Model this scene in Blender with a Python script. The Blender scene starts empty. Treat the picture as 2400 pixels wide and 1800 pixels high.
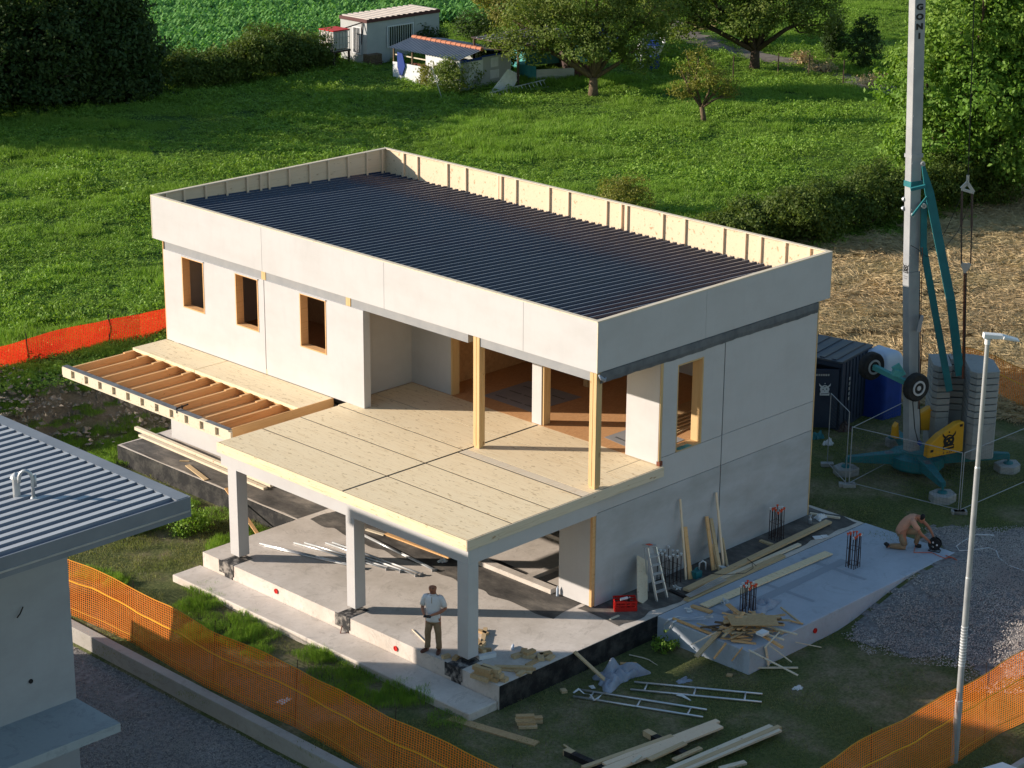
import bpy, math, random, numpy as np
from mathutils import Vector, Matrix
random.seed(7); rng=np.random.default_rng(7)
S=bpy.context.scene; COL=S.collection
# ---------------------------------------------------------------- camera
CAM=[-36.605,-33.163,22.462]; YAW,PIT,ROL,FPX=0.794,0.325,0.007,5118.371
P_=[-36.604597, -33.163124, 22.461661, 0.793915, 0.324932, 0.006806, 5118.371478]
CAM=np.array(P_[:3]); YAW,PIT,ROL,FPX=P_[3:7]
D_=np.array([math.sin(YAW)*math.cos(PIT),math.cos(YAW)*math.cos(PIT),-math.sin(PIT)])
R0=np.array([math.cos(YAW),-math.sin(YAW),0]); U0=np.cross(R0,D_)
R_=R0*math.cos(ROL)+U0*math.sin(ROL); U_=-R0*math.sin(ROL)+U0*math.cos(ROL)
cd=bpy.data.cameras.new('Camera'); cam=bpy.data.objects.new('Camera',cd); COL.objects.link(cam)
cam.matrix_world=Matrix(((R_[0],U_[0],-D_[0],CAM[0]),(R_[1],U_[1],-D_[1],CAM[1]),(R_[2],U_[2],-D_[2],CAM[2]),(0,0,0,1)))
cd.sensor_width=36; cd.lens=36*FPX/2400; cd.clip_start=1; cd.clip_end=3000
S.camera=cam
# ---------------------------------------------------------------- light
SUN_EL=math.radians(17.5); SDIR=np.array([.67,-.74]); SDIR/=np.hypot(*SDIR)
LDIR=Vector((SDIR[0]*math.cos(SUN_EL),SDIR[1]*math.cos(SUN_EL),-math.sin(SUN_EL)))
sd=bpy.data.lights.new('Sun','SUN'); sd.energy=5.0; sd.angle=math.radians(0.55); sd.color=(1,.875,.74)
so=bpy.data.objects.new('Sun',sd); COL.objects.link(so); so.rotation_euler=LDIR.to_track_quat('-Z','Y').to_euler()
W=bpy.data.worlds.new('World'); S.world=W; W.use_nodes=True
nt=W.node_tree; bg=nt.nodes['Background']; sk=nt.nodes.new('ShaderNodeTexSky'); sk.sky_type='NISHITA'; sk.sun_disc=False
sk.sun_elevation=SUN_EL; sk.sun_rotation=math.atan2(-LDIR.x,-LDIR.y); sk.air_density=1.5; sk.dust_density=0.3; sk.ozone_density=3.0
nt.links.new(sk.outputs[0],bg.inputs[0]); bg.inputs[1].default_value=0.102
S.view_settings.view_transform='Standard'; S.view_settings.look='None'; S.view_settings.gamma=1; S.view_settings.exposure=0.57
try: S.cycles.max_bounces=6; S.cycles.transparent_max_bounces=12; S.cycles.diffuse_bounces=3
except Exception: pass
# ---------------------------------------------------------------- pixel rays of the 2400x1800 photograph -> points in the place
def ray(px,py): return D_+R_*(px-1200)/FPX-U_*(py-900)/FPX
def GZ(px,py,z=0.):
    v=ray(px,py); return CAM+v*(z-CAM[2])/v[2]
def GX(px,py,X):
    v=ray(px,py); return CAM+v*(X-CAM[0])/v[0]
def GY(px,py,Y):
    v=ray(px,py); return CAM+v*(Y-CAM[1])/v[1]
def GV(px,py,P):                       # vertical plane through P facing the camera
    v=ray(px,py); n=np.array([D_[0],D_[1],0]); return CAM+v*((np.array(P)-CAM)@n)/(v@n)
def T(k,x,y):                          # coordinates read off enlarged crops
    ox,oy,s={'00':(0,0,2.765),'70':(700,0,2.765),'14':(1400,0,2.765),'18':(1800,0,2.0733),'06':(0,600,2.765),'76':(700,600,2.765),
     '13':(1300,600,3.16),'1840':(1840,700,3.016),'012':(0,1200,2.765),'411':(400,1150,2.765),'1012':(1000,1200,2.765),'1411':(1400,1100,2.765),
     '1812':(1800,1200,2.765),'o':(740,0,6.9125),'s':(900,60,5.2667),'tr':(1100,0,4.8087),'c':(2080,360,4.879),'w':(1900,760,6.913),'y':(2080,940,6.913)}[k]
    return ox+x/s,oy+y/s
def sst(a,b,x): 
    t=np.clip((x-a)/(b-a),0,1); return t*t*(3-2*t)
def lerp(a,b,t): return a+(b-a)*t
# ---------------------------------------------------------------- ground height
def vnoise(x,y,s,seed=0):
    x=np.asarray(x,float)/s+seed*17.3; y=np.asarray(y,float)/s+seed*9.1
    xi=np.floor(x); yi=np.floor(y); fx=x-xi; fy=y-yi; fx=fx*fx*(3-2*fx); fy=fy*fy*(3-2*fy)
    def h(a,b): 
        v=np.sin(a*127.1+b*311.7+seed)*43758.5453; return v-np.floor(v)
    return (h(xi,yi)*(1-fx)+h(xi+1,yi)*fx)*(1-fy)+(h(xi,yi+1)*(1-fx)+h(xi+1,yi+1)*fx)*fy
def hgt(x,y):
    x=np.asarray(x,float); y=np.asarray(y,float)
    site=-.6+.57*sst(4.,8.,x+.6*vnoise(x,y,2,3)-.3)
    site=np.where(y>-1.4,np.minimum(site,lerp(-.6,-.02,sst(9.2,10.5,x))),site)
    field=.5+.3*np.exp(-((y-24)/6)**2)
    w=np.maximum(sst(19.6,22.6,y+.25*np.clip(x,-8,9)+.8*vnoise(x,y,1.3,5)-.4),sst(18,32,x))
    h=lerp(site,field,w)
    h=h+.05*(vnoise(x,y,3,1)-.5)+w*.22*(vnoise(x,y,5,2)-.5)+w*.16*(vnoise(x,y,1.3,31)-.5)
    hw=sst(19.5,21.5,x+.15*y)*(1-sst(14,20,y+.3*(x-24)))
    h=h+hw*(.34*vnoise(x*.7-y*.71,(x*.71+y*.7)*3.2,3.4,41)+.14*vnoise(x*.7-y*.71,(x*.71+y*.7)*2,1.2,42)-.2)
    bank=w*(1-w)*4*(x<9); h=h+bank*.35*(vnoise(x,y,.7,4)-.5)
    h=lerp(-1.0+.03*vnoise(x,y,1,6),h,sst(-9.12,-8.95,x))
    return h
def gnd(px,py):
    z=0.
    for _ in range(25):
        p=GZ(px,py,z); z=.5*z+.5*float(hgt(p[0],p[1]))
    p=GZ(px,py,z); p[2]=float(hgt(p[0],p[1])); return p
def onG(x,y,dz=0): return np.array([x,y,float(hgt(x,y))+dz])
# ---------------------------------------------------------------- scene objects
ORG={}
def setp(o,label=None,cat=None,group=None,kind=None):
    if label: o['label']=label
    if cat: o['category']=cat
    if group: o['group']=group
    if kind: o['kind']=kind
    return o
def thing(name,label,cat,loc,group=None):
    o=bpy.data.objects.new(name,None); COL.objects.link(o); o.location=tuple(map(float,loc)); o.empty_display_size=.2
    ORG[o.name]=np.array(loc,float); return setp(o,label,cat,group)
def linkmesh(name,V,F,mat,parent=None,smooth=False,loc=None,mats=None,fm=None):
    V=np.asarray(V,float)
    if parent is not None: L=ORG[parent.name]
    elif loc is not None: L=np.array(loc,float)
    else: L=np.array([(V[:,0].min()+V[:,0].max())/2,(V[:,1].min()+V[:,1].max())/2,V[:,2].min()])
    me=bpy.data.meshes.new(name); me.from_pydata((V-L).tolist(),[],F)
    for m in (mats or [mat]): me.materials.append(m)
    if fm is not None: me.polygons.foreach_set('material_index',fm)
    if smooth: me.polygons.foreach_set('use_smooth',[True]*len(F))
    me.update()
    o=bpy.data.objects.new(name,me); COL.objects.link(o)
    if parent is not None: o.parent=parent; ORG[o.name]=L
    else: o.location=tuple(L); ORG[o.name]=L
    return o
class MB:
    def __init__(s): s.V=[]; s.F=[]; s.M=[]
    def add(s,V,F,m=0):
        n=len(s.V); s.V+= [tuple(map(float,v)) for v in V]; s.F+=[tuple(n+i for i in f) for f in F]; s.M+=[m]*len(F); return s
    def hexa(s,p,m=0):       # 4 bottom (ccw from above) + 4 top
        return s.add(p,[(3,2,1,0),(4,5,6,7),(0,1,5,4),(1,2,6,5),(2,3,7,6),(3,0,4,7)],m)
    def box(s,x0,x1,y0,y1,z0,z1,m=0):
        x0,x1=min(x0,x1),max(x0,x1); y0,y1=min(y0,y1),max(y0,y1); z0,z1=min(z0,z1),max(z0,z1)
        return s.hexa([(x0,y0,z0),(x1,y0,z0),(x1,y1,z0),(x0,y1,z0),(x0,y0,z1),(x1,y0,z1),(x1,y1,z1),(x0,y1,z1)],m)
    def bar(s,a,b,w,h,up=(0,0,1),m=0,w2=None,h2=None):   # beam a->b, w sideways, h along up, centred
        a=np.array(a,float); b=np.array(b,float); d=b-a; d/=np.linalg.norm(d)+1e-12
        u=np.array(up,float)
        if abs(d@u)/np.linalg.norm(u)>.99: u=np.array([1.,0,0])
        r=np.cross(d,u); r/=np.linalg.norm(r); u=np.cross(r,d)
        w2=w if w2 is None else w2; h2=h if h2 is None else h2
        q=[a-r*w/2-u*h/2,a+r*w/2-u*h/2,b+r*w2/2-u*h2/2,b-r*w2/2-u*h2/2,a-r*w/2+u*h/2,a+r*w/2+u*h/2,b+r*w2/2+u*h2/2,b-r*w2/2+u*h2/2]
        return s.hexa(q,m)
    def tube(s,pts,r,n=8,m=0,cap=True):
        pts=[np.array(p,float) for p in pts]; k=len(pts); rs=r if hasattr(r,'__len__') else [r]*k
        V=[];pr=None
        for i,p in enumerate(pts):
            d=pts[min(i+1,k-1)]-pts[max(i-1,0)]; d=d/(np.linalg.norm(d)+1e-12)
            u=np.array([0,0,1.]) if pr is None else pr
            if abs(d@u)>.95 and pr is None: u=np.array([1.,0,0])
            a=u-d*(u@d); a/=np.linalg.norm(a)+1e-12; b=np.cross(d,a); pr=a
            for j in range(n):
                t=2*math.pi*j/n; V.append(p+rs[i]*(a*math.cos(t)+b*math.sin(t)))
        F=[(i*n+j,i*n+(j+1)%n,(i+1)*n+(j+1)%n,(i+1)*n+j) for i in range(k-1) for j in range(n)]
        if cap: F+= [tuple(reversed(range(n))),tuple(range((k-1)*n,k*n))]
        return s.add(V,F,m)
    def prism(s,poly,z0,z1,m=0):       # poly in xy
        n=len(poly); V=[(x,y,z0) for x,y in poly]+[(x,y,z1) for x,y in poly]
        return s.add(V,[tuple(reversed(range(n))),tuple(range(n,2*n))]+[(i,(i+1)%n,n+(i+1)%n,n+i) for i in range(n)],m)
    def extr(s,pts,vec,m=0):           # arbitrary planar polygon extruded by vec
        n=len(pts); v=np.array(vec,float); A=[np.array(p,float) for p in pts]
        return s.add(A+[a+v for a in A],[tuple(reversed(range(n))),tuple(range(n,2*n))]+[(i,(i+1)%n,n+(i+1)%n,n+i) for i in range(n)],m)
    def disc(s,c,ax,r0,r1,depth,n=24,m=0):   # short cylinder / ring
        c=np.array(c,float); ax=np.array(ax,float); ax/=np.linalg.norm(ax)
        a=np.cross(ax,[0,0,1]); 
        if np.linalg.norm(a)<.1: a=np.array([1.,0,0])
        a/=np.linalg.norm(a); b=np.cross(ax,a)
        V=[];
        for (rr,dd) in ((r0,-depth/2),(r1,-depth/2),(r1,depth/2),(r0,depth/2)):
            for j in range(n):
                t=2*math.pi*j/n; V.append(c+ax*dd+rr*(a*math.cos(t)+b*math.sin(t)))
        F=[]
        for k in range(4):
            for j in range(n): F.append((k*n+j,k*n+(j+1)%n,((k+1)%4)*n+(j+1)%n,((k+1)%4)*n+j))
        return s.add(V,F,m)
    def lathe(s,c,prof,n=16,m=0,ax=(0,0,1)):
        c=np.array(c,float); ax=np.array(ax,float); ax/=np.linalg.norm(ax)
        a=np.cross(ax,[0,0,1]); 
        if np.linalg.norm(a)<.1: a=np.array([1.,0,0])
        a/=np.linalg.norm(a); b=np.cross(ax,a); V=[];F=[]
        for (rr,zz) in prof:
            for j in range(n):
                t=2*math.pi*j/n; V.append(c+ax*zz+rr*(a*math.cos(t)+b*math.sin(t)))
        for k in range(len(prof)-1):
            for j in range(n): F.append((k*n+j,k*n+(j+1)%n,(k+1)*n+(j+1)%n,(k+1)*n+j))
        F+=[tuple(reversed(range(n))),tuple(range((len(prof)-1)*n,len(prof)*n))]
        return s.add(V,F,m)
    def build(s,name,mat,parent=None,smooth=False,loc=None,bevel=0,**kw):
        mats=mat if isinstance(mat,(list,tuple)) else [mat]
        o=linkmesh(name,s.V,s.F,None,parent,smooth,loc,mats=mats,fm=s.M if len(mats)>1 else None)
        if bevel:
            b=o.modifiers.new('Bevel','BEVEL'); b.width=bevel; b.segments=1; b.limit_method='ANGLE'
        if kw: setp(o,**kw)
        return o
def copy_tree(o,loc,rz=0,label=None,parent=None):
    c=o.copy(); COL.objects.link(c); 
    if parent is None:
        c.location=tuple(map(float,loc)); c.rotation_euler=(0,0,rz)
        if label: c['label']=label
    else: c.parent=parent
    for ch in list(o.children): copy_tree(ch,None,parent=c)
    return c
# ---------------------------------------------------------------- materials
def mat(name,base,rough=.8,metal=0,spec=.3,**k):
    m=bpy.data.materials.new(name); m.use_nodes=True; b=m.node_tree.nodes['Principled BSDF']
    b.inputs['Base Color'].default_value=(*base,1); b.inputs['Roughness'].default_value=rough; b.inputs['Metallic'].default_value=metal
    b.inputs['Specular IOR Level'].default_value=spec
    return m
class NG:
    def __init__(s,m): s.m=m; s.t=m.node_tree; s.n=s.t.nodes; s.b=s.n['Principled BSDF']
    def new(s,ty,**k):
        n=s.n.new(ty)
        for a,v in k.items(): setattr(n,a,v)
        return n
    def L(s,a,b): s.t.links.new(a,b)
    def pos(s): return s.new('ShaderNodeNewGeometry').outputs['Position']
    def mapn(s,sc=(1,1,1),rot=(0,0,0)):
        mp=s.new('ShaderNodeMapping'); s.L(s.pos(),mp.inputs[0]); mp.inputs['Scale'].default_value=sc; mp.inputs['Rotation'].default_value=rot; return mp.outputs[0]
    def noise(s,scale,detail=4,rough=.6,vec=None,dist=0,out='Fac'):
        n=s.new('ShaderNodeTexNoise'); n.inputs['Scale'].default_value=scale; n.inputs['Detail'].default_value=detail; n.inputs['Roughness'].default_value=rough; n.inputs['Distortion'].default_value=dist
        s.L(vec if vec is not None else s.pos(),n.inputs['Vector']); return n.outputs[out]
    def ramp(s,f,stops):
        r=s.new('ShaderNodeValToRGB'); e=r.color_ramp.elements
        while len(e)<len(stops): e.new(.5)
        for q,(p,c) in zip(e,stops): q.position=p; q.color=(*c,1) if len(c)==3 else c
        s.L(f,r.inputs[0]); return r.outputs[0]
    def mix(s,f,a,b,mode='MIX'):
        n=s.new('ShaderNodeMix',data_type='RGBA',blend_type=mode)
        for sock,v in ((n.inputs[0],f),(n.inputs[6],a),(n.inputs[7],b)):
            if isinstance(v,(int,float)): sock.default_value=v
            elif isinstance(v,tuple): sock.default_value=(*v,1)
            else: s.L(v,sock)
        return n.outputs[2]
    def bump(s,f,st=.3,d=.02):
        n=s.new('ShaderNodeBump'); n.inputs['Strength'].default_value=st; n.inputs['Distance'].default_value=d; s.L(f,n.inputs['Height']); s.L(n.outputs[0],s.b.inputs['Normal'])
    def col(s,c): s.L(c,s.b.inputs['Base Color'])
    def math(s,op,a,b=0.):
        n=s.new('ShaderNodeMath',operation=op)
        for i,v in enumerate((a,b)):
            if isinstance(v,(int,float)): n.inputs[i].default_value=v
            else: s.L(v,n.inputs[i])
        return n.outputs[0]
def g3(v): return (v,v,v)
def varied(name,c1,c2,scale=1.5,rough=.8,metal=0,spec=.3,bumps=None,lo=.35,hi=.65,det=5,sc=(1,1,1)):
    m=mat(name,c1,rough,metal,spec); g=NG(m); v=g.mapn(sc); f=g.noise(scale,det,vec=v)
    g.col(g.ramp(f,[(lo,c1),(hi,c2)]))
    if bumps: g.bump(g.noise(bumps[0],3,vec=v),bumps[1],bumps[2])
    return m
MT={}
def plaster(name,base,dirt):
    m=mat(name,base,.85,0,.2); g=NG(m)
    f=g.noise(.55,6,.65,g.mapn((1,1,2.2))); f2=g.noise(3,5,.7,g.mapn((1,1,.35)))
    c=g.mix(g.ramp(f,[(.42,g3(0)),(.7,g3(1))]),base,dirt); c=g.mix(g.ramp(f2,[(.5,g3(0)),(.8,g3(.35))]),c,tuple(x*.82 for x in base)); f3=g.noise(2.2,7,.8,g.mapn((1,1,.12)),.5); c=g.mix(g.ramp(f3,[(.60,g3(0)),(.70,g3(.5))]),c,dirt); f4=g.noise(7,6,.8,None,2.); c=g.mix(g.ramp(f4,[(.68,g3(0)),(.71,g3(.45))]),c,tuple(x*.6 for x in dirt)); g.col(c)
    g.bump(g.noise(25,3),.08,.01); return m
MT['board']=plaster('fibre_cement_board',(.54,.53,.53),(.50,.485,.48))
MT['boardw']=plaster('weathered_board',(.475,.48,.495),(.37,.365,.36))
def wood(name,c1,c2,knot,ax='y',scale=1.,kn=.72):
    m=mat(name,c1,.75,0,.25); g=NG(m)
    st={'y':(20,.55,14),'x':(.7,14,14),'z':(14,14,.7)}[ax]
    f=g.noise(1.6*scale,5,.6,g.mapn(st),.6); k=g.noise(2.2*scale,3,.6,g.mapn({'y':(5,1.6,5),'x':(1.6,5,5),'z':(5,5,1.6)}[ax]))
    c=g.ramp(f,[(.3,c2),(.5,c1),(.75,tuple(x*.9 for x in c1))]); c=g.mix(g.ramp(k,[(kn-.06,g3(0)),(kn,g3(.8))]),c,knot); g.col(c); return m
MT['clt']=wood('cross_laminated_timber',(.84,.70,.47),(.64,.48,.27),(.46,.33,.18),'y',1.5,.67)
MT['cltx']=wood('timber_end_grain',(.70,.61,.47),(.58,.48,.34),(.36,.2,.09),'x',1.,.71)
MT['spruce']=wood('planed_spruce',(.72,.43,.20),(.60,.33,.13),(.24,.10,.03),'x',.9,.74)
MT['sprucez']=wood('spruce_post',(.64,.44,.22),(.54,.33,.14),(.25,.12,.04),'z',.9,.74)
MT['plank']=wood('sawn_plank',(.56,.42,.25),(.42,.29,.15),(.22,.12,.05),'x',1.2,.73)
MT['stud']=wood('stud_timber',(.80,.62,.44),(.72,.52,.35),(.26,.14,.07),'z',1,.74)
MT['plypanel']=wood('sheathing_ply',(.76,.60,.42),(.66,.51,.34),(.38,.24,.12),'x',.8,.68)
def osb(name,c1,c2):
    m=mat(name,c1,.8); g=NG(m); v=g.new('ShaderNodeTexVoronoi'); v.inputs['Scale'].default_value=14; g.L(g.mapn((1,2.2,1),(0,0,.6)),v.inputs['Vector'])
    g.col(g.mix(g.noise(1,4),g.ramp(v.outputs['Color'],[(.1,c2),(.9,c1)]),tuple(x*.85 for x in c1))); return m
MT['osb']=osb('osb_board',(.66,.37,.17),(.48,.24,.10)); MT['osbl']=osb('pale_osb_board',(.55,.38,.20),(.40,.25,.12))
def concrete(name,base,dark,st=.35):
    m=mat(name,base,.9,0,.2); g=NG(m); f=g.noise(.6,7,.65); f2=g.noise(9,5,.7); f3=g.noise(2.5,6,.6,g.mapn((1,.25,1)))
    c=g.mix(g.ramp(f,[(.4,g3(0)),(.72,g3(.8))]),base,dark); c=g.mix(g.ramp(f2,[(.45,g3(0)),(.75,g3(.3))]),c,dark); c=g.mix(g.ramp(f3,[(.58,g3(0)),(.72,g3(.35))]),c,dark)
    s1=g.noise(1.2,6,.75,g.mapn((9,.6,1),(0,0,.75)),1.5); s2=g.noise(.9,7,.8,None,3.); c=g.mix(g.ramp(s1,[(.60,g3(0)),(.68,g3(.55))]),c,dark); c=g.mix(g.ramp(s2,[(.56,g3(0)),(.60,g3(.35)),(.66,g3(0))]),c,tuple(x*.6 for x in dark))
    g.col(c); g.bump(g.noise(30,4),.3,.015); return m
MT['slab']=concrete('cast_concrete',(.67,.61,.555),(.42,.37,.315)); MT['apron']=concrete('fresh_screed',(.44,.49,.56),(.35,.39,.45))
MT['curb']=concrete('precast_concrete',(.42,.40,.37),(.30,.28,.25)); MT['blocks']=concrete('ballast_concrete',(.34,.34,.33),(.24,.24,.23))
def bitumen():
    m=mat('bitumen_coating',(.02,.02,.022),.7); g=NG(m); g.col(g.ramp(g.noise(2.2,6,.7),[(.45,(.012,.012,.014)),(.68,(.07,.066,.06))])); g.bump(g.noise(12,4),.3,.02); return m
MT['bit']=bitumen(); MT['smear']=varied('smeared_bitumen',(.03,.03,.032),(.30,.275,.25),5,.8,bumps=(14,.4,.02),lo=.46,hi=.62,det=8); MT['damp']=mat('damp_screed',(.30,.34,.40),.7)
def floorstain():
    m=mat('dusty_bitumen_floor',(.1,.1,.1),.85); g=NG(m); g.col(g.ramp(g.noise(1.3,7,.7,g.mapn((1,.5,1))),[(.36,(.05,.047,.045)),(.52,(.12,.11,.10)),(.66,(.24,.215,.185))])); g.bump(g.noise(8,4),.3,.02); return m
MT['stain']=floorstain()
MT['membrane']=varied('grey_membrane',(.27,.275,.285),(.31,.31,.315),2.5,.7,bumps=(5,.1,.01))
MT['darkmem']=varied('dark_membrane',(.10,.11,.125),(.17,.18,.19),3,.6,bumps=(5,.3,.02))
MT['navy']=varied('navy_roof_sheet',(.012,.024,.062),(.016,.03,.075),1,.16,.0,.22); MT['litcrest']=varied('painted_lit_grey_crest',(.42,.44,.47),(.47,.49,.51),1,.5,0,.3); MT['crest']=varied('painted_lit_crest',(.13,.16,.21),(.18,.21,.26),1,.4,0,.3)  # both crest tones paint sunlight onto the rib tops
MT['greyroof']=varied('grey_roof_sheet',(.15,.18,.23),(.18,.21,.26),.8,.5,0,.4)  # sheet darkened so its troughs carry painted shade between the pale crests
MT['greymet']=varied('grey_painted_metal',(.17,.19,.22),(.21,.23,.26),1,.5,0,.4)
MT['nwall']=plaster('grey_render',(.36,.38,.41),(.32,.335,.36)); MT['nledge']=concrete('grey_ledge',(.33,.38,.41),(.28,.32,.35))
MT['alu']=mat('aluminium',(.62,.64,.66),.35,.7); MT['galv']=varied('galvanised_steel',(.42,.44,.46),(.52,.54,.55),3,.45,.6); MT['steelw']=mat('white_lamp_paint',(.72,.73,.73),.4)
MT['mast']=varied('grey_crane_paint',(.30,.31,.33),(.38,.39,.40),1.5,.5,.1); MT['teal']=varied('teal_crane_paint',(.02,.17,.19),(.018,.13,.15),2,.5)
MT['yellow']=varied('orange_yellow_paint',(.62,.31,.02),(.55,.27,.02),1.2,.45); MT['black']=mat('black_paint',(.015,.015,.017),.5)
MT['rubber']=varied('tyre_rubber',(.014,.014,.016),(.03,.028,.026),8,.8); MT['rim']=mat('wheel_rim',(.55,.55,.58),.4,.4)
MT['white']=varied('white_sheet',(.72,.73,.74),(.62,.63,.64),4,.6); MT['redp']=mat('red_plastic',(.55,.02,.015),.45); MT['orcap']=mat('orange_cap',(.75,.08,.02),.5)
MT['tarp']=varied('grey_tarpaulin',(.22,.25,.32),(.33,.37,.44),3,.45,bumps=(4,.5,.05)); MT['rebar']=mat('rebar_steel',(.045,.03,.03),.7,.3)
MT['blue']=varied('blue_sheet',(.01,.045,.26),(.008,.035,.19),2,.6); MT['bluewhite']=varied('pale_blue_sheet',(.42,.50,.62),(.50,.57,.68),2,.5)
MT['cont']=varied('dark_container_paint',(.025,.035,.06),(.035,.05,.08),2,.5); MT['conttop']=varied('worn_container_roof',(.05,.07,.10),(.10,.095,.10),1.2,.5,sc=(.3,2,1))
MT['skin']=mat('skin',(.40,.17,.10),.5); MT['polo']=varied('white_polo',(.82,.82,.84),(.76,.76,.79),8,.8); MT['khaki']=varied('khaki_cloth',(.34,.23,.14),(.27,.18,.10),8,.85)
MT['shoe']=mat('brown_shoe',(.12,.05,.035),.6); MT['tee']=varied('salmon_shirt',(.60,.32,.22),(.54,.28,.19),6,.85); MT['hair']=mat('dark_hair',(.012,.01,.01),.7); MT['dark']=mat('dark_interior',(.02,.02,.02),.9)
MT['tilered']=varied('terracotta',(.50,.20,.11),(.42,.15,.08),6,.8); MT['paleroof']=varied('pale_roof_sheet',(.62,.54,.46),(.55,.47,.40),3,.6); MT['maroon']=mat('maroon_trim',(.10,.035,.035),.6)
MT['cabin']=varied('cabin_panel',(.46,.47,.46),(.40,.41,.41),1,.7); MT['slate']=varied('slate_sheet',(.13,.16,.21),(.17,.20,.25),2,.5); MT['glass']=mat('dark_glass',(.02,.025,.03),.1,0,.5)
MT['tealtarp']=varied('teal_tarp',(.05,.24,.24),(.09,.34,.33),1.5,.6); MT['browntr']=varied('brown_metal',(.05,.035,.03),(.08,.05,.045),3,.6); MT['rust']=varied('rusty_steel',(.22,.07,.04),(.14,.05,.03),10,.8)
MT['bark']=varied('bark',(.10,.07,.045),(.17,.12,.07),9,.9,bumps=(14,.6,.04)); MT['barkd']=varied('dark_bark',(.05,.035,.025),(.09,.06,.04),9,.9)
MT['ibc']=varied('translucent_tank',(.60,.55,.50),(.52,.47,.43),2,.5); MT['orangep']=mat('orange_net_tape',(.70,.30,.02),.6); MT['cable']=mat('cable_black',(.02,.02,.02),.6); MT['ored']=mat('orange_cable',(.55,.12,.06),.6)
MT['asph']=varied('road_asphalt',(.075,.07,.072),(.12,.11,.11),6,.9,bumps=(60,.6,.01)); MT['carp']=mat('white_car_paint',(.72,.73,.78),.25,0,.5)
def netmat(name,col,pitch_u=.075,pitch_v=.055,th=.34,tr=.45):
    m=mat(name,col,.55); g=NG(m); uv=g.new('ShaderNodeUVMap').outputs[0]; sp=g.new('ShaderNodeSeparateXYZ'); g.L(uv,sp.inputs[0])
    a=g.math('LESS_THAN',g.math('FRACT',g.math('DIVIDE',sp.outputs[0],pitch_u)),th); b=g.math('LESS_THAN',g.math('FRACT',g.math('DIVIDE',sp.outputs[1],pitch_v)),th)
    al=g.math('MAXIMUM',a,b); tb=g.new('ShaderNodeBsdfTransparent'); tl=g.new('ShaderNodeBsdfTranslucent'); tl.inputs[0].default_value=(*col,1)
    m1=g.new('ShaderNodeMixShader'); m1.inputs[0].default_value=tr; g.L(g.b.outputs[0],m1.inputs[1]); g.L(tl.outputs[0],m1.inputs[2])
    m2=g.new('ShaderNodeMixShader'); g.L(al,m2.inputs[0]); g.L(tb.outputs[0],m2.inputs[1]); g.L(m1.outputs[0],m2.inputs[2])
    g.L(m2.outputs[0],g.n['Material Output'].inputs[0]); return m
MT['net']=netmat('orange_net',(.95,.26,.03),.075,.055,.28); MT['netred']=netmat('red_net',(.75,.04,.015),.07,.05,.52,.5)
def leaf(name,c1,c2,c3,rough=.6,tr=.35,ls=.25):
    m=mat(name,c1,rough,0,.25); g=NG(m); gm=g.new('ShaderNodeNewGeometry'); rnd=gm.outputs['Random Per Island']
    c=g.mix(rnd,c1,c2); c=g.mix(g.ramp(g.noise(ls,4,.6),[(.42,g3(0)),(.62,g3(1))]),c,c3); g.col(c)
    tl=g.new('ShaderNodeBsdfTranslucent'); g.L(g.mix(1.,c,(1.2,1.25,.6),'MULTIPLY'),tl.inputs[0]); ms=g.new('ShaderNodeMixShader'); ms.inputs[0].default_value=tr
    g.L(g.b.outputs[0],ms.inputs[1]); g.L(tl.outputs[0],ms.inputs[2]); g.L(ms.outputs[0],g.n['Material Output'].inputs[0]); return m
MT['meadow']=leaf('meadow_leaf',(.14,.28,.035),(.27,.41,.065),(.19,.31,.045)); MT['lawn']=leaf('lawn_blade',(.16,.20,.055),(.34,.31,.16),(.13,.19,.05),ls=.5)
MT['corn']=leaf('corn_leaf',(.11,.30,.06),(.24,.46,.14),(.15,.34,.08)); MT['straw']=leaf('straw',(.62,.47,.27),(.40,.29,.15),(.50,.39,.21),.8,.1,.4)
MT['treeo']=leaf('olive_leaf',(.12,.17,.035),(.21,.26,.055),(.14,.20,.04)); MT['treed']=leaf('dark_leaf',(.035,.07,.02),(.08,.12,.03),(.045,.085,.022)); MT['maple']=leaf('bright_leaf',(.13,.24,.035),(.24,.36,.06),(.14,.27,.035))
MT['hedge']=leaf('hedge_leaf',(.06,.10,.02),(.15,.20,.035),(.08,.125,.022)); MT['yel']=leaf('yellow_leaf',(.15,.17,.03),(.26,.25,.05),(.19,.19,.035)); MT['peb']=leaf('pebble',(.30,.27,.25),(.55,.52,.49),(.36,.32,.30),.85,0.,.6)
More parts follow.
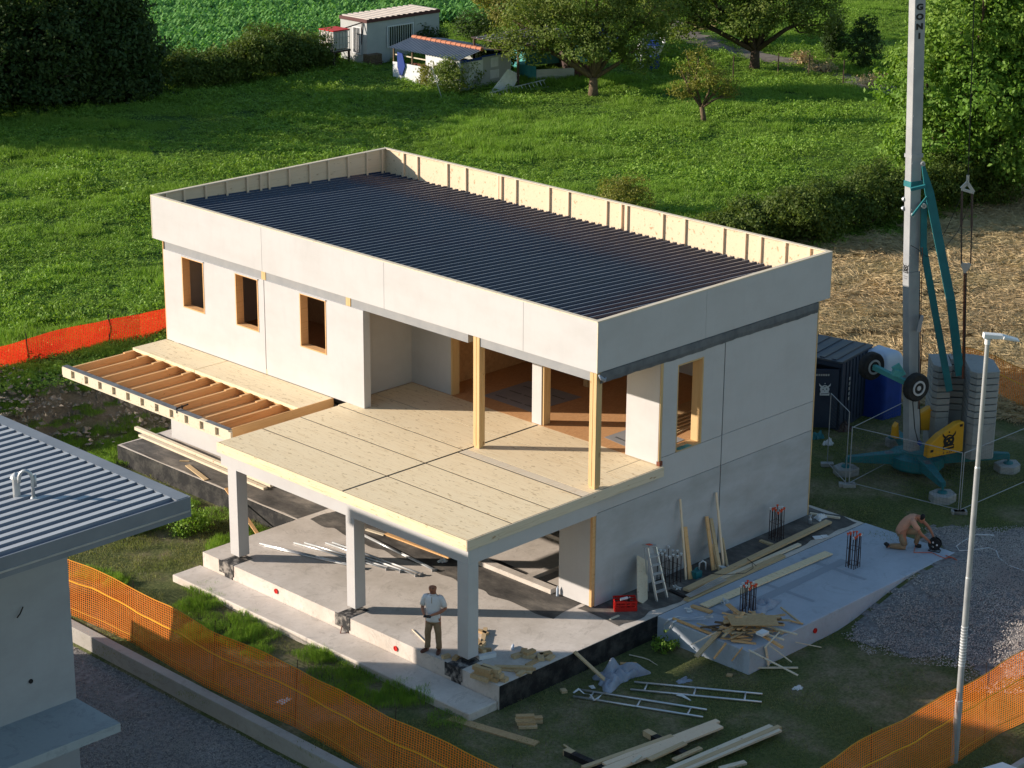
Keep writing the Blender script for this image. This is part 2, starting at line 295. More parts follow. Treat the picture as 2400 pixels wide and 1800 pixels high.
# ================================================================ GROUND AND PLANTS
def quadmesh(name,V,mat,parent=None,loc=None,k=4):
    V=np.asarray(V,np.float32).reshape(-1,3)
    L=ORG[parent.name] if parent is not None else np.array(loc if loc is not None else (0,0,0),float)
    V=V-L.astype(np.float32); n=len(V)//k
    me=bpy.data.meshes.new(name); me.vertices.add(n*k); me.vertices.foreach_set('co',V.ravel())
    me.loops.add(n*k); me.loops.foreach_set('vertex_index',np.arange(n*k,dtype=np.int32))
    me.polygons.add(n); me.polygons.foreach_set('loop_start',np.arange(0,n*k,k,dtype=np.int32))
    try: me.polygons.foreach_set('loop_total',np.full(n,k,dtype=np.int32))
    except Exception: pass
    me.materials.append(mat); me.update(calc_edges=True)
    o=bpy.data.objects.new(name,me)
    if parent is not None: COL.objects.link(o); o.parent=parent; ORG[o.name]=L
    return o
def gridsheet(name,xs,ys,mask=None,dz=0,mat=None,attr=None,kind='structure',h=hgt):
    X,Y=np.meshgrid(xs,ys,indexing='ij'); Z=h(X,Y)+dz; nx,ny=X.shape
    V=np.stack([X,Y,Z],-1).reshape(-1,3); I=np.arange(nx*ny).reshape(nx,ny)
    q=np.stack([I[:-1,:-1],I[1:,:-1],I[1:,1:],I[:-1,1:]],-1)
    if mask is not None:
        cx=(X[:-1,:-1]+X[1:,1:])/2; cy=(Y[:-1,:-1]+Y[1:,1:])/2; q=q[mask(cx,cy)]
    q=q.reshape(-1,4); used=np.unique(q); rm=np.zeros(nx*ny,np.int32); rm[used]=np.arange(len(used)); V=V[used]; q=rm[q]
    me=bpy.data.meshes.new(name); me.from_pydata(V.tolist(),[],q.tolist()); me.materials.append(mat); me.polygons.foreach_set('use_smooth',[True]*len(q))
    if attr is not None:
        a=me.color_attributes.new('zone','FLOAT_COLOR','POINT'); c=np.ones((len(V),4),np.float32); c[:,:3]=attr(V[:,0],V[:,1]); a.data.foreach_set('color',c.ravel())
    me.update(); o=bpy.data.objects.new(name,me); COL.objects.link(o); ORG[o.name]=np.zeros(3); setp(o,kind=kind); return o
def inpoly(x,y,P):
    x=np.asarray(x); y=np.asarray(y); r=np.zeros(x.shape,bool); n=len(P)
    for i in range(n):
        x0,y0=P[i][:2]; x1,y1=P[(i+1)%n][:2]
        with np.errstate(divide='ignore',invalid='ignore'): c=((y0>y)!=(y1>y))&(x<(x1-x0)*(y-y0)/(y1-y0+1e-12)+x0)
        r^=c
    return r
CORN=[gnd(*p) for p in ((320,-80),(1180,-80),(1180,60),(1000,60),(770,100),(560,150),(430,185),(300,190))]
def m_hay(x,y): 
    n=1.2*(vnoise(x,y,2.5,8)-.5); return (x+.15*y+n>20.3)&(y+n<np.maximum(19.8-.55*(x-24),14.6)+.35*np.clip(x-36,0,40))&(y>-25)
GRAV=[(5.1,-4.32),(4.2,-4.9),(4.25,-6.2),(5.0,-7.5),(4.5,-8.6),(5.6,-9.6),(8,-11.5),(16,-14),(22,-11),(13,-5.2),(11.6,-4.0),(10.4,-2.9),(9.42,-3.1),(9.42,-4.32)]
def m_grav(x,y): n=.35*(vnoise(x,y,.6,9)-.5)+.2*(vnoise(x,y,.2,10)-.5); return inpoly(x+n,y+n,GRAV)
def m_road(x,y): return (x<-9.15)&(y>-14)&(y<16)
def m_house(x,y): return ((x>-5.55)&(x<-4.6)&(y>-1.35)&(y<9.65))|((x>-4.65)&(x<9.4)&(y>-1.4)&(y<9.56))|((x>-1.45)&(x<9.2)&(y>9)&(y<17.75))|((x>.83)&(x<9.4)&(y>-4.3)&(y<-1.3))
def zone(x,y):
    w=np.maximum(sst(19.6,22.6,y+.25*np.clip(x,-8,9)+.8*vnoise(x,y,1.3,5)-.4),sst(18,24,x))
    dirt=sst(.05,.25,w)*(1-sst(.75,.97,w))*(x<10)*sst(-6.5,-3,x)*(y>17)
    patch=sst(.44,.6,.45*vnoise(x,y,2.2,11)+.55*vnoise(x,y,.6,12))
    return np.stack([1-sst(.6,.9,w),np.maximum(dirt,0),patch],-1)
def groundmat():
    m=mat('ground_soil_and_grass',(.05,.08,.02),.95,0,.1); g=NG(m); at=g.new('ShaderNodeAttribute',attribute_name='zone'); sp=g.new('ShaderNodeSeparateColor'); g.L(at.outputs['Color'],sp.inputs[0])
    f=g.noise(2.5,8,.75); f2=g.noise(14,5,.7)
    field=g.ramp(f,[(.35,(.035,.075,.015)),(.65,(.08,.14,.028))])
    green=g.ramp(f2,[(.35,(.06,.08,.028)),(.68,(.15,.165,.065))]); dry=g.ramp(f2,[(.3,(.13,.11,.065)),(.7,(.30,.25,.16))])
    site=g.mix(g.math('MULTIPLY',sp.outputs[2],g.ramp(f,[(.4,g3(.25)),(.6,g3(1))])),green,dry)
    c=g.mix(sp.outputs[0],field,site); dirt=g.ramp(g.noise(3,8,.75),[(.3,(.13,.10,.07)),(.7,(.28,.235,.17))]); c=g.mix(sp.outputs[1],c,dirt); g.col(c); g.bump(f2,.7,.05); return m
MT['ground']=groundmat()
xs=np.concatenate([[-600,-300,-150,-90,-60,-45,-36],np.arange(-30,75,.33),[80,90,110,150,250,500,900]]); ys=np.concatenate([[-600,-300,-150,-80,-50,-32],np.arange(-24,112,.33),[120,140,180,260,500,900]])
gridsheet('ground',xs,ys,mask=lambda x,y: ~((x>-3.9)&(x<8.6)&(y>-1.0)&(y<8.8)),mat=MT['ground'],attr=zone)
MT['gravel']=varied('grey_gravel',(.13,.12,.12),(.30,.285,.28),9,.95,bumps=(45,.9,.02),det=8); MT['hay']=varied('mown_hay',(.13,.09,.045),(.34,.25,.12),2.5,.95,bumps=(10,.8,.05),det=8)
gridsheet('gravel_yard',np.arange(3,23,.12),np.arange(-15,-2,.12),m_grav,.012,MT['gravel'])
gridsheet('gravel_road',np.arange(-26,-9.1,.3),np.arange(-14,16,.3),m_road,.012,MT['gravel'])
gridsheet('hay_field',np.arange(17,75,.33),np.arange(-25,40,.33),m_hay,.02,MT['hay'])
# far path behind the garden
pp=[gnd(*q) for q in ((1560,50),(1640,95),(1750,128),(1870,150),(2010,190),(2120,215),(2300,240))]
def m_path(x,y):
    d=np.full(x.shape,9e9)
    for a,b in zip(pp[:-1],pp[1:]):
        ax,ay=a[:2]; bx,by=b[:2]; t=np.clip(((x-ax)*(bx-ax)+(y-ay)*(by-ay))/((bx-ax)**2+(by-ay)**2),0,1); d=np.minimum(d,np.hypot(x-ax-t*(bx-ax),y-ay-t*(by-ay)))
    return d<.75+.7*vnoise(x,y,1.,13)
MT['path']=varied('dusty_path',(.13,.11,.09),(.22,.19,.16),2,.95); gridsheet('path',np.arange(45,75,.33),np.arange(20,70,.33),m_path,.025,MT['path'])
MT['cornsoil']=varied('corn_soil',(.02,.035,.012),(.04,.07,.02),2,.95)
gridsheet('corn_ground',np.arange(20,112,.8),np.arange(45,150,.8),lambda x,y:inpoly(x,y,CORN),.03,MT['cornsoil'])
# ---- patches
def frames(n,r,tilt):          # random unit direction tilted from z by up to tilt
    a=r.uniform(0,2*np.pi,n); t=tilt*np.sqrt(r.uniform(0,1,n)); return np.stack([np.cos(a)*np.sin(t),np.sin(a)*np.sin(t),np.cos(t)],-1)
def blades(n,size,hf,w,tilt,r,zf=None):
    c=np.zeros((n,3)); c[:,:2]=r.uniform(-size/2,size/2,(n,2)); 
    h=hf(c[:,0],c[:,1],r); d=frames(n,r,tilt)*h[:,None]; s=np.stack([r.normal(size=n),r.normal(size=n),np.zeros(n)],-1); s/=np.linalg.norm(s,axis=1)[:,None]
    ww=(w*r.uniform(.6,1.4,n))[:,None]
    if zf is not None: c[:,2]=zf(c[:,0],c[:,1],r)
    mid=c+d*.55; tip=c+d+np.stack([d[:,0]*.5,d[:,1]*.5,-.15*h],-1)
    return np.stack([c-s*ww*.4,mid+s*ww*.5,tip,mid-s*ww*.5],1)
def flatb(n,size,r,zf):
    c=np.zeros((n,3)); c[:,:2]=r.uniform(-size/2,size/2,(n,2)); c[:,2]=zf(c[:,0],c[:,1],r); a=r.normal(0,.8,n); t=r.normal(0,.16,n); L=r.uniform(.15,.45,n); d=np.stack([np.cos(a)*L,np.sin(a)*L,t*L],-1); s=np.stack([-np.sin(a),np.cos(a),r.normal(0,.7,n)],-1)*.007
    m_=c+d*.5+np.array([0,0,.012]); return np.stack([c-s*.5,m_-s,c+d,m_+s],1)
def leaves(n,size,hf,ls,r,k=1.):
    c=np.zeros((n,3)); c[:,:2]=r.uniform(-size/2,size/2,(n,2)); c[:,2]=hf(c[:,0],c[:,1],r)
    return leafq(c,ls*r.uniform(.5,1.4,n),r,frames(n,r,1.15))
def leafq(c,ls,r,nrm,asp=.55):
    n=len(c); t=r.normal(size=(n,3)); t-=nrm*(t*nrm).sum(1)[:,None]; t/=np.linalg.norm(t,axis=1)[:,None]+1e-9; b=np.cross(nrm,t); l=ls[:,None]
    return np.stack([c-t*l*.5,c-b*l*asp*.5+nrm*l*.08,c+t*l*.5,c+b*l*asp*.5+nrm*l*.08],1)
def clump(x,y,s,seed): return vnoise(x+50,y+50,s,seed)
LIB=bpy.data.collections   # patch meshes live in collections of their own
def patchset(name,fns,m):
    c=bpy.data.collections.new(name)
    for i,f in enumerate(fns):
        o=quadmesh(name+'_tuft',f(np.random.default_rng(100+i)),m); c.objects.link(o)
    return c
def scatter(name,label,cat,coll,npat,P,rot,scl):
    me=bpy.data.meshes.new(name); n=len(P); me.vertices.add(n); me.vertices.foreach_set('co',np.asarray(P,np.float32).ravel())
    a=me.attributes.new('rot','FLOAT_VECTOR','POINT'); a.data.foreach_set('vector',np.asarray(rot,np.float32).ravel())
    a=me.attributes.new('scl','FLOAT_VECTOR','POINT'); a.data.foreach_set('vector',np.asarray(scl,np.float32).ravel())
    a=me.attributes.new('idx','INT','POINT'); a.data.foreach_set('value',rng.integers(0,npat,n).astype(np.int32))
    o=bpy.data.objects.new(name,me); COL.objects.link(o); ORG[o.name]=np.zeros(3)
    ng=bpy.data.node_groups.new(name,'GeometryNodeTree'); ng.interface.new_socket('Geometry',in_out='INPUT',socket_type='NodeSocketGeometry'); ng.interface.new_socket('Geometry',in_out='OUTPUT',socket_type='NodeSocketGeometry')
    N=ng.nodes; gi=N.new('NodeGroupInput'); go=N.new('NodeGroupOutput'); ip=N.new('GeometryNodeInstanceOnPoints'); ci=N.new('GeometryNodeCollectionInfo')
    ci.inputs['Collection'].default_value=coll; ci.inputs['Separate Children'].default_value=True; ci.inputs['Reset Children'].default_value=True
    def na(nm,ty):
        q=N.new('GeometryNodeInputNamedAttribute'); q.data_type=ty; q.inputs['Name'].default_value=nm; return q.outputs[0]
    er=N.new('FunctionNodeEulerToRotation'); L=ng.links.new
    L(na('rot','FLOAT_VECTOR'),er.inputs[0]); L(er.outputs[0],ip.inputs['Rotation']); L(na('scl','FLOAT_VECTOR'),ip.inputs['Scale']); L(na('idx','INT'),ip.inputs['Instance Index'])
    L(gi.outputs[0],ip.inputs['Points']); L(ci.outputs[0],ip.inputs['Instance']); ip.inputs['Pick Instance'].default_value=True; L(ip.outputs[0],go.inputs[0])
    md=o.modifiers.new('scatter','NODES'); md.node_group=ng
    return setp(o,label,cat,kind='stuff')
def points(x0,x1,y0,y1,step,mask,margin=260,dz=0.):
    X,Y=np.meshgrid(np.arange(x0,x1,step),np.arange(y0,y1,step)); x=X.ravel()+rng.uniform(-.5,.5,X.size)*step; y=Y.ravel()+rng.uniform(-.5,.5,X.size)*step
    z=hgt(x,y); v=np.stack([x,y,z],-1)-CAM; dz_=v@D_; px=1200+FPX*(v@R_)/dz_; py=900-FPX*(v@U_)/dz_
    k=(dz_>5)&(px>-margin)&(px<2400+margin)&(py>-margin*.6)&(py<1800+margin); x,y,z=x[k],y[k],z[k]; k=mask(x,y); return np.stack([x[k],y[k],z[k]+dz],-1)
def rs(n,s0,s1,sz=None): 
    r=np.zeros((n,3)); r[:,2]=rng.uniform(0,6.283,n); s=rng.uniform(s0,s1,n); return r,np.stack([s,s,s if sz is None else sz],-1)
fm=[lambda r,i=i: np.concatenate([leaves(560,2.0,lambda x,y,q:(.01+.46*clump(x,y,.42,i)**2.)*q.uniform(.5,1.,len(x)),.105,r),blades(240,2.0,lambda x,y,q:.10+.26*clump(x,y,.5,i+9)*q.uniform(.4,1,len(x)),.022,.5,r)]) for i in range(6)]
cm=patchset('meadow_patches',fm,MT['meadow'])
fgr=[lambda r,i=i: np.concatenate([blades(900,1.7,lambda x,y,q:.14+.3*clump(x,y,.5,i)*q.uniform(.4,1,len(x)),.018,.45,r)]) for i in range(4)]
cg=patchset('tall_grass_patches',fgr,MT['meadow'])
flw=[lambda r,i=i: blades(520,1.4,lambda x,y,q:.025+.085*clump(x,y,.25,i)*q.uniform(.3,1,len(x)),.012,.8,r) for i in range(4)]
cl=patchset('lawn_patches',flw,MT['lawn'])
fst=[lambda r,i=i: flatb(2400,1.9,r,lambda x,y,q:.01+.13*clump(x,y,.5,i)*q.uniform(.1,1,len(x))) for i in range(5)]
cs=patchset('straw_patches',fst,MT['straw'])
def pebq(r,n=650,size=1.2):
    c=np.zeros((n,3)); c[:,:2]=r.uniform(-size/2,size/2,(n,2)); s=.008+.016*r.uniform(0,1,n)**2; c[:,2]=s*.6; out=[]
    P=np.array([(1,0,0),(0,1,0),(-1,0,0),(0,-1,0),(0,0,1)],float)
    Vp=c[:,None,:]+P[None]*(s[:,None,None]*r.uniform(.6,1.3,(n,5,1)))
    return np.concatenate([np.stack([Vp[:,a],Vp[:,b],Vp[:,4],Vp[:,4]+.001],1) for a,b in ((0,1),(1,2),(2,3),(3,0))])
MT['clod']=leaf('clod',(.20,.165,.125),(.34,.29,.23),(.24,.20,.15),.9,0.,.6); cp2=patchset('clod_patches',[lambda r:pebq(r,60,.5)]*3,MT['clod'])
cp=patchset('pebble_patches',[lambda r:pebq(r),lambda r:pebq(r),lambda r:pebq(r)],MT['peb'])
def cornp(r,n=34,size=2.):
    out=[]
    for _ in range(n):
        bx,by=r.uniform(-size/2,size/2,2); H=r.uniform(.55,.95)
        for k in range(8):
            a=r.uniform(0,6.283); z=H*r.uniform(.25,.8); L=r.uniform(.4,.75); w=.06; d=np.array([math.cos(a),math.sin(a),0]); s=np.array([-d[1],d[0],0])*w; p0=np.array([bx,by,z]); p1=p0+d*L*.45+np.array([0,0,.25*L*2]); p2=p0+d*L+np.array([0,0,.05])
            out+=[[p0-s*.5,p0+s*.5,p1+s,p1-s],[p1-s,p1+s,p2+s*.3,p2-s*.3]]
    return np.array(out)
cc=patchset('corn_patches',[cornp,cornp,cornp,cornp],MT['corn'])
def m_field(x,y):
    w=np.maximum(sst(19.6,22.6,y+.25*np.clip(x,-8,9)+.8*vnoise(x,y,1.3,5)-.4),sst(18,24,x)); return (w>.55)&~m_hay(x,y)&~inpoly(x,y,CORN)&~m_path(x,y)&~m_house(x,y)
P=points(-25,112,8,120,1.15,m_field); n=len(P); tall=vnoise(P[:,0]+P[:,1]*.9,P[:,1]*.25-P[:,0]*.2,3.,21); r_,s_=rs(n,.85,1.25,.35+1.35*vnoise(P[:,0],P[:,1],2.2,20)**1.5)
k=tall<.66; scatter('meadow_plants','lush green meadow of clover and weeds behind the unfinished house','meadow',cm,6,P[k],r_[k],s_[k])
scatter('tall_grass','tall fine grass standing in streaks across the meadow','grass',cg,4,P[~k],r_[~k],s_[~k]*[1,1,1.25])
print('meadow',n)
def m_lawn(x,y): return (~m_field(x,y))&(~m_hay(x,y))&(~m_grav(x,y))&(~m_house(x,y))&(x>-8.85)&~inpoly(x,y,CORN)&(rng.uniform(0,1,x.shape)<np.where(x>0,.62,.8)*(1-.9*sst(.44,.6,.45*vnoise(x,y,2.2,11)+.55*vnoise(x,y,.6,12))))
P=points(-9,24,-12,23,.75,m_lawn); r_,s_=rs(len(P),.7,1.1,rng.uniform(.7,1.3,len(P))); s_[:,2]*=np.where((P[:,0]<-5.5)|(P[:,1]>9.5),1.7,.9)
scatter('lawn_grass','short worn grass around the building site','grass',cl,4,P,r_,s_)
P=points(17,62,-20,34,1.0,m_hay); r_,s_=rs(len(P),.9,1.3,.5+1.1*vnoise(P[:,0]*.9+P[:,1]*.3,P[:,1]*1.,2.2,22)); scatter('mown_straw','dry mown straw lying over the hay field','straw',cs,5,P,r_,s_)
P=points(3,22,-14,-2,.6,lambda x,y: m_grav(x,y)&~((x<10.3)&(y>-5.0)),dz=.01); r_,s_=rs(len(P),.9,1.2); scatter('loose_gravel','loose grey gravel on the yard behind the lamp post','gravel',cp,3,P,r_,s_)
P=points(-20,-9.2,-10,14,.85,m_road,dz=.01); r_,s_=rs(len(P),.9,1.2); scatter('loose_gravel','loose gravel along the road beside the grey house','gravel',cp,3,P,r_,s_)
P=points(20,112,45,150,1.3,lambda x,y:inpoly(x,y,CORN)); r_,s_=rs(len(P),.9,1.2,rng.uniform(.8,1.15,len(P))); scatter('corn_field','field of young green corn beyond the dark trees','corn',cc,4,P,r_,s_)
def m_rub(x,y): w=np.maximum(sst(19.6,22.6,y+.25*np.clip(x,-8,9)+.8*vnoise(x,y,1.3,5)-.4),0); return (w>.02)&(w<.95)&(x>-5)&(x<9)&(y>17)&(rng.uniform(0,1,x.shape)<.45)
P=points(-6,9,17,26,.45,m_rub,dz=.0); r_,s_=rs(len(P),1.5,6.5,rng.uniform(1.5,6,len(P))); r_[:,:2]=rng.uniform(-.3,.3,(len(P),2)); scatter('rubble','stones and clods on the bare earth bank left of the house','rubble',cp2,3,P,r_,s_)
# ---- weeds at edges: tall patches
def m_edge(x,y): return ((np.abs(x+6.3+.5*np.sin(y*1.3))<.6)&(y>0)&(y<12)&(vnoise(x,y,.5,34)>.45))|((np.abs(x+5.75)<.2)&(y>-1)&(y<9))|((y>17.2)&(y<20.5)&(x<1)&(x>-6))|((x<-1.9)&(x>-4.3)&(y>10)&(y<17)&(vnoise(x,y,.9,33)>.5))|((y>19.6)&(y<25)&(x<-2.4)&(x>-9))|((y>20.2)&(y<24)&(x>-2.4)&(x<7)&(vnoise(x,y,1.1,35)>.35))
P=points(-9,3,-1,25,.7,m_edge); r_,s_=rs(len(P),.3,.6,rng.uniform(.5,1.2,len(P))); scatter('weeds','bright green weeds growing on the bank and beside the concrete step','weeds',cg,4,P,r_,s_)
# ---- trees and bushes
def crown(name,parent,blobs,nleaf,ls,m,seed=1,clr=.5,asp=.55):
    r=np.random.default_rng(seed); base=ORG[parent.name]; vol=np.array([b[3]*b[4]*b[5] for b in blobs])**.67; vol/=vol.sum(); out=[]
    for b,v in zip(blobs,vol):
        nc=max(3,int(nleaf*v/28)); d=r.normal(size=(nc,3)); d/=np.linalg.norm(d,axis=1)[:,None]; rad=r.uniform(.35,1.08,nc)**.55; ce=base+np.array(b[:3])+d*rad[:,None]*np.array(b[3:6])
        cr=clr*r.uniform(.5,1.3,nc)
        cc_=np.repeat(ce,28,0)+r.normal(size=(nc*28,3))*np.repeat(cr,28)[:,None]*np.array([.5,.5,.38])
        nn=np.repeat(d,28,0)*.8+r.normal(size=(nc*28,3))*.7+np.array([0,0,.5]); nn/=np.linalg.norm(nn,axis=1)[:,None]
        out.append(leafq(cc_,ls*r.uniform(.6,1.4,nc*28),r,nn,asp))
    return quadmesh(name,np.concatenate(out),m,parent)
def tree(name,label,cat,base,blobs,nleaf,ls,m,tr=.2,fork=.8,seed=1,group=None,bark='bark',clr=.5,lean=(0,0)):
    t=thing(name,label,cat,base,group); B=ORG[t.name]; r=np.random.default_rng(seed+50); mb=MB(); f=B+np.array([lean[0],lean[1],fork])
    mb.tube([B-[0,0,.15],B+[lean[0]*.3,lean[1]*.3,fork*.4],f],[tr*1.25,tr,tr*.85],9)
    for i,b in enumerate(blobs):
        e=B+np.array(b[:3]); q=f+(e-f)*.5+r.normal(size=3)*.12*np.linalg.norm(e-f)*.5; mb.tube([f-[0,0,.05],q,e],[tr*.6,tr*.4,tr*.12],6)
        for j in range(3):
            e2=e+r.normal(size=3)*np.array(b[3:6])*.5; mb.tube([q+(e-q)*.3,(q+e2)/2+r.normal(size=3)*.1,e2],[tr*.22,tr*.15,tr*.05],5)
    mb.build('trunk',MT[bark],t,smooth=True); crown('crown',t,blobs,nleaf,ls,m,seed,clr); return t
def bush(name,label,base,rx,ry,rz,nleaf,ls,m,seed=1,group=None,cat='bush',clr=.28):
    r=np.random.default_rng(seed); bl=[(0,0,rz*.5,rx*.75,ry*.75,rz*.55)]+[(r.uniform(-.6,.6)*rx,r.uniform(-.6,.6)*ry,rz*r.uniform(.4,.75),rx*.4,ry*.4,rz*.4) for _ in range(5)]
    t=thing(name,label,cat,base,group); B=ORG[t.name]; mb=MB()
    for b in bl: mb.tube([B-[0,0,.1],B+np.array([b[0]*.5,b[1]*.5,b[2]*.5]),B+np.array(b[:3])],[.05,.035,.012],5)
    mb.build('stem',MT['barkd'],t); crown('foliage',t,bl,nleaf,ls,m,seed,clr); return t
def view(dx,dy,dz): # offset given as (right, away, up) seen from the camera side
    r=np.array([math.cos(YAW),-math.sin(YAW)]); f=np.array([math.sin(YAW),math.cos(YAW)]); q=r*dx+f*dy; return (q[0],q[1],dz)
def vb(dx,dy,dz,a,b,c): return view(dx,dy,dz)+(a,b,c)
tree('orchard_tree','forked orchard tree with pale bare lower trunk in front of the sheds','tree',gnd(1390,226),[vb(-3.4,.3,2.6,1.4,1.4,.7),vb(-4.6,.2,2.9,.9,1,.5),vb(-1.6,.5,3.4,1.9,1.8,1.2),vb(.4,0,3.4,1.6,1.6,1.1),vb(2.5,.4,2.7,1.5,1.5,1.3),vb(-.4,1,5.0,2.7,2.2,1.5),vb(2.8,.8,4.8,2.3,1.8,1.6),vb(-3.3,1.,4.5,1.6,1.5,1.1),vb(0,1.,6.8,3.2,2.4,1.4),vb(0,-.5,2.6,1.8,1.2,.7)],40000,.15,MT['treeo'],.24,1.0,3,clr=.42)
tree('spreading_tree','broad spreading tree with dark thick trunk beside the path','tree',gnd(1768,168),[vb(-4.4,.2,2.8,1.6,1.6,.9),vb(-5.4,.5,4.2,1.6,1.6,1.2),vb(-2,.5,3.6,2.,2,1.1),vb(.8,0,3.6,2.,2,1.2),vb(3.2,.4,3.0,1.7,1.6,1.0),vb(0,1,5.4,3.,2.4,1.7),vb(-3.5,1.,5.4,2.2,2,1.5),vb(3.3,1,4.8,2,1.8,1.3),vb(0,1,7,3,2.4,1.2),vb(-.5,-.6,2.8,2,1.3,.8)],38000,.17,MT['treeo'],.28,1.2,4,bark='barkd',clr=.45)
tree('young_tree','small yellowish tree standing alone in the meadow','tree',gnd(1650,288),[vb(0,0,2.4,.9,.9,.8),vb(-.9,.1,1.6,.75,.75,.4),vb(.9,.1,1.9,.7,.7,.5),vb(-.4,0,3.2,.6,.6,.5),vb(-1.2,.1,2.6,.35,.35,.3),vb(1.25,0,1.5,.5,.5,.3)],4200,.11,MT['yel'],.13,.8,5,clr=.28,lean=(-.1,.1))
tree('apple_tree','pale green tree growing behind the shed roof','tree',gnd(1235,110),[vb(-1,0,2.2,1.5,1.5,1.1),vb(1,0,2.6,1.6,1.6,1.2),vb(0,.8,3.6,1.8,1.8,1.1),vb(-2.3,.5,3.,1.2,1.2,.9)],9000,.15,MT['yel'],.18,.8,6,clr=.4)
tree('garden_tree','dark green tree between the orchard tree and the boat','tree',gnd(1560,95),[vb(-1,0,2.4,1.8,1.8,1.2),vb(1.4,0,2.8,1.6,1.6,1.2),vb(0,.8,3.8,2,2,1.2)],9000,.16,MT['treed'],.2,.8,7,clr=.45)
mb_=gnd(2262,470)
tree('maple_tree','large bright green maple rising behind the crane','tree',mb_,[vb(-1.4,0,2.6,2.2,2.2,1.7),vb(2,-.2,2.6,2.3,2.2,1.7),vb(-1.9,.3,4.9,2.1,2.1,1.8),vb(.6,-.6,4.8,2.4,2.2,1.9),vb(3.2,.2,5,2.1,2,1.9),vb(-.7,0,7.3,2.1,2.,1.8),vb(2.1,.1,7.4,2.4,2,1.9),vb(.6,0,9.8,2.2,2,1.9),vb(3.6,.2,9.4,2.2,2,1.8)],70000,.19,MT['maple'],.35,1.2,8,bark='barkd',clr=.42)
tree('maple_tree','second bright maple half outside the right edge behind the crane cable','tree',mb_+np.array(view(5.6,1,0)),[vb(0,0,3,2.4,2.4,2),vb(0,0,6,2.6,2.4,2.2),vb(.5,0,9,2.6,2.4,2.2)],22000,.19,MT['maple'],.35,1.2,9,bark='barkd',clr=.42)
for i,(px,py,w,h) in enumerate(((2022,168,1.0,3.2),(1952,140,.65,2.6))):
    b=gnd(px,py); tree('conifer_bush',['round dark evergreen shrub on a stem beside the far meadow','narrow dark evergreen shrub beside the far path'][i],'shrub',b,[vb(0,0,h*.45,w,w,h*.36),vb(0,0,h*.72,w*.7,w*.7,h*.26)],5000,.13,MT['treed'],.08,.3,20+i,'evergreen shrubs by the far path','barkd',.2)
# dark trees at the left and the hedge below the corn
DL=[(40,250,4.6,7.5,'broad dark tree at the left edge with bright grass below'),(180,238,3.9,6.6,'tall dark tree second from the left edge'),(278,232,2.7,5.8,'dark tree overlapping the corner of the corn field'),(-190,290,4.8,8,'big dark tree outside the left edge'),(-420,330,5,8.5,'big dark tree furthest outside the left edge'),(-640,300,5,8.5,'big dark tree beyond the left edge row')]
for i,(px,py,w,h,lb) in enumerate(DL):
    b=gnd(px,py); tree('dark_tree',lb,'tree',b,[vb(-w*.35,.2,h*.45,w*.55,w*.5,h*.3),vb(w*.35,0,h*.42,w*.5,w*.5,h*.28),vb(0,.5,h*.78,w*.6,w*.5,h*.28),vb(-w*.1,-.6,h*.3,w*.6,w*.5,h*.25),vb(-w*.45,-.5,h*.14,w*.5,w*.4,h*.14),vb(w*.4,-.5,h*.14,w*.5,w*.4,h*.14)],34000 if i<3 else 12000,.24,MT['treed'],.3,1.,30+i,'dark trees at the left edge of the meadow','barkd',.6)
lb=['low dark bush closest to the dark trees under the corn field','low dark bush second from the dark trees under the corn field','dark bush in the middle of the row under the corn field','tallest dark bush of the row under the corn field','dark bush next to the water tank','dark bush under the water tank']
for i,(px,py,rx,rz) in enumerate(((425,205,1.9,1.5),(505,200,1.8,1.5),(580,188,1.9,1.9),(640,178,2.0,2.2),(700,172,1.6,1.7),(752,160,1.2,1.0))):
    bush('hedge_bush',lb[i],gnd(px,py),rx*1.15,rx*.9,rz*1.15,9000,.15,MT['hedge'],40+i,'bushes in the row below the corn field',clr=.4)
bush('field_maple_shoot','bright leafy shoot among the dark trees at the left edge',gnd(92,222),1.6,1.2,3.2,3500,.16,MT['meadow'],91,clr=.4)
lb=['dark bush at the roof corner end of the hay field hedge','dark leafy bush second from the roof in the hay field hedge','dark bush with tall grass in the middle of the hay field hedge','dark bush left of the crane mast in the hay field hedge','dark bush right of the crane mast below the maple','dark bush below the right maple']
for i,(px,py,rx,rz) in enumerate(((1690,585,1.5,1.3),(1790,580,1.7,1.7),(1905,565,1.8,2.0),(2030,545,1.9,2.1),(2190,500,2.0,2.0),(2330,480,2.2,1.8))):
    bush('field_bush',lb[i],gnd(px,py)+[.5,.5,0],rx*1.5,rx*.95,rz*(.85+.08*i),15000,.13,MT['hedge'],50+i,'bushes in the hedge beside the hay field',clr=.33)
bush('shrub','loose olive green shrub behind the roof parapet',gnd(1465,505),1.7,1.5,1.5,5200,.09,MT['yel'],61,clr=.25)
bush('bramble','bramble and fig bush growing at the corner of the sheds',gnd(1075,215),2.0,1.4,1.6,4500,.13,MT['treeo'],62,clr=.3); bush('climbing_fig','dark fig plant climbing the shed side wall',gnd(1165,185),1.5,1.1,2.3,4200,.15,MT['treed'],63,clr=.3)
bush('bramble','tall weeds in front of the white shed wall',gnd(1015,205),1.1,.9,1.3,2600,.12,MT['yel'],64,clr=.25)
bush('bank_shrub','leafy shrub behind the ribbed grey roof beside the foundation',onG(-4.2,13.6),.9,.8,.9,2400,.09,MT['meadow'],65,clr=.2); bush('bank_shrub','low weeds at the foot of the black foundation edge',onG(-3.2,12.),.7,.7,.6,1500,.08,MT['meadow'],66,clr=.2)
bush('weed','clump of bright weeds beside the black foundation wall',gnd(1555,1525),.45,.35,.35,900,.06,MT['meadow'],67,clr=.1)
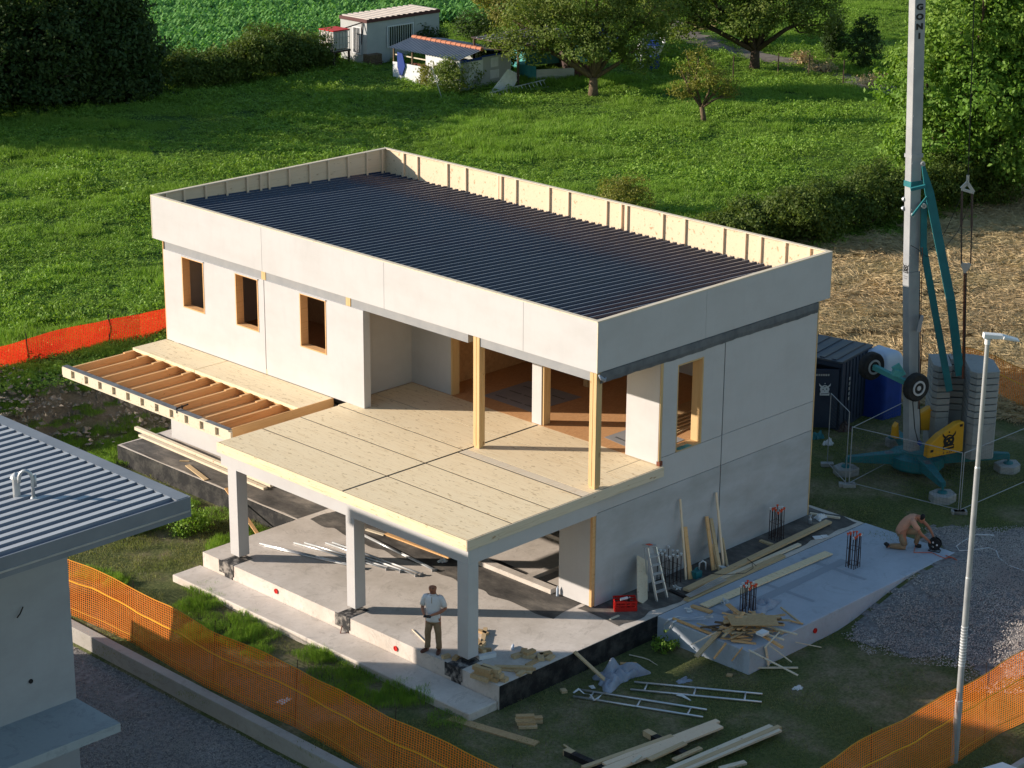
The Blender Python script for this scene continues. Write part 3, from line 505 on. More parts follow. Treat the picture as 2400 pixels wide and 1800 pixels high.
for i,(px,py) in enumerate(((610,148),(1000,130),(1120,95))): bush('garden_bush',['green bush beyond the row under the corn','dark bush behind the slate shed roof','bush at the far end of the dark roof'][i],gnd(px,py),1.6,1.5,1.7,3200,.15,MT['treed' if i else 'treeo'],70+i,clr=.4)
# ================================================================ UNFINISHED HOUSE
A_,B_=9.19,17.56; ZT,ZB,ZD=7.4,6.11,3.13
H=thing('unfinished_house','unfinished two storey house of pale panels with navy sheet roof and timber deck','house',(0,0,-.6))
# foundation
m=MB(); m.box(-4.65,9.38,-1.4,9.56,-.75,0); m.box(-1.45,9.2,9.56,17.78,-.75,0); m.build('foundation',MT['slab'],H)
m=MB(); m.box(-4.64,9.3,-1.412,-1.4,-.75,-.01); m.build('bitumen_edge',MT['bit'],H); m=MB(); m.box(-1.462,-1.45,9.56,17.79,-.75,-.01); m.build('bitumen_edge',MT['bit'],H)
m=MB(); m.box(-5.57,-4.652,-1.35,9.68,-.8,-.40); m.build('concrete_step',MT['slab'],H,bevel=.02)
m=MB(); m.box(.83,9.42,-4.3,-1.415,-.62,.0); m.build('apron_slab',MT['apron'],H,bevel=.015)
# stained floor strips
def blot(x0,x1,y0,y1,z,s=.12,seed=3,n=70):
    m=MB(); P=[]
    for (a,b) in (((x0,y0),(x1,y0)),((x1,y0),(x1,y1)),((x1,y1),(x0,y1)),((x0,y1),(x0,y0))):
        for k in range(n):
            t=k/n; P.append((a[0]+(b[0]-a[0])*t,a[1]+(b[1]-a[1])*t))
    P=[(x+s*2*(float(vnoise(x,y,.5,seed))-.5),y+s*2*(float(vnoise(x,y,.5,seed+1))-.5)) for x,y in P]
    m.add([(x,y,z) for x,y in P],[tuple(range(len(P)))]); return m
blot(-.3,9.3,-1.2,.3,.005,.10).build('floor_coating',MT['stain'],H)
blot(-1.25,.35,.3,9.3,.0055,.14,5).build('floor_coating',MT['stain'],H); blot(-1.4,0,9.6,17.7,.0055,.03,7).build('floor_coating',MT['stain'],H)
m=blot(1.95,2.2,-3.9,-1.6,.004,.05,9); m.build('damp_mark',MT['damp'],H); blot(2.2,6.9,-2.72,-2.45,.0045,.04,12).build('damp_mark',MT['damp'],H); blot(6.2,6.35,-3.7,-1.7,.004,.05,13).build('damp_mark',MT['damp'],H); blot(4.2,4.33,-3.6,-1.7,.004,.05,14).build('damp_mark',MT['damp'],H)
# red pipe caps in slab edges
for c,ax in ((GX(*T('411',685,650),-4.655),(-1,0,0)),(GX(*T('411',1460,1022),-4.655),(-1,0,0)),(GY(*T('1411',1410,1045),-4.31),(0,-1,0))):
    m=MB(); m.disc(c,ax,.0,.062,.03,18); m.disc(c+np.array(ax)*.015,ax,.045,.066,.02,18); m.build('pipe_cap',MT['redp'],H)
# columns with black brackets
for y0,y1 in ((-.10,.26),(3.85,4.16),(8.38,8.74)):
    m=MB(); m.box(-4.37,-4.03,y0,y1,.12,2.52); co=m.build('column',MT['board'],H,bevel=.008)
    m=MB(); m.box(-4.655,-4.0,y0-.08,y1+.03,.0,.012); m.tube([(-4.2,(y0+y1)/2,0),(-4.2,(y0+y1)/2,.13)],.035,8); m.box(-4.32,-4.08,y0+.03,y1-.03,.10,.125)
    m.box(-4.672,-4.656,y0-.1,y1+.12,-.32,.01); m.box(-4.669,-4.656,y0-.05,y1-.1,-.42,-.3); m.build('column_base',MT['smear'],co)
# concrete interior kerbs on lower floor
m=MB(); m.box(-.12,.12,1.3,4.2,.006,.13); m.box(.12,6,2.2,2.4,.006,.12); m.box(2.5,2.7,2.4,8.5,.006,.12); m.build('wall_kerb',MT['slab'],H)
# terrace beams
m=MB(); m.box(-4.37,-4.05,-.1,9.0,2.52,2.86); m.build('beam',MT['board'],H)
m=MB(); m.box(-4.05,.02,-.095,.2,2.50,2.86); m.build('beam',MT['board'],H)
m=MB(); m.box(-4.05,0,8.7,9.0,2.52,2.86); m.build('beam',MT['board'],H)
# deck panels with gaps
m=MB(); m.box(-4.38,2.4,-.08,9.05,2.862,3.125); m.build('deck_core',MT['black'],H); m=MB(); m.box(-1.12,0,9.72,17.03,2.93,3.02); m.build('deck_core',MT['spruce'],H)
def panel(x0,x1,y0,y1,z0=2.866,z1=ZD,mt='clt'): m=MB(); m.box(x0,x1,y0,y1,z0,z1); return m.build('deck_panel',MT[mt],H)
g=.024
for (ya,yb) in ((-.1,4.22),(4.24,9.08)):
    for (xa,xb) in ((-4.4,-2.93),(-2.93,-1.64),(-1.64,-.52 if yb<5 else -.3),): panel(xa+g,xb-g,ya+g,yb-g)
m=MB(); m.box(-.49,-.22,-.1+g,4.2,2.866,ZD+.001); m.build('floor_strip',MT['cltx'],H)
panel(-.2,1.10,-.1+g,4.22-g); panel(1.12,2.42,.62,4.22-g); panel(1.12,2.42,-.1+g,.6); panel(-.28,1.02,4.24+g,9.1); panel(1.04,2.42,4.24+g,9.1); 
m=MB(); m.box(-4.425,-4.402,-.11,9.08,2.87,ZD+.002); m.build('deck_fascia',MT['clt'],H); m=MB(); m.box(-4.425,2.44,-.125,-.102,2.87,ZD+.002); m.build('deck_fascia',MT['cltx'],H)
# balcony platform with open joists
m=MB(); m.box(-1.2,-.0,9.66,14.2,3.03,3.12); m.build('deck_panel',MT['clt'],H); m=MB(); m.box(-1.2,-.0,14.23,17.12,3.03,3.12); m.build('deck_panel',MT['clt'],H)
for y in (17.07,16.42,15.7,15.02,14.32,13.65,12.99,12.38,11.7,11.03,10.41,9.68):
    m=MB(); m.box(-3.48,-.02,y-.035,y+.035,2.82,3.028); jo=m.build('joist',MT['spruce'],H)
    m=MB(); m.box(-1.55,-1.22,y-.045,y+.045,3.029,3.055); m.build('noggin',MT['spruce'],jo)
m=MB(); m.box(-3.48,-.02,9.66,17.1,2.785,2.815); m.build('soffit_board',MT['spruce'],H)
m=MB(); m.box(-3.62,-3.49,9.62,17.14,3.06,3.10); m.box(-3.62,-3.49,9.62,17.14,2.79,2.84); m.box(-3.55,-3.49,9.62,17.14,2.84,3.06,0)
for y in np.linspace(9.75,16.95,12): m.box(-3.618,-3.55,y-.22,y+.22,2.841,3.059)
rb=m.build('rim_beam',MT['cltx'],H)
m=MB(); m.box(-3.64,-3.46,10.9,17.13,3.101,3.112); m.box(-3.62,-3.47,9.63,10.6,3.101,3.11); m.build('rim_membrane',MT['darkmem'],rb)
m=MB(); m.box(-3.49,.0,9.615,9.645,2.84,3.13); m.build('edge_joist',MT['spruce'],H)
# upper facade A (faces -X)
WT=.24
def wall(name,mt,*bx,**k): m=MB(); [m.box(*b) for b in bx]; return m.build(name,MT[mt],H,**k)
wins=[(15.19,16.20),(12.74,13.75),(9.86,10.95)]
def facA(y0,y1,z0,z1,ws):
    b=[]; ys=[y0]+[v for w in sorted(ws) for v in w]+[y1]
    for i in range(0,len(ys)-1,2): b.append((0,WT,ys[i],ys[i+1],z0,z1))
    for w in ws: b+= [(0,WT,w[0],w[1],z0,4.30),(0,WT,w[0],w[1],5.83,z1)]
    return b
wall('wall_panel','board',*facA(12.49,17.06,3.135,5.87,wins[:2])); w1p=wall('wall_panel','board',*facA(8.36,12.46,3.135,5.87,wins[2:]))
m=MB(); m.box(.02,.1,12.455,12.495,3.14,5.87); m.build('panel_joint',MT['darkmem'],H); m=MB(); m.box(-.004,.05,12.43,12.47,3.14,3.28); m.build('joint_block',MT['stud'],w1p)
for w in wins:
    m=MB(); t=.035; y0,y1=w; m.box(-.012,WT+.01,y1-t,y1,4.30,5.83); m.box(-.012,WT+.01,y0,y0+t,4.30,5.83); m.box(-.012,WT+.01,y0+t,y1-t,4.30,4.33); m.box(-.012,WT+.01,y0+t,y1-t,5.80,5.83); m.build('window_opening',MT['spruce'],H)
    m=MB(); m.box(-.035,-.001,y0-.02,y1+.02,5.831,5.855); m.build('window_head',MT['board'],H)
m=MB(); m.box(.0,WT,17.06,17.09,3.13,6.1); m.build('corner_board',MT['spruce'],H)
for y0,y1 in ((12.6,17.06),(9.08,12.42),(4.42,8.86),(.24,4.0)): m=MB(); m.box(.035,.30,y0,y1,5.872,6.13); m.build('membrane_strip',MT['membrane'],H)
for y in (12.51,8.97): m=MB(); m.box(.02,.25,y-.09,y+.09,5.872,6.13); m.build('post_head',MT['sprucez'],H)
# lower facade A
wall('lower_wall','board',(0,WT,8.9,17.06,.06,2.84)); wall('lower_wall','board',(.0,WT,.10,1.14,.03,2.5)); 
m=MB(); m.box(-.01,WT,.02,.098,.03,2.5); m.build('corner_board',MT['spruce'],H)
# recess on the terrace
wall('recess_wall','board',(.34,2.44,9.12,9.3,3.135,6.1)); rw=wall('recess_wall','board',(2.44,2.7,7.56,9.3,3.135,6.1)); m=MB(); m.box(2.44,2.71,7.5,7.558,3.135,6.1); m.build('stud_end',MT['sprucez'],rw)
pw=wall('pillar_wall','board',(2.44,2.69,4.14,4.48,3.135,6.1)); m=MB(); m.box(2.47,2.72,4.08,4.138,3.135,6.1); m.build('stud_end',MT['sprucez'],pw)
ew=wall('end_wall','board',(2.35,2.62,.02,1.10,3.16,6.1)); m=MB(); m.box(2.36,2.45,-.005,.018,3.16,5.9); m.build('stud_end',MT['sprucez'],ew); m=MB(); m.box(2.34,2.46,-.05,.05,3.135,3.25); m.build('foot_bracket',MT['rust'],ew)
for x0,y0 in ((.01,3.99),(.005,.0)):
    m=MB(); m.box(x0,x0+.20,y0,y0+.10,3.2,6.1); m.box(x0,x0+.20,y0+.115,y0+.215,3.2,6.1); m.box(x0+.02,x0+.18,y0+.02,y0+.2,3.135,3.2); m.build('post',MT['sprucez'],H)
# facade B (faces -Y)
m=MB(); m.box(2.46,3.0,0,.3,3.33,5.87); m.box(4.0,4.82,0,.3,3.33,5.87); m.box(3,4,0,.3,5.64,5.87); m.build('wall_panel',MT['board'],H)
wall('wall_panel','board',(4.86,8.69,0,.3,3.33,5.87)); wall('band_panel','board',(2.46,4.82,.0,.3,2.50,3.315)); wall('band_panel','board',(4.86,8.69,0,.3,2.50,3.315)); wall('band_panel','board',(.06,2.46,.0,.3,2.50,2.86))
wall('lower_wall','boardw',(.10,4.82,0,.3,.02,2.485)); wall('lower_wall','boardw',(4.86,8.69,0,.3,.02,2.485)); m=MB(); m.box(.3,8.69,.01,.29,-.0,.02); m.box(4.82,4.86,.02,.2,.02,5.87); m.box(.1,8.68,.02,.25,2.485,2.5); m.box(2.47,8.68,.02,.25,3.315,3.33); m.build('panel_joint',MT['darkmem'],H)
m=MB(); t=.05; m.box(3.95,4.0,-.01,.31,3.36,5.64); m.box(3.0,3.04,-.0,.31,3.36,5.64); m.box(3.,4.,-.012,.31,3.33,3.362); m.box(3.04,3.95,0,.31,5.6,5.64); wo=m.build('window_opening',MT['sprucez'],H)
m=MB(); m.box(3.12,3.62,-.03,.12,3.362,3.375); m.build('sill_strip',MT['tealtarp'],wo)
m=MB(); m.box(8.691,8.73,-.01,.3,.02,6.1); m.build('corner_board',MT['sprucez'],H)
# dark sagging membrane strip under the parapet
m=MB(); n=60; V=[];F=[]
for i in range(n+1):
    x=.12+8.55*i/n; s=.006*math.sin(i*.9)+.006*math.sin(i*2.3)+.012*math.sin(i*.21); V+=[(x,-.02-.008*abs(math.sin(i*.5)),6.10),(x,-.035+s*.5,5.93+s*.4),(x,-.01,5.82+s)]
for i in range(n): F+=[(3*i,3*i+1,3*i+4,3*i+3),(3*i+1,3*i+2,3*i+5,3*i+4)]
m.add(V,F); m.box(.1,8.68,.005,.29,5.872,6.1); m.build('membrane_strip',MT['darkmem'],H)
m=MB(); m.tube([(.02,-.06,6.08),(.10,-.08,5.98),(.22,-.05,5.9),(.3,-.03,5.95)],[.02,.05,.05,.02],7); m.build('membrane_fold',MT['tarp'],H,smooth=True)
# back and left walls, ceilings, floors
wall('back_wall','board',(8.45,8.69,.3,17.06,.0,6.1)); wall('side_wall','board',(WT,8.45,16.8,17.06,.0,6.1))
wall('ceiling','osb',(.3,8.69,.3,17.0,6.14,6.3)); 
m=MB(); m.box(2.42,8.45,.3,16.8,3.0,ZD+.002); m.box(.34,2.42,9.3,16.8,3.0,ZD+.002); m.build('upper_floor',MT['osb'],H); wall('floor_slab','darkmem',(.34,8.45,.3,16.8,2.86,2.998))
wall('partition','osb',(2.7,8.4,8.2,8.36,3.135,5.0)); wall('partition','osb',(4.2,4.35,8.36,16.8,3.135,6.1)); wall('partition','osb',(2.2,4.2,11.6,11.7,3.135,6.1))
for x,y in ((1.3,16.25),(4.9,2.7),(5.6,5.4),(6.8,2.3),(4.3,5.9)): m=MB(); m.box(x,x+.16,y,y+.16,3.135,6.14); m.build('interior_post',MT['sprucez'],H)
# printed membrane sheets on the floor
def sheet(pts,z,name='membrane_sheet'):
    P=[GZ(*T('76',x,y),z) for x,y in pts]; m=MB(); m.extr(P,(0,0,.004)); sh_=m.build(name,MT['membrane'],H)
    c=sum(P)/4; e=(P[1]-P[0]); e/=np.linalg.norm(e); f=(P[3]-P[0]); L=np.linalg.norm(f); f/=L; W_=np.linalg.norm(P[1]-P[0])
    k=MB(); r=random.Random(3)
    for i in range(3):
        for j in range(3):
            o=P[0]+e*W_*(.12+.3*i)+f*L*(.15+.3*j)+np.array([0,0,.006])
            for q in range(9):
                hh=.05+.02*r.random(); a=o+e*(q*.05); k.add([a,a+e*.03,a+e*.03+f*hh,a+f*hh],[(0,1,2,3)])
    k.build('printed_marks',MT['black'],sh_)
sheet([(1190,905),(1505,1010),(1835,915),(1490,810)],3.137); sheet([(1980,1175),(2250,1290),(2500,1190),(2230,1090)],3.139)
for i,(x,y) in enumerate(((4.2,1.2),(4.35,1.25))): m=MB(); m.bar((x-.9,y-.1,3.15),(x+1.0,y+.15,3.15),.1,.03); m.build('loose_board',MT['plank'],H)
for k in range(5): m=MB(); m.box(4.6+k*.04,7.4-k*.2,1.3+k*.1,2.6-k*.12,3.14+k*.05,3.18+k*.05); m.build('stacked_sheet',MT['osbl'],H)
# ---- parapet
def para(name,*b): m=MB(); [m.box(*q) for q in b]; return m.build(name,MT['board'],H)
ja=[0,2.45,7.52,12.53,B_]
for y0,y1 in zip(ja[:-1],ja[1:]): para('parapet_panel',(0,.035,y0+.006,y1-.006,ZB,ZT-.03))
jb=[.036,4.03,A_]
for x0,x1 in zip(jb[:-1],jb[1:]): para('parapet_panel',(x0+.004,x1-.004,0,.035,ZB,ZT-.03))
para('parapet_panel',(A_-.035,A_,.036,B_-.04,ZB,ZT-.03)); para('parapet_panel',(0.04,A_,B_-.035,B_,ZB,ZT-.03))
def ply(*b): m=MB(); [m.box(*q) for q in b]; return m.build('parapet_lining',MT['plypanel'],H)
ply((.037,.055,.06,B_-.05,ZB,ZT-.03)); ply((A_-.055,A_-.037,.06,B_-.05,ZB,ZT-.03)); ply((.06,A_-.06,.037,.055,ZB,ZT-.03)); ply((.06,A_-.06,B_-.055,B_-.037,ZB,ZT-.03))
c=.115
m=MB(); m.box(-.004,c,-.004,B_+.004,ZT-.03,ZT); m.box(A_-c,A_+.004,-.004,B_+.004,ZT-.03,ZT-.002); m.box(c,A_-c,-.004,c,ZT-.03,ZT); m.box(c,A_-c,B_-c,B_+.004,ZT-.03,ZT); m.build('parapet_cap',MT['cltx'],H)
for x,y in ((0,0),(0,B_),(A_,0)): m=MB(); m.box(x-.006,x+.02,y-.02,y+.006,ZB,ZT-.03) if x==0 else m.box(x-.01,x+.006,y-.006,y+.02,ZB,ZT-.03); m.build('corner_strip',MT['cltx'],H)
st=sorted(set([16.65,16.01,14.66,13.84,12.42,12.3,11.68,10.3,9.52,8.0,7.43,7.21,5.86,5.04,3.66,2.88,2.34,1.51,.69]))
for y in st: m=MB(); m.box(A_-c,A_-.056,y-.045,y+.045,6.60,ZT-.031); m.build('stud',MT['stud'],H)
for x in (.5,1.14,1.93,2.72,3.5,4.01,4.34,5.13,5.95,6.71,7.52,8.31,8.95): m=MB(); m.box(x-.035,x+.035,B_-c,B_-.056,6.60,ZT-.031); m.build('stud',MT['stud'],H)
for y in np.arange(.8,17,.8): m=MB(); m.box(.056,c,y-.03,y+.03,6.60,ZT-.031); m.build('stud',MT['stud'],H)
for x in np.arange(.8,9,.8): m=MB(); m.box(x-.03,x+.03,.056,c,6.60,ZT-.031); m.build('stud',MT['stud'],H)
# ribbed roof: trapezoidal ribs running along X
def ribbed(m,x0,x1,y0,y1,z,pitch,rh,top,base,along='x',slope=0.,crest=False):
    n=int(round((y1-y0)/pitch)); V=[];F=[]; prof=[]
    for i in range(n):
        a=y0+i*pitch; prof+=[(a,0),(a+base,0),(a+base+(pitch-base-top)/2,rh),(a+base+(pitch-base-top)/2+top,rh)]
    prof.append((y0+n*pitch,0))
    for (p,h) in prof:
        for xx,sg in ((x0,0),(x1,1)):
            V.append((xx,p,z+h+slope*sg) if along=='x' else (p,xx,z+h+slope*sg))
    for i in range(len(prof)-1): F.append((2*i,2*i+1,2*i+3,2*i+2) if along!='x' else (2*i,2*i+1,2*i+3,2*i+2)[::1])
    m.add(V,F)
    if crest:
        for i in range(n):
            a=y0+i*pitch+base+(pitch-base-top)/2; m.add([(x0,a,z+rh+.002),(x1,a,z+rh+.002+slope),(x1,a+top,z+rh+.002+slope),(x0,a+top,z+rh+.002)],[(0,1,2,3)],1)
    return m
m=MB(); ribbed(m,.06,A_-.13,.12,B_-.12,7.05,.26,.06,.035,.185,crest=True,slope=-.45); m.build('roof_sheet',[MT['navy'],MT['crest']],H)  # sunlit rib lines are put into the crest colour
m=MB(); m.hexa([(.06,.06,6.31),(A_-.06,.06,6.31),(A_-.06,B_-.06,6.31),(.06,B_-.06,6.31),(.06,.06,7.04),(A_-.06,.06,6.585),(A_-.06,B_-.06,6.585),(.06,B_-.06,7.04)]); m.build('roof_deck',MT['darkmem'],H)
# clamp
cp_=GZ(*T('06',1165,990),3.13); m=MB(); m.bar(cp_+[-.12,-.0,.03],cp_+[.3,.02,.05],.02,.04); m.bar(cp_+[-.1,0,.06],cp_+[-.1,0,-.1],.03,.03); m.bar(cp_+[.08,0,.08],cp_+[.08,0,-.02],.04,.03); m.tube([cp_+[-.1,0,-.08],cp_+[.06,0,-.08]],.014,6)
m.build('clamp',MT['black'],label='black bar clamp gripping the edge beam of the open balcony joists',cat='clamp')
# ================================================================ GREY NEIGHBOUR HOUSE
nh=(-12.33,-.31); ZR=6.40
N=thing('grey_house','grey rendered house with light ribbed metal roof at the left edge','house',(-16,5,-1))
m=MB(); ribbed(m,-24,-12.62,-.28,12.8,6.40,.29,.08,.13,.135,crest=True); m.build('roof',[MT['greyroof'],MT['litcrest']],N)
m=MB(); m.box(-12.62,-12.33,-.31,12.8,6.38,6.475); m.box(-24,-12.33,-.345,-.31,6.05,6.465); m.box(-12.33,-12.30,-.345,12.8,6.05,6.475); m.build('verge_flashing',MT['greymet'],N)
m=MB(); m.box(-24,-12.36,-.29,12.78,6.10,6.34); ne=m.build('roof_edge',MT['greymet'],N); m=MB(); m.box(-24,-12.34,-.36,-.346,6.16,6.20); m.build('gutter_seam',MT['galv'],ne)
m=MB(); m.box(-22,-12.95,3.17,10.6,-1.1,6.1); m.box(-16,-12.96,10.6,12.4,-1.1,2.1); nw=m.build('wall',MT['nwall'],N)
m=MB(); m.box(-22,-12.95,1.57,3.169,.80,1.0); m.build('porch_roof',MT['nledge'],N)
q=GY(*T('012',200,1097),3.16); m=MB(); m.disc(q,(0,-1,0),0,.05,.03,12); m.build('wall_hole',MT['black'],nw)
q=GY(*T('012',130,650),3.1); m=MB(); m.tube([q+[-.08,-.0,-.1],q+[.0,0,-.03],q+[.08,0,.1]],.015,6); m.build('wire_end',MT['black'],nw)
b=GZ(*T('06',110,1560),6.46); m=MB(); m.lathe(b,[(.075,0),(.075,.38),(.07,.40)],14); m.lathe(b+[0,0,.42],[(.02,-.04),(.115,-.02),(.10,.03),(.03,.09),(.005,.10)],14)
for a in range(4): t=a*math.pi/2; m.bar(b+[.06*math.cos(t),.06*math.sin(t),.38],b+[.06*math.cos(t),.06*math.sin(t),.43],.012,.012)
m.build('roof_vent',MT['galv'],N,smooth=False)
b=GZ(*T('06',218,1575),6.46); w=GZ(*T('06',135,1575),6.46)-b; w/=np.linalg.norm(w); L=.62; m=MB(); pts=[b,b+[0,0,L-.2]]+[b+[0,0,L-.2]+w*(.13-.13*math.cos(t))+np.array([0,0,.18*math.sin(t)]) for t in np.linspace(.3,math.pi,8)]+[b+[0,0,L-.28]+w*.26]; m.tube(pts,.035,10); m.tube([b+[.06,0,.25],b+[.06,0,L-.12]],.03,8); m.lathe(b,[(.07,0),(.05,.05)],10); m.build('gooseneck_pipe',MT['galv'],N,smooth=True)
# curb wall, pillar
m=MB(); m.box(-9.15,-8.88,-13.,11.6,-1.1,-.5)
m.build('garden_wall',MT['curb'],bevel=.01,label='low precast concrete wall along the gravel road beside the orange net',cat='wall')
m=MB(); m.box(-9.18,-8.85,11.62,11.98,-1.1,.35); m.build('gate_pillar',MT['curb'],label='short concrete pillar half hidden under the grey roof edge',cat='pillar')
m=MB(); m.box(-8.0,14,-11.35,-11.2,-.7,-.50); m.build('kerb',MT['curb'],bevel=.01,label='concrete kerb between the right orange net and the road',cat='kerb')
gridsheet('road',np.arange(-9,30,.5),np.arange(-30,-11.3,.5),lambda x,y:y<-11.3,.02,MT['asph'])
# ================================================================ LOOSE THINGS ON THE SITE
def plank(name,label,a,b,w,h,mt='plank',cat='plank',group=None,up=(0,0,1),lift=True,bev=0):
    a=np.array(a,float).copy(); b=np.array(b,float).copy()
    if lift: a[2]+=h/2+.004; b[2]+=h/2+.004
    m=MB(); m.bar(a,b,w,h,up); return m.build(name,MT[mt],bevel=bev,label=label,cat=cat,group=group)
t=T
# long timbers on the foundation behind column
plank('long_timber','pale long timber nearest the wall under the open balcony',GZ(*t('06',882,1125),.05),GZ(*t('06',1762,1500),.0),.12,.10,'cltx','timber',lift=True)
plank('long_timber','pale long timber on the black edge under the open balcony',GZ(*t('06',910,1168),.0),GZ(*t('06',1720,1515),.0),.14,.07,'cltx','timber')
plank('short_board','short loose board on the dark foundation edge under the balcony',GZ(*t('06',1215,1360)),GZ(*t('06',1338,1455)),.14,.03)
plank('stick','small stick on the dark foundation edge',GZ(*t('06',1165,1331)),GZ(*t('06',1226,1334)),.05,.03)
q=GX(*t('06',1465,1505),-1.5); e=onG(-2.3,9.9); m=MB(); m.bar(e,q,.10,.03); m.build('leaning_board',MT['spruce'],label='narrow board leaning on the foundation beside the left column',cat='board')
# aluminium props
PR=[((578,343),(1240,495)),((608,358),(1225,500)),((800,338),(1400,505)),((868,338),(1490,520)),((1005,338),(1590,546)),((1048,335),(1625,540)),((1238,280),(1715,512)),((1262,296),(1700,512))]
LB=['leftmost thin telescopic prop on the slab','second thin telescopic prop lying beside the leftmost one','telescopic prop ending behind the middle column','telescopic prop in the middle of the fan','telescopic prop with its foot plate in the sunlight','longest telescopic prop beside the middle column','upper white prop right of the middle column','lower white prop right of the middle column']
for i,((x0,y0),(x1,y1)) in enumerate(PR):
    a=GZ(*t('411',x0,y0),.035); b=GZ(*t('411',x1,y1),.035+.004*(i%2)); th=thing('telescopic_prop',LB[i],'steel prop',a-[0,0,.035],'props lying on the terrace slab'); d=(b-a); u=d/np.linalg.norm(d)
    m=MB(); m.tube([a,a+d*.55],.03,8); m.build('outer_tube',MT['alu'],th,smooth=True); m=MB(); m.tube([a+d*.5,b],.022,8); m.build('inner_tube',MT['white'],th,smooth=True); m=MB(); m.bar(b,b+u*.02,.11,.07); m.build('foot_plate',MT['alu'],th)
plank('orange_board','narrow orange board along the dark floor strip behind the props',GZ(*t('411',1395,285)),GZ(*t('411',1812,440)),.12,.04,'spruce','board'); plank('orange_board','short pale board touching the narrow orange board',GZ(*t('411',1268,255)),GZ(*t('411',1385,291)),.10,.03,'cltx','board')
def crumple(name,label,c,rx,ry,rz,mt,cat,seed=1,n=34):
    r=np.random.default_rng(seed); V=[];F=[]
    for i in range(n+1):
        for j in range(n+1):
            u=-1+2*i/n; v=-1+2*j/n; rr=math.hypot(u,v); ang=math.atan2(v,u); f=1+.25*math.sin(3*ang+seed)+.12*math.sin(7*ang+2*seed)
            x=u*rx*f*.8; y=v*ry*f*.8; z=rz*max(0,1-min(1,max(abs(u),abs(v)))**3)*(.35+.9*abs(float(vnoise(x+5,y+5,rx*.35,seed))-.5)*2)+.012*float(vnoise(x,y,.05,seed+2)); z=max(z,.006)
            V.append((c[0]+x,c[1]+y,c[2]+z))
    for i in range(n):
        for j in range(n): F.append((i*(n+1)+j,(i+1)*(n+1)+j,(i+1)*(n+1)+j+1,i*(n+1)+j+1))
    o=linkmesh(name,V,F,MT[mt]); return setp(o,label,cat)
crumple('crumpled_tarp','crumpled grey tarpaulin heaped on the grass beside the ladder frames',gnd(*t('1012',1230,1075)),.75,.45,.42,'tarp','tarp',3)
crumple('plastic_scrap','small grey plastic scrap on the grass above the ladder frames',gnd(*t('1012',1668,1095)),.22,.14,.06,'tarp','plastic scrap',5,14)
crumple('plastic_scrap','small pale plastic scrap on the grass right of the ladder frames',gnd(*t('1411',1300,1420)),.16,.1,.06,'white','plastic scrap',6,14)
crumple('plastic_scrap','pale green plastic scrap on the grass at the gravel edge',gnd(*t('1812',675,838)),.10,.1,.06,'ibc','plastic scrap',7,12)
crumple('crumpled_tarp','grey tarpaulin spread on the apron around the front rebar bundle',GZ(*t('1411',1040,900),.006),.75,.42,.16,'tarp','tarp',8)
crumple('plastic_bag','white plastic bag at the back corner of the apron',GZ(*t('1411',1443,318),.006),.2,.14,.14,'white','plastic bag',9,14)
for i,(x,y,k) in enumerate(((690,440,'w'),)): pass
crumple('plastic_bag','crumpled white bag on the slab by the end of the orange board',GZ(*t('411',1765,458),.006),.16,.11,.10,'white','plastic bag',12,14)
# blocks of timber
def pile(specs,label_fn,group,cat='timber block',name='timber_block',mt=('plank','osbl')):
    for i,(P,ang,L,w,h) in enumerate(specs):
        a=math.radians(ang); d=np.array([math.cos(a),math.sin(a),0]); m=MB(); c=np.array(P,float); m.bar(c-d*L/2+[0,0,h/2],c+d*L/2+[0,0,h/2],w,h); m.build(name,MT[mt[i%2]],label=label_fn[i],cat=cat,group=group)
b=GZ(*t('1012',455,1085)); S_=[]
for k,(dx,dy,z,an) in enumerate(((-.30,.30,0,-80),(-.14,.12,0,-78),(.04,-.02,0,-82),(-.22,.22,.105,-78),(-.05,.05,.105,-84),(-.26,.26,.21,-80),(-.10,.12,.21,-76))):
    S_.append(((b[0]+dx*.9,b[1]+dy*.9,z+.005),an,.48,.15,.1))
pile(S_,['bottom left block of the stack at the slab corner','bottom middle block of the stack at the slab corner','bottom front block of the stack at the slab corner','middle layer left block of the stack at the slab corner','middle layer right block of the stack at the slab corner','top left block of the stack at the slab corner','top right block of the stack at the slab corner'],'timber blocks stacked at the slab corner')
S_=[(tuple(GZ(*t('1012',x,y),z)),an,L,w,h) for x,y,z,an,L,w,h in ((350,880,.005,20,.4,.09,.09),(365,905,.005,-50,.4,.09,.09),(350,900,.1,80,.34,.09,.09),(338,860,.005,60,.4,.09,.09),(372,805,.005,40,.75,.1,.06),(345,780,.005,95,.5,.1,.06))]
pile(S_,['block lying behind the right column near the white foam bar','crossed block behind the right column','upper block behind the right column','block half hidden behind the right column','long orange offcut sticking out behind the right column','second offcut hidden behind the right column'],'offcuts behind the right column')
S_=[(tuple(GZ(*t('1012',x,y),z)),an,L,w,h) for x,y,z,an,L,w,h in ((585,940,.005,-10,.26,.14,.08),(628,918,.005,35,.3,.14,.08),(665,945,.005,-60,.3,.13,.08),(668,915,.09,-5,.28,.14,.07),(738,950,.005,50,.3,.15,.08),(770,930,.005,-20,.3,.13,.08),(800,950,.005,15,.26,.14,.06),(700,972,.005,5,.55,.14,.03))]
pile(S_,['leftmost scattered block on the slab edge','scattered block second from the left on the slab edge','scattered block in the middle of the slab edge heap','block lying on top of the scattered slab edge heap','tilted block right of the middle of the slab edge heap','pale block behind the tilted block on the slab edge','rightmost scattered block on the slab edge','flat long offcut in front of the scattered blocks'],'blocks scattered along the slab edge')
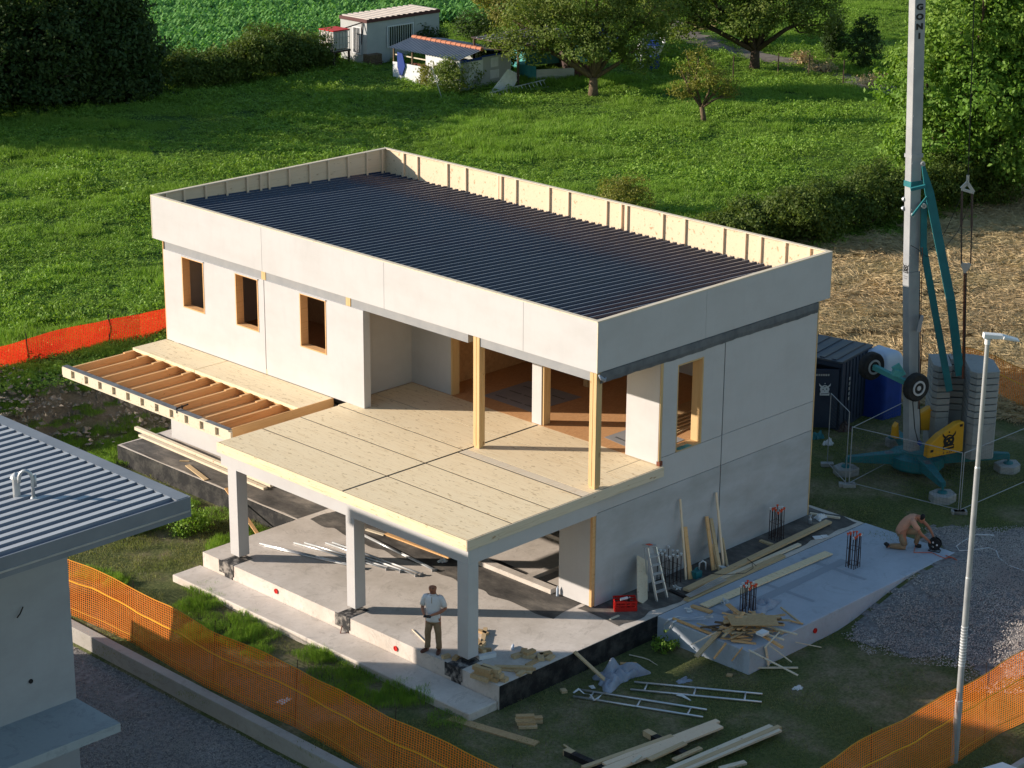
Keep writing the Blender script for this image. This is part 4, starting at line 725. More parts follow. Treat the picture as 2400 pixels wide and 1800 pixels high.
S_=[(tuple(GZ(*t('1012',x,y),z)),an,L,w,h) for x,y,z,an,L,w,h in ((560,1030,.005,-58,.9,.11,.03),(575,1015,.035,-52,.95,.11,.03),(565,1005,.066,-48,.9,.10,.03),(610,1035,.005,-30,.3,.12,.05),(612,1052,.005,10,.25,.12,.06))]
pile(S_,['lowest thin board fanned out beside the block stack','middle thin board fanned out beside the block stack','top thin board fanned out beside the block stack','small offcut at the end of the fanned boards','red brown offcut on the slab edge'],'thin boards fanned out on the slab',name='thin_board',cat='board')
S_=[(tuple(GZ(*t('1012',x,y),.005)),an,.2,.11,.08) for x,y,an in ((125,945,-12),(188,955,20))]
pile(S_,['small offcut on the slab edge in front of the standing man','small offcut touching the right column base'],'offcuts at the man feet')
plank('foam_bar','white foam bar lying behind the right column base',GZ(*t('1012',335,958)),GZ(*t('1012',445,935)),.12,.11,'white','foam bar')
b=gnd(*t('1012',660,1400)); S_=[]
for k in range(6): S_.append(((b[0]+(-.02 if k<4 else .14)+.02*k,b[1]+.02*(k%3)+(.05*k if k<4 else .1),b[2]+(k if k<4 else k-4)*.062+.01),-42+3*(k%3),.42 if k<4 else .5,.13,.06))
pile(S_,['lowest board of the small stack on the grass','second board of the small stack on the grass','third board of the small stack on the grass','top board of the small stack on the grass','lower board sticking out behind the small stack on the grass','upper board sticking out behind the small stack on the grass'],'small board stack on the grass',name='short_board',cat='board')
plank('osb_plank','pale chipboard plank lying on the grass in front of the concrete step',gnd(*t('1012',150,1340)),gnd(*t('1012',715,1508)),.24,.03,'osbl')
# timber sleepers + planks bottom
def lp(lbl,p0,p1,w,h,z=0,mt='plank',cat='plank',nm='long_plank',g='planks piled on the grass at the bottom of the photo'):
    a=gnd(*t('1012',*p0)); b=gnd(*t('1012',*p1)); a[2]+=z; b[2]+=z; return plank(nm,lbl,a,b,w,h,mt,cat,g)
lp('upper black ended bearer under the planks',(1425,1450),(1690,1600),.16,.13,0,'bit','bearer','black_bearer','bearers under the planks'); lp('pale sawn end piece of the upper black bearer',(1418,1446),(1475,1478),.162,.134,0.002,'plank','bearer','bearer_end','bearer ends')
lp('lower black ended bearer left of the planks',(905,1575),(1180,1700),.16,.13,0,'bit','bearer','black_bearer','bearers under the planks'); lp('pale sawn end piece of the lower black bearer',(898,1570),(950,1592),.162,.134,.002,'plank','bearer','bearer_end','bearer ends')
lp('thin narrow plank on the left side of the plank pile',(1010,1700),(1590,1493),.12,.05,.13); lp('wide pinkish plank in the middle of the plank pile',(1160,1720),(1895,1425),.26,.05,.131,'stud'); lp('second wide plank behind the middle one in the plank pile',(1150,1680),(1885,1395),.15,.05,.131,'stud')
lp('short plank resting on the wide middle plank',(1440,1660),(1672,1552),.14,.04,.185); lp('narrow lath beside the short plank of the pile',(1330,1680),(1385,1635),.08,.03,.19,'cltx'); lp('short pale plank between the wide and the right planks',(1600,1650),(1775,1572),.12,.05,.13)
lp('leftmost of the three long right planks',(1560,1715),(2230,1428),.13,.05,.13,'cltx'); lp('middle of the three long right planks',(1600,1722),(2285,1432),.13,.05,.13); lp('rightmost of the three long right planks',(1650,1726),(2290,1455),.10,.05,.13,'cltx')
lp('lone plank at the bottom right of the plank pile',(1900,1675),(2065,1632),.13,.06,.0,'cltx')
plank('small_stick','small dark stick beside the lower black bearer',gnd(*t('1012',888,1515)),gnd(*t('1012',945,1552)),.05,.03)
a=gnd(*t('1012',1190,1128)); b=GZ(*t('1012',958,905),.03); m=MB(); m.bar(a+[0,0,.03],b,.10,.035); m.build('leaning_board',MT['plank'],label='board leaning from the grass onto the black slab edge',cat='board')
plank('short_board','short orange board behind the crumpled tarpaulin on the grass',gnd(*t('1012',1255,990)),gnd(*t('1012',1362,990)),.1,.04,'spruce'); plank('wood_offcut','square offcut on the grass right of the board stack',gnd(*t('1012',870,1170)),gnd(*t('1012',905,1165)),.16,.06)
plank('wood_offcut','small square offcut on the grass above the ladder frames',gnd(*t('1012',1945,1060)),gnd(*t('1012',1980,1066)),.12,.04,'osbl')
m=MB(); pts=[gnd(*t('1012',*p))+[0,0,.03] for p in ((1312,932),(1400,952),(1440,965),(1495,1000))]; m.tube(pts,[.012,.016,.012,.006],6); m.build('twig',MT['cltx'],label='bare white twig on the grass behind the tarpaulin',cat='twig')
# ladder frames
def frame(label,pa,pb,rungs):
    A=[gnd(*t('1012',*p))+[0,0,.04] for p in pa]; B=[gnd(*t('1012',*p))+[0,0,.04] for p in pb]; th=thing('ladder',label,'ladder',A[0]-[0,0,.04],'aluminium ladder frames lying on the grass')
    for q in (A,B): m=MB(); m.tube([q[0],q[1]],.028,8); m.tube([q[0]-.02*(q[1]-q[0])/np.linalg.norm(q[1]-q[0]),q[0]+.06*(q[1]-q[0])/np.linalg.norm(q[1]-q[0])],.022,8); m.build('rail',MT['alu'],th,smooth=True)
    for r in rungs: m=MB(); m.tube([A[0]+(A[1]-A[0])*r,B[0]+(B[1]-B[0])*r],.022,8); m.build('rung',MT['alu'],th,smooth=True)
frame('aluminium ladder frame nearer the concrete step with a white strap on it',((955,1205),(1790,1340)),((985,1160),(1815,1292)),(.12,.49,.88)); frame('aluminium ladder frame touching the crumpled tarpaulin',((1325,1160),(2170,1242)),((1350,1112),(2175,1190)),(.1,.48,.87))
def strap(name,label,pts,w,mt='white',cat='strap'):
    V=[];F=[]
    for i,p in enumerate(pts):
        d=np.array(pts[min(i+1,len(pts)-1)])-np.array(pts[max(i-1,0)]); n=np.array([-d[1],d[0],.3*math.sin(i*1.7)]); n/=np.linalg.norm(n)+1e-9; V+=[np.array(p)-n*w/2,np.array(p)+n*w/2]
    for i in range(len(pts)-1): F.append((2*i,2*i+1,2*i+3,2*i+2))
    V+= [np.array(v)+[0,0,.003] for v in V]; k=2*len(pts); F+=[tuple(a+k for a in f)[::-1] for f in F]
    o=linkmesh(name,V,F,MT[mt]); return setp(o,label,cat)
def sp(ps,z=.05,base=None):
    out=[]
    for i,p in enumerate(ps):
        q=gnd(*t('1012',*p)) if base is None else GZ(*t('1411',*p),base); out.append(q+[0,0,z*(.5+.5*math.sin(i*2.1))+.01])
    return out
strap('white_strap','white strap curled over the end of the nearer ladder frame',sp([(950,1190),(985,1178),(1020,1182),(1060,1200),(1085,1250),(1105,1215),(1135,1200),(1170,1200)],.12),.05); strap('white_strap','short white strap under the farther ladder frame',sp([(1620,1195),(1655,1205),(1710,1225)],.06),.07)
strap('white_scrap','white scrap of film beside the nearer ladder frame',sp([(1060,1135),(1075,1150),(1095,1150)],.06),.1)
# bent wire stand
c=GZ(*t('411',1125,795),.0); a=GZ(*t('411',1100,925),-.40); b_=GZ(*t('411',1195,920),-.40); top=(a+b_)/2*.0+GX(*t('411',1128,795),(a[0]+b_[0])/2+.25); m=MB(); m.tube([a,top],.012,6); m.tube([b_,top],.012,6); m.tube([a,b_],.012,6); m.build('bent_rod',MT['rust'],label='bent steel rod triangle leaning on the slab edge below the middle column',cat='steel rod')
plank('thin_stick','thin stick on the slab left of the standing man',GZ(*t('411',1565,902)),GZ(*t('411',1655,990)),.022,.02,'cltx','stick')
def bottle(lbl,c,ax=(0,0,1),mt='bluewhite'):
    m=MB(); m.lathe(c,[(.035,0),(.036,.02),(.034,.1),(.036,.18),(.03,.21),(.012,.25),(.013,.275)],12,ax=ax); return m.build('plastic_bottle',MT[mt],smooth=True,label=lbl,cat='bottle')
bottle('clear plastic bottle lying on the slab behind the right column',GZ(*t('1012',555,890),.04),(.6,.5,.02)); bottle('plastic bottle standing at the foot of the ground floor opening',GZ(*t('1012',848,545),.0))
# ---- apron: leaning things, crate, ladder, rebar
def rect_lean(name,label,px0,px1,w,h,mt='plank',cat='plank',group=None,y1=-.06,z0=.0):
    a=GZ(*t('1411',*px0),z0); v=ray(*t('1411',*px1)); b=GY(*t('1411',*px1),y1); m=MB(); m.bar(a,b,w,h,(0,1,0)); return m.build(name,MT[mt],label=label,cat=cat,group=group)
rect_lean('leaning_plank','dark thin plank leaning on the wall left of the orange plank',(575,715),(537,192),.06,.03,'stud'); rect_lean('leaning_plank','wide orange plank leaning on the wall',(604,712),(568,372),.14,.035,'spruce')
g='planks leaning on the wall by the panel joint'
rect_lean('leaning_plank','leftmost brown plank leaning by the wall panel joint',(752,655),(708,305),.11,.04,'spruce',group=g); rect_lean('leaning_plank','wide plank in front leaning by the wall panel joint',(795,655),(735,318),.13,.04,'plank',group=g); rect_lean('leaning_plank','short plank left in the bundle by the wall panel joint',(775,652),(742,485),.09,.04,'plank',group=g,y1=-.14)
rect_lean('leaning_plank','tallest thin plank leaning by the wall panel joint',(818,628),(770,150),.07,.03,'stud',group=g); rect_lean('leaning_plank','rightmost short plank leaning by the wall panel joint',(843,628),(810,445),.09,.04,'plank',group=g,y1=-.12)
a=GZ(*t('1411',292,870),.0); b=GY(*t('1411',290,575),-.12); m=MB(); m.bar(a+[.0,-.0,0],b,.46,.03,(0,1,0)); m.build('leaning_board',MT['cltx'],label='tall pale board leaning on the wall beside the step ladder',cat='board')
# step ladder
th=thing('step_ladder','worn aluminium step ladder standing against the wall','ladder',GZ(*t('1411',410,850)))
f0=GZ(*t('1411',385,855)); f1=GZ(*t('1411',452,832)); k0=GY(*t('1411',322,500),-.42); k1=GY(*t('1411',375,492),-.42)
for p,q in ((f0,k0),(f1,k1)): m=MB(); m.bar(p,q,.03,.06,(0,1,0)); m.build('side_rail',MT['alu'],th)
for k in range(1,6):
    s=k/6.2; p=f0+(k0-f0)*s; q=f1+(k1-f1)*s; m=MB(); m.bar(p,q,.09,.03); m.build('step',MT['alu'],th)
m=MB(); m.bar(k0+[0,.05,0],k1+[0,.05,0],.22,.04); m.build('top_platform',MT['galv'],th); m=MB(); m.bar(k0*.8+k1*.2+[0,.05,.024],k0*.3+k1*.7+[0,.05,.024],.12,.006); m.build('label_plate',MT['orcap'],th)
for p,q in ((GZ(*t('1411',330,790)),k0),(GZ(*t('1411',440,700)),k1)): m=MB(); m.bar(p,q+[0,.08,-.05],.025,.03,(0,1,0)); m.build('back_leg',MT['alu'],th)
# red crate with bottles
c=GZ(*t('1411',190,925)); cx,cy=c[0]+.12,c[1]+.17; th=thing('red_crate','red plastic crate holding bottles at the wall corner','crate',(cx,cy,0)); m=MB(); a=-.7; ca,sa=math.cos(a),math.sin(a)
def RT(x,y,z): return (cx+x*ca-y*sa,cy+x*sa+y*ca,z)
for (x0,x1,y0,y1) in ((-.28,.28,-.2,-.185),(-.28,.28,.185,.2),(-.28,-.265,-.185,.185),(.265,.28,-.185,.185)):
    for z0,z1 in ((.01,.12),(.15,.19),(.22,.27)): m.hexa([RT(x0,y0,z0),RT(x1,y0,z0),RT(x1,y1,z0),RT(x0,y1,z0),RT(x0,y0,z1),RT(x1,y0,z1),RT(x1,y1,z1),RT(x0,y1,z1)])
    xm,ym=(x0+x1)/2,(y0+y1)/2
    for s in (-.9,-.45,0,.45,.9):
        xx=xm+(x1-x0)/2*s; yy=ym+(y1-y0)/2*s; m.hexa([RT(xx-.01,yy-.01,.01),RT(xx+.01,yy-.01,.01),RT(xx+.01,yy+.01,.01),RT(xx-.01,yy+.01,.01),RT(xx-.01,yy-.01,.27),RT(xx+.01,yy-.01,.27),RT(xx+.01,yy+.01,.27),RT(xx-.01,yy+.01,.27)])
m.hexa([RT(-.27,-.19,.012),RT(.27,-.19,.012),RT(.27,.19,.012),RT(-.27,.19,.012),RT(-.27,-.19,.03),RT(.27,-.19,.03),RT(.27,.19,.03),RT(-.27,.19,.03)]); m.build('crate_body',MT['redp'],th)
bottle('white bottle lying across the red crate',np.array(RT(-.12,-.02,.26)),(.9,-.3,.02),'white'); bottle('dark bottle standing in the red crate',np.array(RT(.1,.05,.03)),(0,0,1),'black')
plank('white_stick','short pale stick on the dark floor in front of the red crate',GZ(*t('1411',80,975)),GZ(*t('1411',140,950)),.06,.02,'cltx','stick')
# rebar bundles
def rebar(label,px0,px1,ytop,nb,hr,cap,seed):
    a=GZ(*t('1411',*px0)); b=GZ(*t('1411',*px1)); c=(a+b)/2; th=thing('rebar_bundle',label,'rebar',c,'capped rebar bundles on the apron'); r=random.Random(seed); H=GV(*t('1411',(px0[0]+px1[0])/2,ytop),c)[2]; w=np.linalg.norm(b-a)/2
    n=0
    for i in range(4):
        for j in range(4):
            if 0<i<3 and 0<j<3: continue
            x=(-1+2*i/3)*w*.72; y=(-1+2*j/3)*w*.72; q=c+np.array([x,y,0]); q2=q+[r.uniform(-.02,.02),r.uniform(-.02,.02),H*r.uniform(.90,1.0)]; m=MB(); m.tube([q,q2],.011,6); br=m.build('bar',MT['rebar'],th)
            m=MB(); m.lathe(q2-[0,0,.05],[(.017,0),(.017,.045),(.036,.046),(.036,.062)],8); m.build('cap',MT[cap if r.random()<.8 else 'white'],br)
    for z in (H*.12,H*.55):
        m=MB(); e=w*.74; P=[c+[-e,-e,z],c+[e,-e,z],c+[e,e,z],c+[-e,e,z],c+[-e,-e,z]]; m.tube(P,.006,5); m.build('stirrup',MT['rebar'],th)
rebar('short rebar bundle beside the step ladder against the wall',(422,705),(502,760),530,12,.8,'white',1); rebar('rebar bundle with red caps at the far end of the wall',(1112,450),(1205,455),245,12,.8,'orcap',2)
rebar('rebar bundle standing alone on the far half of the apron',(1610,630),(1700,635),408,12,.8,'orcap',3); rebar('rebar bundle on the front of the apron beside the wood waste heap',(925,930),(1020,945),738,12,.8,'orcap',4)
# long timbers lying on apron
def ap(lbl,p0,p1,w,h,z=0.,mt='plank',nm='long_timber',g='timbers lying on the apron',cat='timber'): return plank(nm,lbl,GZ(*t('1411',*p0),z),GZ(*t('1411',*p1),z),w,h,mt,cat,g)
ap('upper long timber along the wall with a cable over it',(575,790),(1500,345),.20,.06,.06,'plank'); ap('second long timber right below the upper one',(700,760),(1310,492),.12,.05,.03,'cltx'); ap('third long timber nearest the white board',(575,855),(1205,568),.15,.06,.0,'plank')
ap('bearer under the long timbers at the near end',(470,790),(600,850),.10,.05,0,'bit'); ap('bearer under the long timbers at the far end',(1055,468),(1135,495),.10,.05,0,'plank'); ap('long white board lying across the apron',(690,890),(1500,545),.26,.03,.03,'clt','white_board','white board on the apron','board')
for i in range(4): ap('grey metal strip %s beside the upper long timber'%['nearest the wall','second from the wall','third from the wall','farthest from the wall'][i],(572+9*i,818+4*i),(800+12*i,702+5*i),.035,.01,.125,'galv','metal_strip','metal strips on the timbers','metal strip')
ap('short batten behind the far corner of the wall',(1378,292),(1572,322),.07,.05,0,'cltx','batten','battens','batten')
m=MB(); c=GZ(*t('1411',1430,440),.01); m.extr([c+[-.2,-.05,0],c+[0,-.16,.0],c+[.06,-.02,.02],c+[-.12,.10,.02]],(0,0,.02)); m.extr([c+[.01,-.16,.01],c+[.2,-.20,.0],c+[.28,-.08,.0],c+[.07,-.02,.03]],(0,0,.02)); m.build('open_papers',MT['white'],label='open sheaf of papers lying on the apron',cat='papers')
m=MB(); pts=[GZ(*t('1411',*p),.14) for p in ((740,675),(830,683),(960,672),(1010,640),(1000,600),(970,578),(1030,625))]; m.tube(pts,.008,5); m.build('black_cable',MT['cable'],label='thin black cable looped over the long timbers',cat='cable')
for i,(x,y,lb) in enumerate(((520,780,'white strap tangle at the near end of the long timbers'),(820,640,'white strap tangle at the foot of the leaning planks'),(600,915,'white strap tangle on the corner of the apron'),(735,965,'white strap tangle on the wood waste heap'),(815,865,'white film scrap on the white board'))):
    r=random.Random(i); c=GZ(*t('1411',x,y),.05+.05*(i==3)); pts=[c+[r.uniform(-.13,.13),r.uniform(-.13,.13),r.uniform(-.02,.1)] for _ in range(11)]; strap('strap_tangle',lb,pts,.045)
strap('white_strap','long white strap hanging over the apron edge on the left',[GZ(*t('1411',*p),z) for p,z in (((690,955),.1),((600,965),.06),((520,955),.04),((460,975),.03))]+[GX(*t('1411',433,1010),.80),GX(*t('1411',433,1095),.80)],.05)
strap('white_strap','second white strap hanging over the apron edge',[GZ(*t('1411',*p),z) for p,z in (((700,970),.1),((620,975),.05),((540,970),.04),((490,990),.02))]+[GX(*t('1411',463,1040),.80)],.045)
# small tools near the wall
m=MB(); c=GZ(*t('1411',660,655),.0); m.tube([c,c+[0,0,.2],c+[.08,-.05,.26],c+[.15,-.08,.2],c+[.16,-.08,.0]],.022,7); m.build('white_pipe_bend',MT['white'],smooth=True,label='bent white pipe standing at the wall foot',cat='pipe')
m=MB(); c=GZ(*t('1411',640,700),.0); m.box(c[0]-.12,c[0]+.12,c[1]-.1,c[1]+.1,.0,.18); m.tube([c+[-.08,0,.18],c+[-.05,0,.26],c+[.05,0,.26],c+[.08,0,.18]],.015,6); m.build('tool_box',MT['teal'],bevel=.01,label='dark teal tool box beside the bent white pipe',cat='tool box')
m=MB(); c=GZ(*t('1411',1378,350),.0); m.lathe(c,[(.05,0),(.05,.12),(.03,.15),(.02,.2),(.035,.22)],10); m.tube([c+[0,0,.2],c+[.12,.04,.22]],.012,6); m.build('paint_tin',MT['galv'],label='small metal tin at the far wall corner',cat='tin')
# wood waste heap: every stick a thing
r=random.Random(11); hc=GZ(*t('1411',960,1050),.0); nst=0
FIX=[((640,1215),(822,1018),.13,.035,.22,'plank','wide board sticking out of the waste heap over the apron edge'),((755,1228),(835,1125),.06,.03,.08,'spruce','narrow brown stick hanging over the apron edge left of the corner'),((872,1240),(940,1155),.06,.03,.08,'spruce','orange stick hanging over the apron corner'),((1300,1335),(980,1170),.05,.02,.06,'cltx','long bent lath reaching from the heap to the grass'),((1260,1250),(1115,1140),.03,.02,.06,'cltx','pale lath reaching over the right apron edge'),((1295,1070),(1080,1010),.05,.03,.22,'cltx','pale lath on the right of the waste heap'),((1200,1155),(980,1020),.07,.05,.2,'spruce','orange batten crossing the right of the waste heap'),((490,965),(760,1075),.07,.04,.05,'spruce','long orange batten at the left foot of the waste heap'),((610,885),(740,925),.13,.05,.04,'spruce','brown board behind the white straps'),((845,875),(935,950),.12,.04,.2,'spruce','orange board leaning on the back of the waste heap'),((1210,1105),(1070,1060),.05,.03,.25,'cltx','short pale lath on the heap'),((1085,1155),(1180,1055),.03,.02,.3,'cltx','thin white lath standing across the heap'),((610,1135),(840,1020),.03,.02,.2,'stud','thin dark lath pointing left from the heap')]
for p0,p1,w,h,z,mt,lb in FIX:
    b_=GZ(*t('1411',*p1),z); a_=GZ(*t('1411',*p0),z-.02 if p0[1]<1160 else -.3); 
    m=MB(); m.bar(a_,b_,w,h); m.build('waste_stick',MT[mt],label=lb,cat='wood waste',group='wood waste heap on the apron')
for k in range(95):
    u=r.gauss(0,.50); v=r.gauss(0,.34); x=hc[0]+u*.9-v*.45; y=hc[1]+v*.9; rad=math.hypot(u/1.2,v/.85); z=max(.02,.30*(1-rad)+r.uniform(0,.08)); an=r.gauss(-.8,.35) if r.random()<.72 else r.uniform(0,3.1); L=r.uniform(.25,.95); w=r.uniform(.03,.10); d=np.array([math.cos(an),math.sin(an),r.uniform(-.12,.12)])*L/2
    x=max(x,1.1); y=max(y,-4.15); m=MB(); m.bar(np.array([x,y,z+.02])-d,np.array([x,y,z+.02])+d,w,r.uniform(.015,.035)); m.build('waste_stick',MT[r.choice(['spruce','plank','plank','osbl','spruce','bark'])],label='thin splintered stick lying somewhere inside the waste heap on the apron corner',cat='wood waste',group='splintered sticks inside the heap')
c=[GZ(*t('1411',*p),.34) for p in ((835,950),(1150,950),(1178,1015),(870,1015))]; m=MB(); m.extr(c,(0,0,.025)); m.build('chipboard_sheet',MT['osbl'],label='chipboard sheet lying on top of the wood waste heap',cat='board')
c=GZ(*t('1411',1070,1062),.32); m=MB(); m.box(c[0]-.13,c[0]+.13,c[1]-.1,c[1]+.1,.30,.36); m.build('white_block',MT['white'],label='small white foam block on the waste heap',cat='foam block')
m=MB(); m.bar(gnd(*t('1411',975,1300))+[0,0,.06],gnd(*t('1411',1300,1298))+[0,0,.05],.05,.03); m.build('lath',MT['cltx'],label='pale lath lying on the grass in front of the apron corner',cat='lath')
m=MB(); m.bar(gnd(*t('1411',1110,1280))+[0,0,.02],GY(*t('1411',1090,1150),-4.34),.07,.02,(0,1,0)); m.build('leaning_board',MT['stud'],label='short board leaning upright on the apron end face',cat='board')
m=MB(); m.bar(GY(*t('1411',1285,1120),-4.4),gnd(*t('1411',1450,1158))+[0,0,.02],.025,.02); m.build('lath',MT['cltx'],label='thin lath sticking out over the grass right of the apron corner',cat='lath')
# ================================================================ NETS, KERBS, LAMP, CAR
def net(name,label,pts,h,matn,posts,post_r=.010,tape='orangep',rope=.6,lean=(0,0),hv=0.,group=None,post_h=None):
    pts=[np.array(p,float) for p in pts]; th=thing(name,label,'safety net',pts[0],group); V=[];F=[];UV=[]; d=0; nv=8; path=[]
    for a,b in zip(pts[:-1],pts[1:]):
        L=np.linalg.norm(b-a); n=max(1,int(L/.25))
        for k in range(n): path.append((a+(b-a)*k/n,d+L*k/n))
        d+=L
    path.append((pts[-1],d))
    for i,(p,s) in enumerate(path):
        sag=hv*math.sin(s*2.1)*.5+hv*.5*math.sin(s*.9+1)
        for j in range(nv+1):
            f=j/nv; wv=.05*math.sin(s*1.7+f*3)+.03*math.sin(s*5.3+f*5); V.append(p+np.array([lean[0]*f+wv*.6*(f*(1-f)*4*.5+.3),lean[1]*f+wv*.8*(f*(1-f)*4*.5+.3),(h+sag)*f])); UV.append((s,f*h))
    m_=nv+1
    for i in range(len(path)-1):
        for j in range(nv): F.append((i*m_+j,(i+1)*m_+j,(i+1)*m_+j+1,i*m_+j+1))
    o=linkmesh('mesh_net',V,F,MT[matn],th); uv=o.data.uv_layers.new(name='UVMap')
    for lp_ in o.data.loops: uv.data[lp_.index].uv=UV[lp_.vertex_index]
    if tape:
        for fz,rr in ((rope,.014),(1.,.010),(.18,.009)): 
            m=MB(); m.tube([np.array(V[i*m_+int(round(fz*nv))]) for i in range(len(path))],rr,5); m.build('edge_tape' if fz!=rope else 'yellow_tape',MT['yellowtape' if fz==rope else tape],th)
    for q in posts:
        q=np.array(q,float); ph=post_h or h+.15; m=MB(); m.tube([q-[0,0,.1],q+[lean[0]*ph/h,lean[1]*ph/h,ph]],post_r,6); m.build('post',MT['rebar'],th)
    return th
MT['yellowtape']=mat('yellow_rope',(.80,.42,.02),.6)
yy=[12.2,10.6,9.0,7.42,4.22,1.26,-2.0,-5.5,-9.0]
net('orange_net','long orange mesh net on stakes along the low concrete wall',[onG(-8.62+.1*math.sin(y),y,0) for y in yy],1.45,'net',[onG(-8.5,y) for y in (10.6,7.42,4.22,1.26,-2.,-5.5)],lean=(.12,.0),hv=.05)
xx=[-9.5,-6.3,-3.14,0.16,2.51,4.6,7,10,14]
net('orange_net','orange mesh net on the right between the lawn and the kerb',[onG(x,-10.2+.12*math.sin(x)) for x in xx],1.75,'net',[onG(x,-10.1) for x in (-6.3,-2.3,2.,6.,10)],lean=(.0,.12),hv=.08)
rp=[gnd(*p) for p in ((-260,960),(-100,905),(0,872),(65,852),(160,830),(257,806),(330,795),(395,775),(480,750))]
net('red_net','red orange mesh net on the grassy bank left of the house',[p+[0,0,.0] for p in rp],.85,'netred',[rp[1],rp[3],rp[5],rp[7]],tape=None,hv=.05,post_r=.02)
bn=[gnd(*p) for p in ((2240,905),(2325,930),(2400,965),(2520,1010),(2700,1090))]
net('orange_net','orange mesh net behind the crane ballast',bn,1.35,'net',[bn[0],bn[1],bn[2]],hv=.05)
crumple('white_scrap','white film scrap caught behind the long orange net',onG(-7.9,2.35),.2,.1,.08,'white','plastic scrap',14,12)
# street lamp
b=gnd(2236,1786); th=thing('street_lamp','tall galvanised street lamp with flat white head beside the right net','street lamp',b); m=MB(); hz=9.13-b[2]
m.lathe(b,[(.085,0),(.085,1.5),(.07,1.52),(.068,4.4),(.062,4.42),(.06,6.9),(.05,6.93),(.045,hz)],16); pol=m.build('pole',MT['galv'],th,smooth=False)
m=MB(); 
for k in range(14): m.disc(b+[0,0,2.35+.07*k],(0,0,1),.07,.076,.02,14)
m.build('tape_band',MT['white'],pol)
hd=b+[0,0,hz]; e=GV(*t('1840',1605,300),hd)-hd; e[2]=-.04; e/=np.linalg.norm(e); m=MB(); m.bar(hd+[0,0,.04]-e*.10,hd+[0,0,.05]+e*.30,.16,.11,w2=.17,h2=.09); m.bar(hd+[0,0,.05]+e*.3,hd+[0,0,.0]+e*.64,.22,.07,w2=.19,h2=.04); m.tube([hd-[0,0,.15],hd+[0,0,.05]],.06,12); m.build('lamp_head',MT['steelw'],th,bevel=.012)
# car (only the roof shows at the bottom edge)
car=np.array([-2.25,-12.75,-.58]); th=thing('parked_car','white parked car whose roof just shows at the bottom edge','car',car)
def prof(m,ys,sec): 
    V=[];F=[];n=len(sec)
    for yv,sc_,zs in ys:
        for x,z in sec: V.append(car+[x,yv*sc_ if False else yv*1.0,0]+np.array([0,0,z]))
    return V
m=MB(); sec=[(-2.1,.35),(-2.1,.75),(-1.3,.92),(-.6,1.38),(.6,1.45),(1.6,1.25),(2.05,.85),(2.1,.35)]; V=[];n=len(sec)
for yv,ks in ((-.86,0),(-.62,1),(.62,1),(.86,0)):
    for x,z in sec: V.append(car+[x,yv,(z if ks else min(z,.82))])
F=[(i*n+j,i*n+j+1,(i+1)*n+j+1,(i+1)*n+j) for i in range(3) for j in range(n-1)]+[tuple(range(n-1,-1,-1)),tuple(range(3*n,4*n)),tuple([0,n,2*n,3*n]),tuple([3*n+n-1,2*n+n-1,n+n-1,n-1])]; m.add(V,F); o=m.build('car_body',MT['carp'],th,smooth=False,bevel=.06)
for x in (-1.3,1.35):
    for y in (-.8,.8): m=MB(); m.disc(car+[x,y,.31],(0,1,0),.17,.31,.2,20); m.build('wheel',MT['rubber'],th); 
m=MB(); m.extr([car+[-1.28,-.5,.95],car+[-1.28,.5,.95],car+[-.66,.48,1.36],car+[-.66,-.48,1.36]],(-.012,0,.01)); m.build('windscreen',MT['glass'],th)
# white and orange cables on the gravel
m=MB(); m.tube([gnd(*t('1812',*p))+[0,0,.02] for p in ((1350,150),(1270,190),(1220,225),(1240,255),(1330,250),(1430,235),(1480,255),(1495,300),(1560,350),(1659,385),(1760,420))],.012,5); m.build('white_cable',MT['white'],label='white cable winding over the gravel behind the lamp post',cat='cable')
m=MB(); m.tube([gnd(*t('1812',*p))+[0,0,.03] for p in ((1350,152),(1465,158))],.02,5); m.build('white_stick',MT['white'],label='white stick on the gravel edge near the lamp post',cat='stick')
m=MB(); m.tube([GZ(*t('1812',*p),.02) for p in ((955,225),(945,262),(1000,262),(1060,262),(1110,285),(1150,300),(1180,290),(1150,280))]+[gnd(*t('1812',*p))+[0,0,.03] for p in ((1190,300),(1225,320),(1205,305),(1180,300))],.010,5); m.build('orange_cable',MT['ored'],label='orange extension cable running from the reel to the gravel',cat='cable')
# ================================================================ CRANE AND ITS SURROUNDINGS
CB=GZ(2133,1095,.25); CC=np.array([CB[0],CB[1],0.]); g0=float(hgt(CC[0],CC[1])); CR=thing('tower_crane','grey and teal self erecting crane with yellow covers behind the house','crane',(CC[0],CC[1],g0))
CL=bpy.data.objects  # (crane parts below)
def cv(px,py,dn=0.,k='1840'):     # point in the vertical plane through the crane, dn metres nearer to the camera
    n=np.array([D_[0],D_[1],0])/math.hypot(D_[0],D_[1]); return GV(*t(k,px,py),CC-n*dn)
# mast: square hollow section, slightly twisted against the camera
nV=np.array([D_[0],D_[1]])/math.hypot(D_[0],D_[1]); rV=np.array([nV[1],-nV[0]]); nM=CC[:2]-CAM[:2]; nM/=np.hypot(*nM); rM=np.array([nM[1],-nM[0]]) 
def mastsec(c,s1,s2): # s1 lit left face, s2 right face
    u1=-(rM*math.cos(math.radians(48))*1 )+nM*math.sin(math.radians(48)); u1=u1/np.linalg.norm(u1); u2=rM*math.cos(math.radians(42))+nM*math.sin(math.radians(42))
    f=np.array(c[:2])-nV*.0; A=f; B=f+u1*s1; Cc=f+u1*s1+u2*s2; Dd=f+u2*s2; off=-(u1*s1+u2*s2)/2*0
    return [(A[0],A[1],c[2]),(Dd[0],Dd[1],c[2]),(Cc[0],Cc[1],c[2]),(B[0],B[1],c[2])]
e0=GV(2138,1060,CC); e1=GV(2122,640,CC); e2=GV(2139,-120,CC)
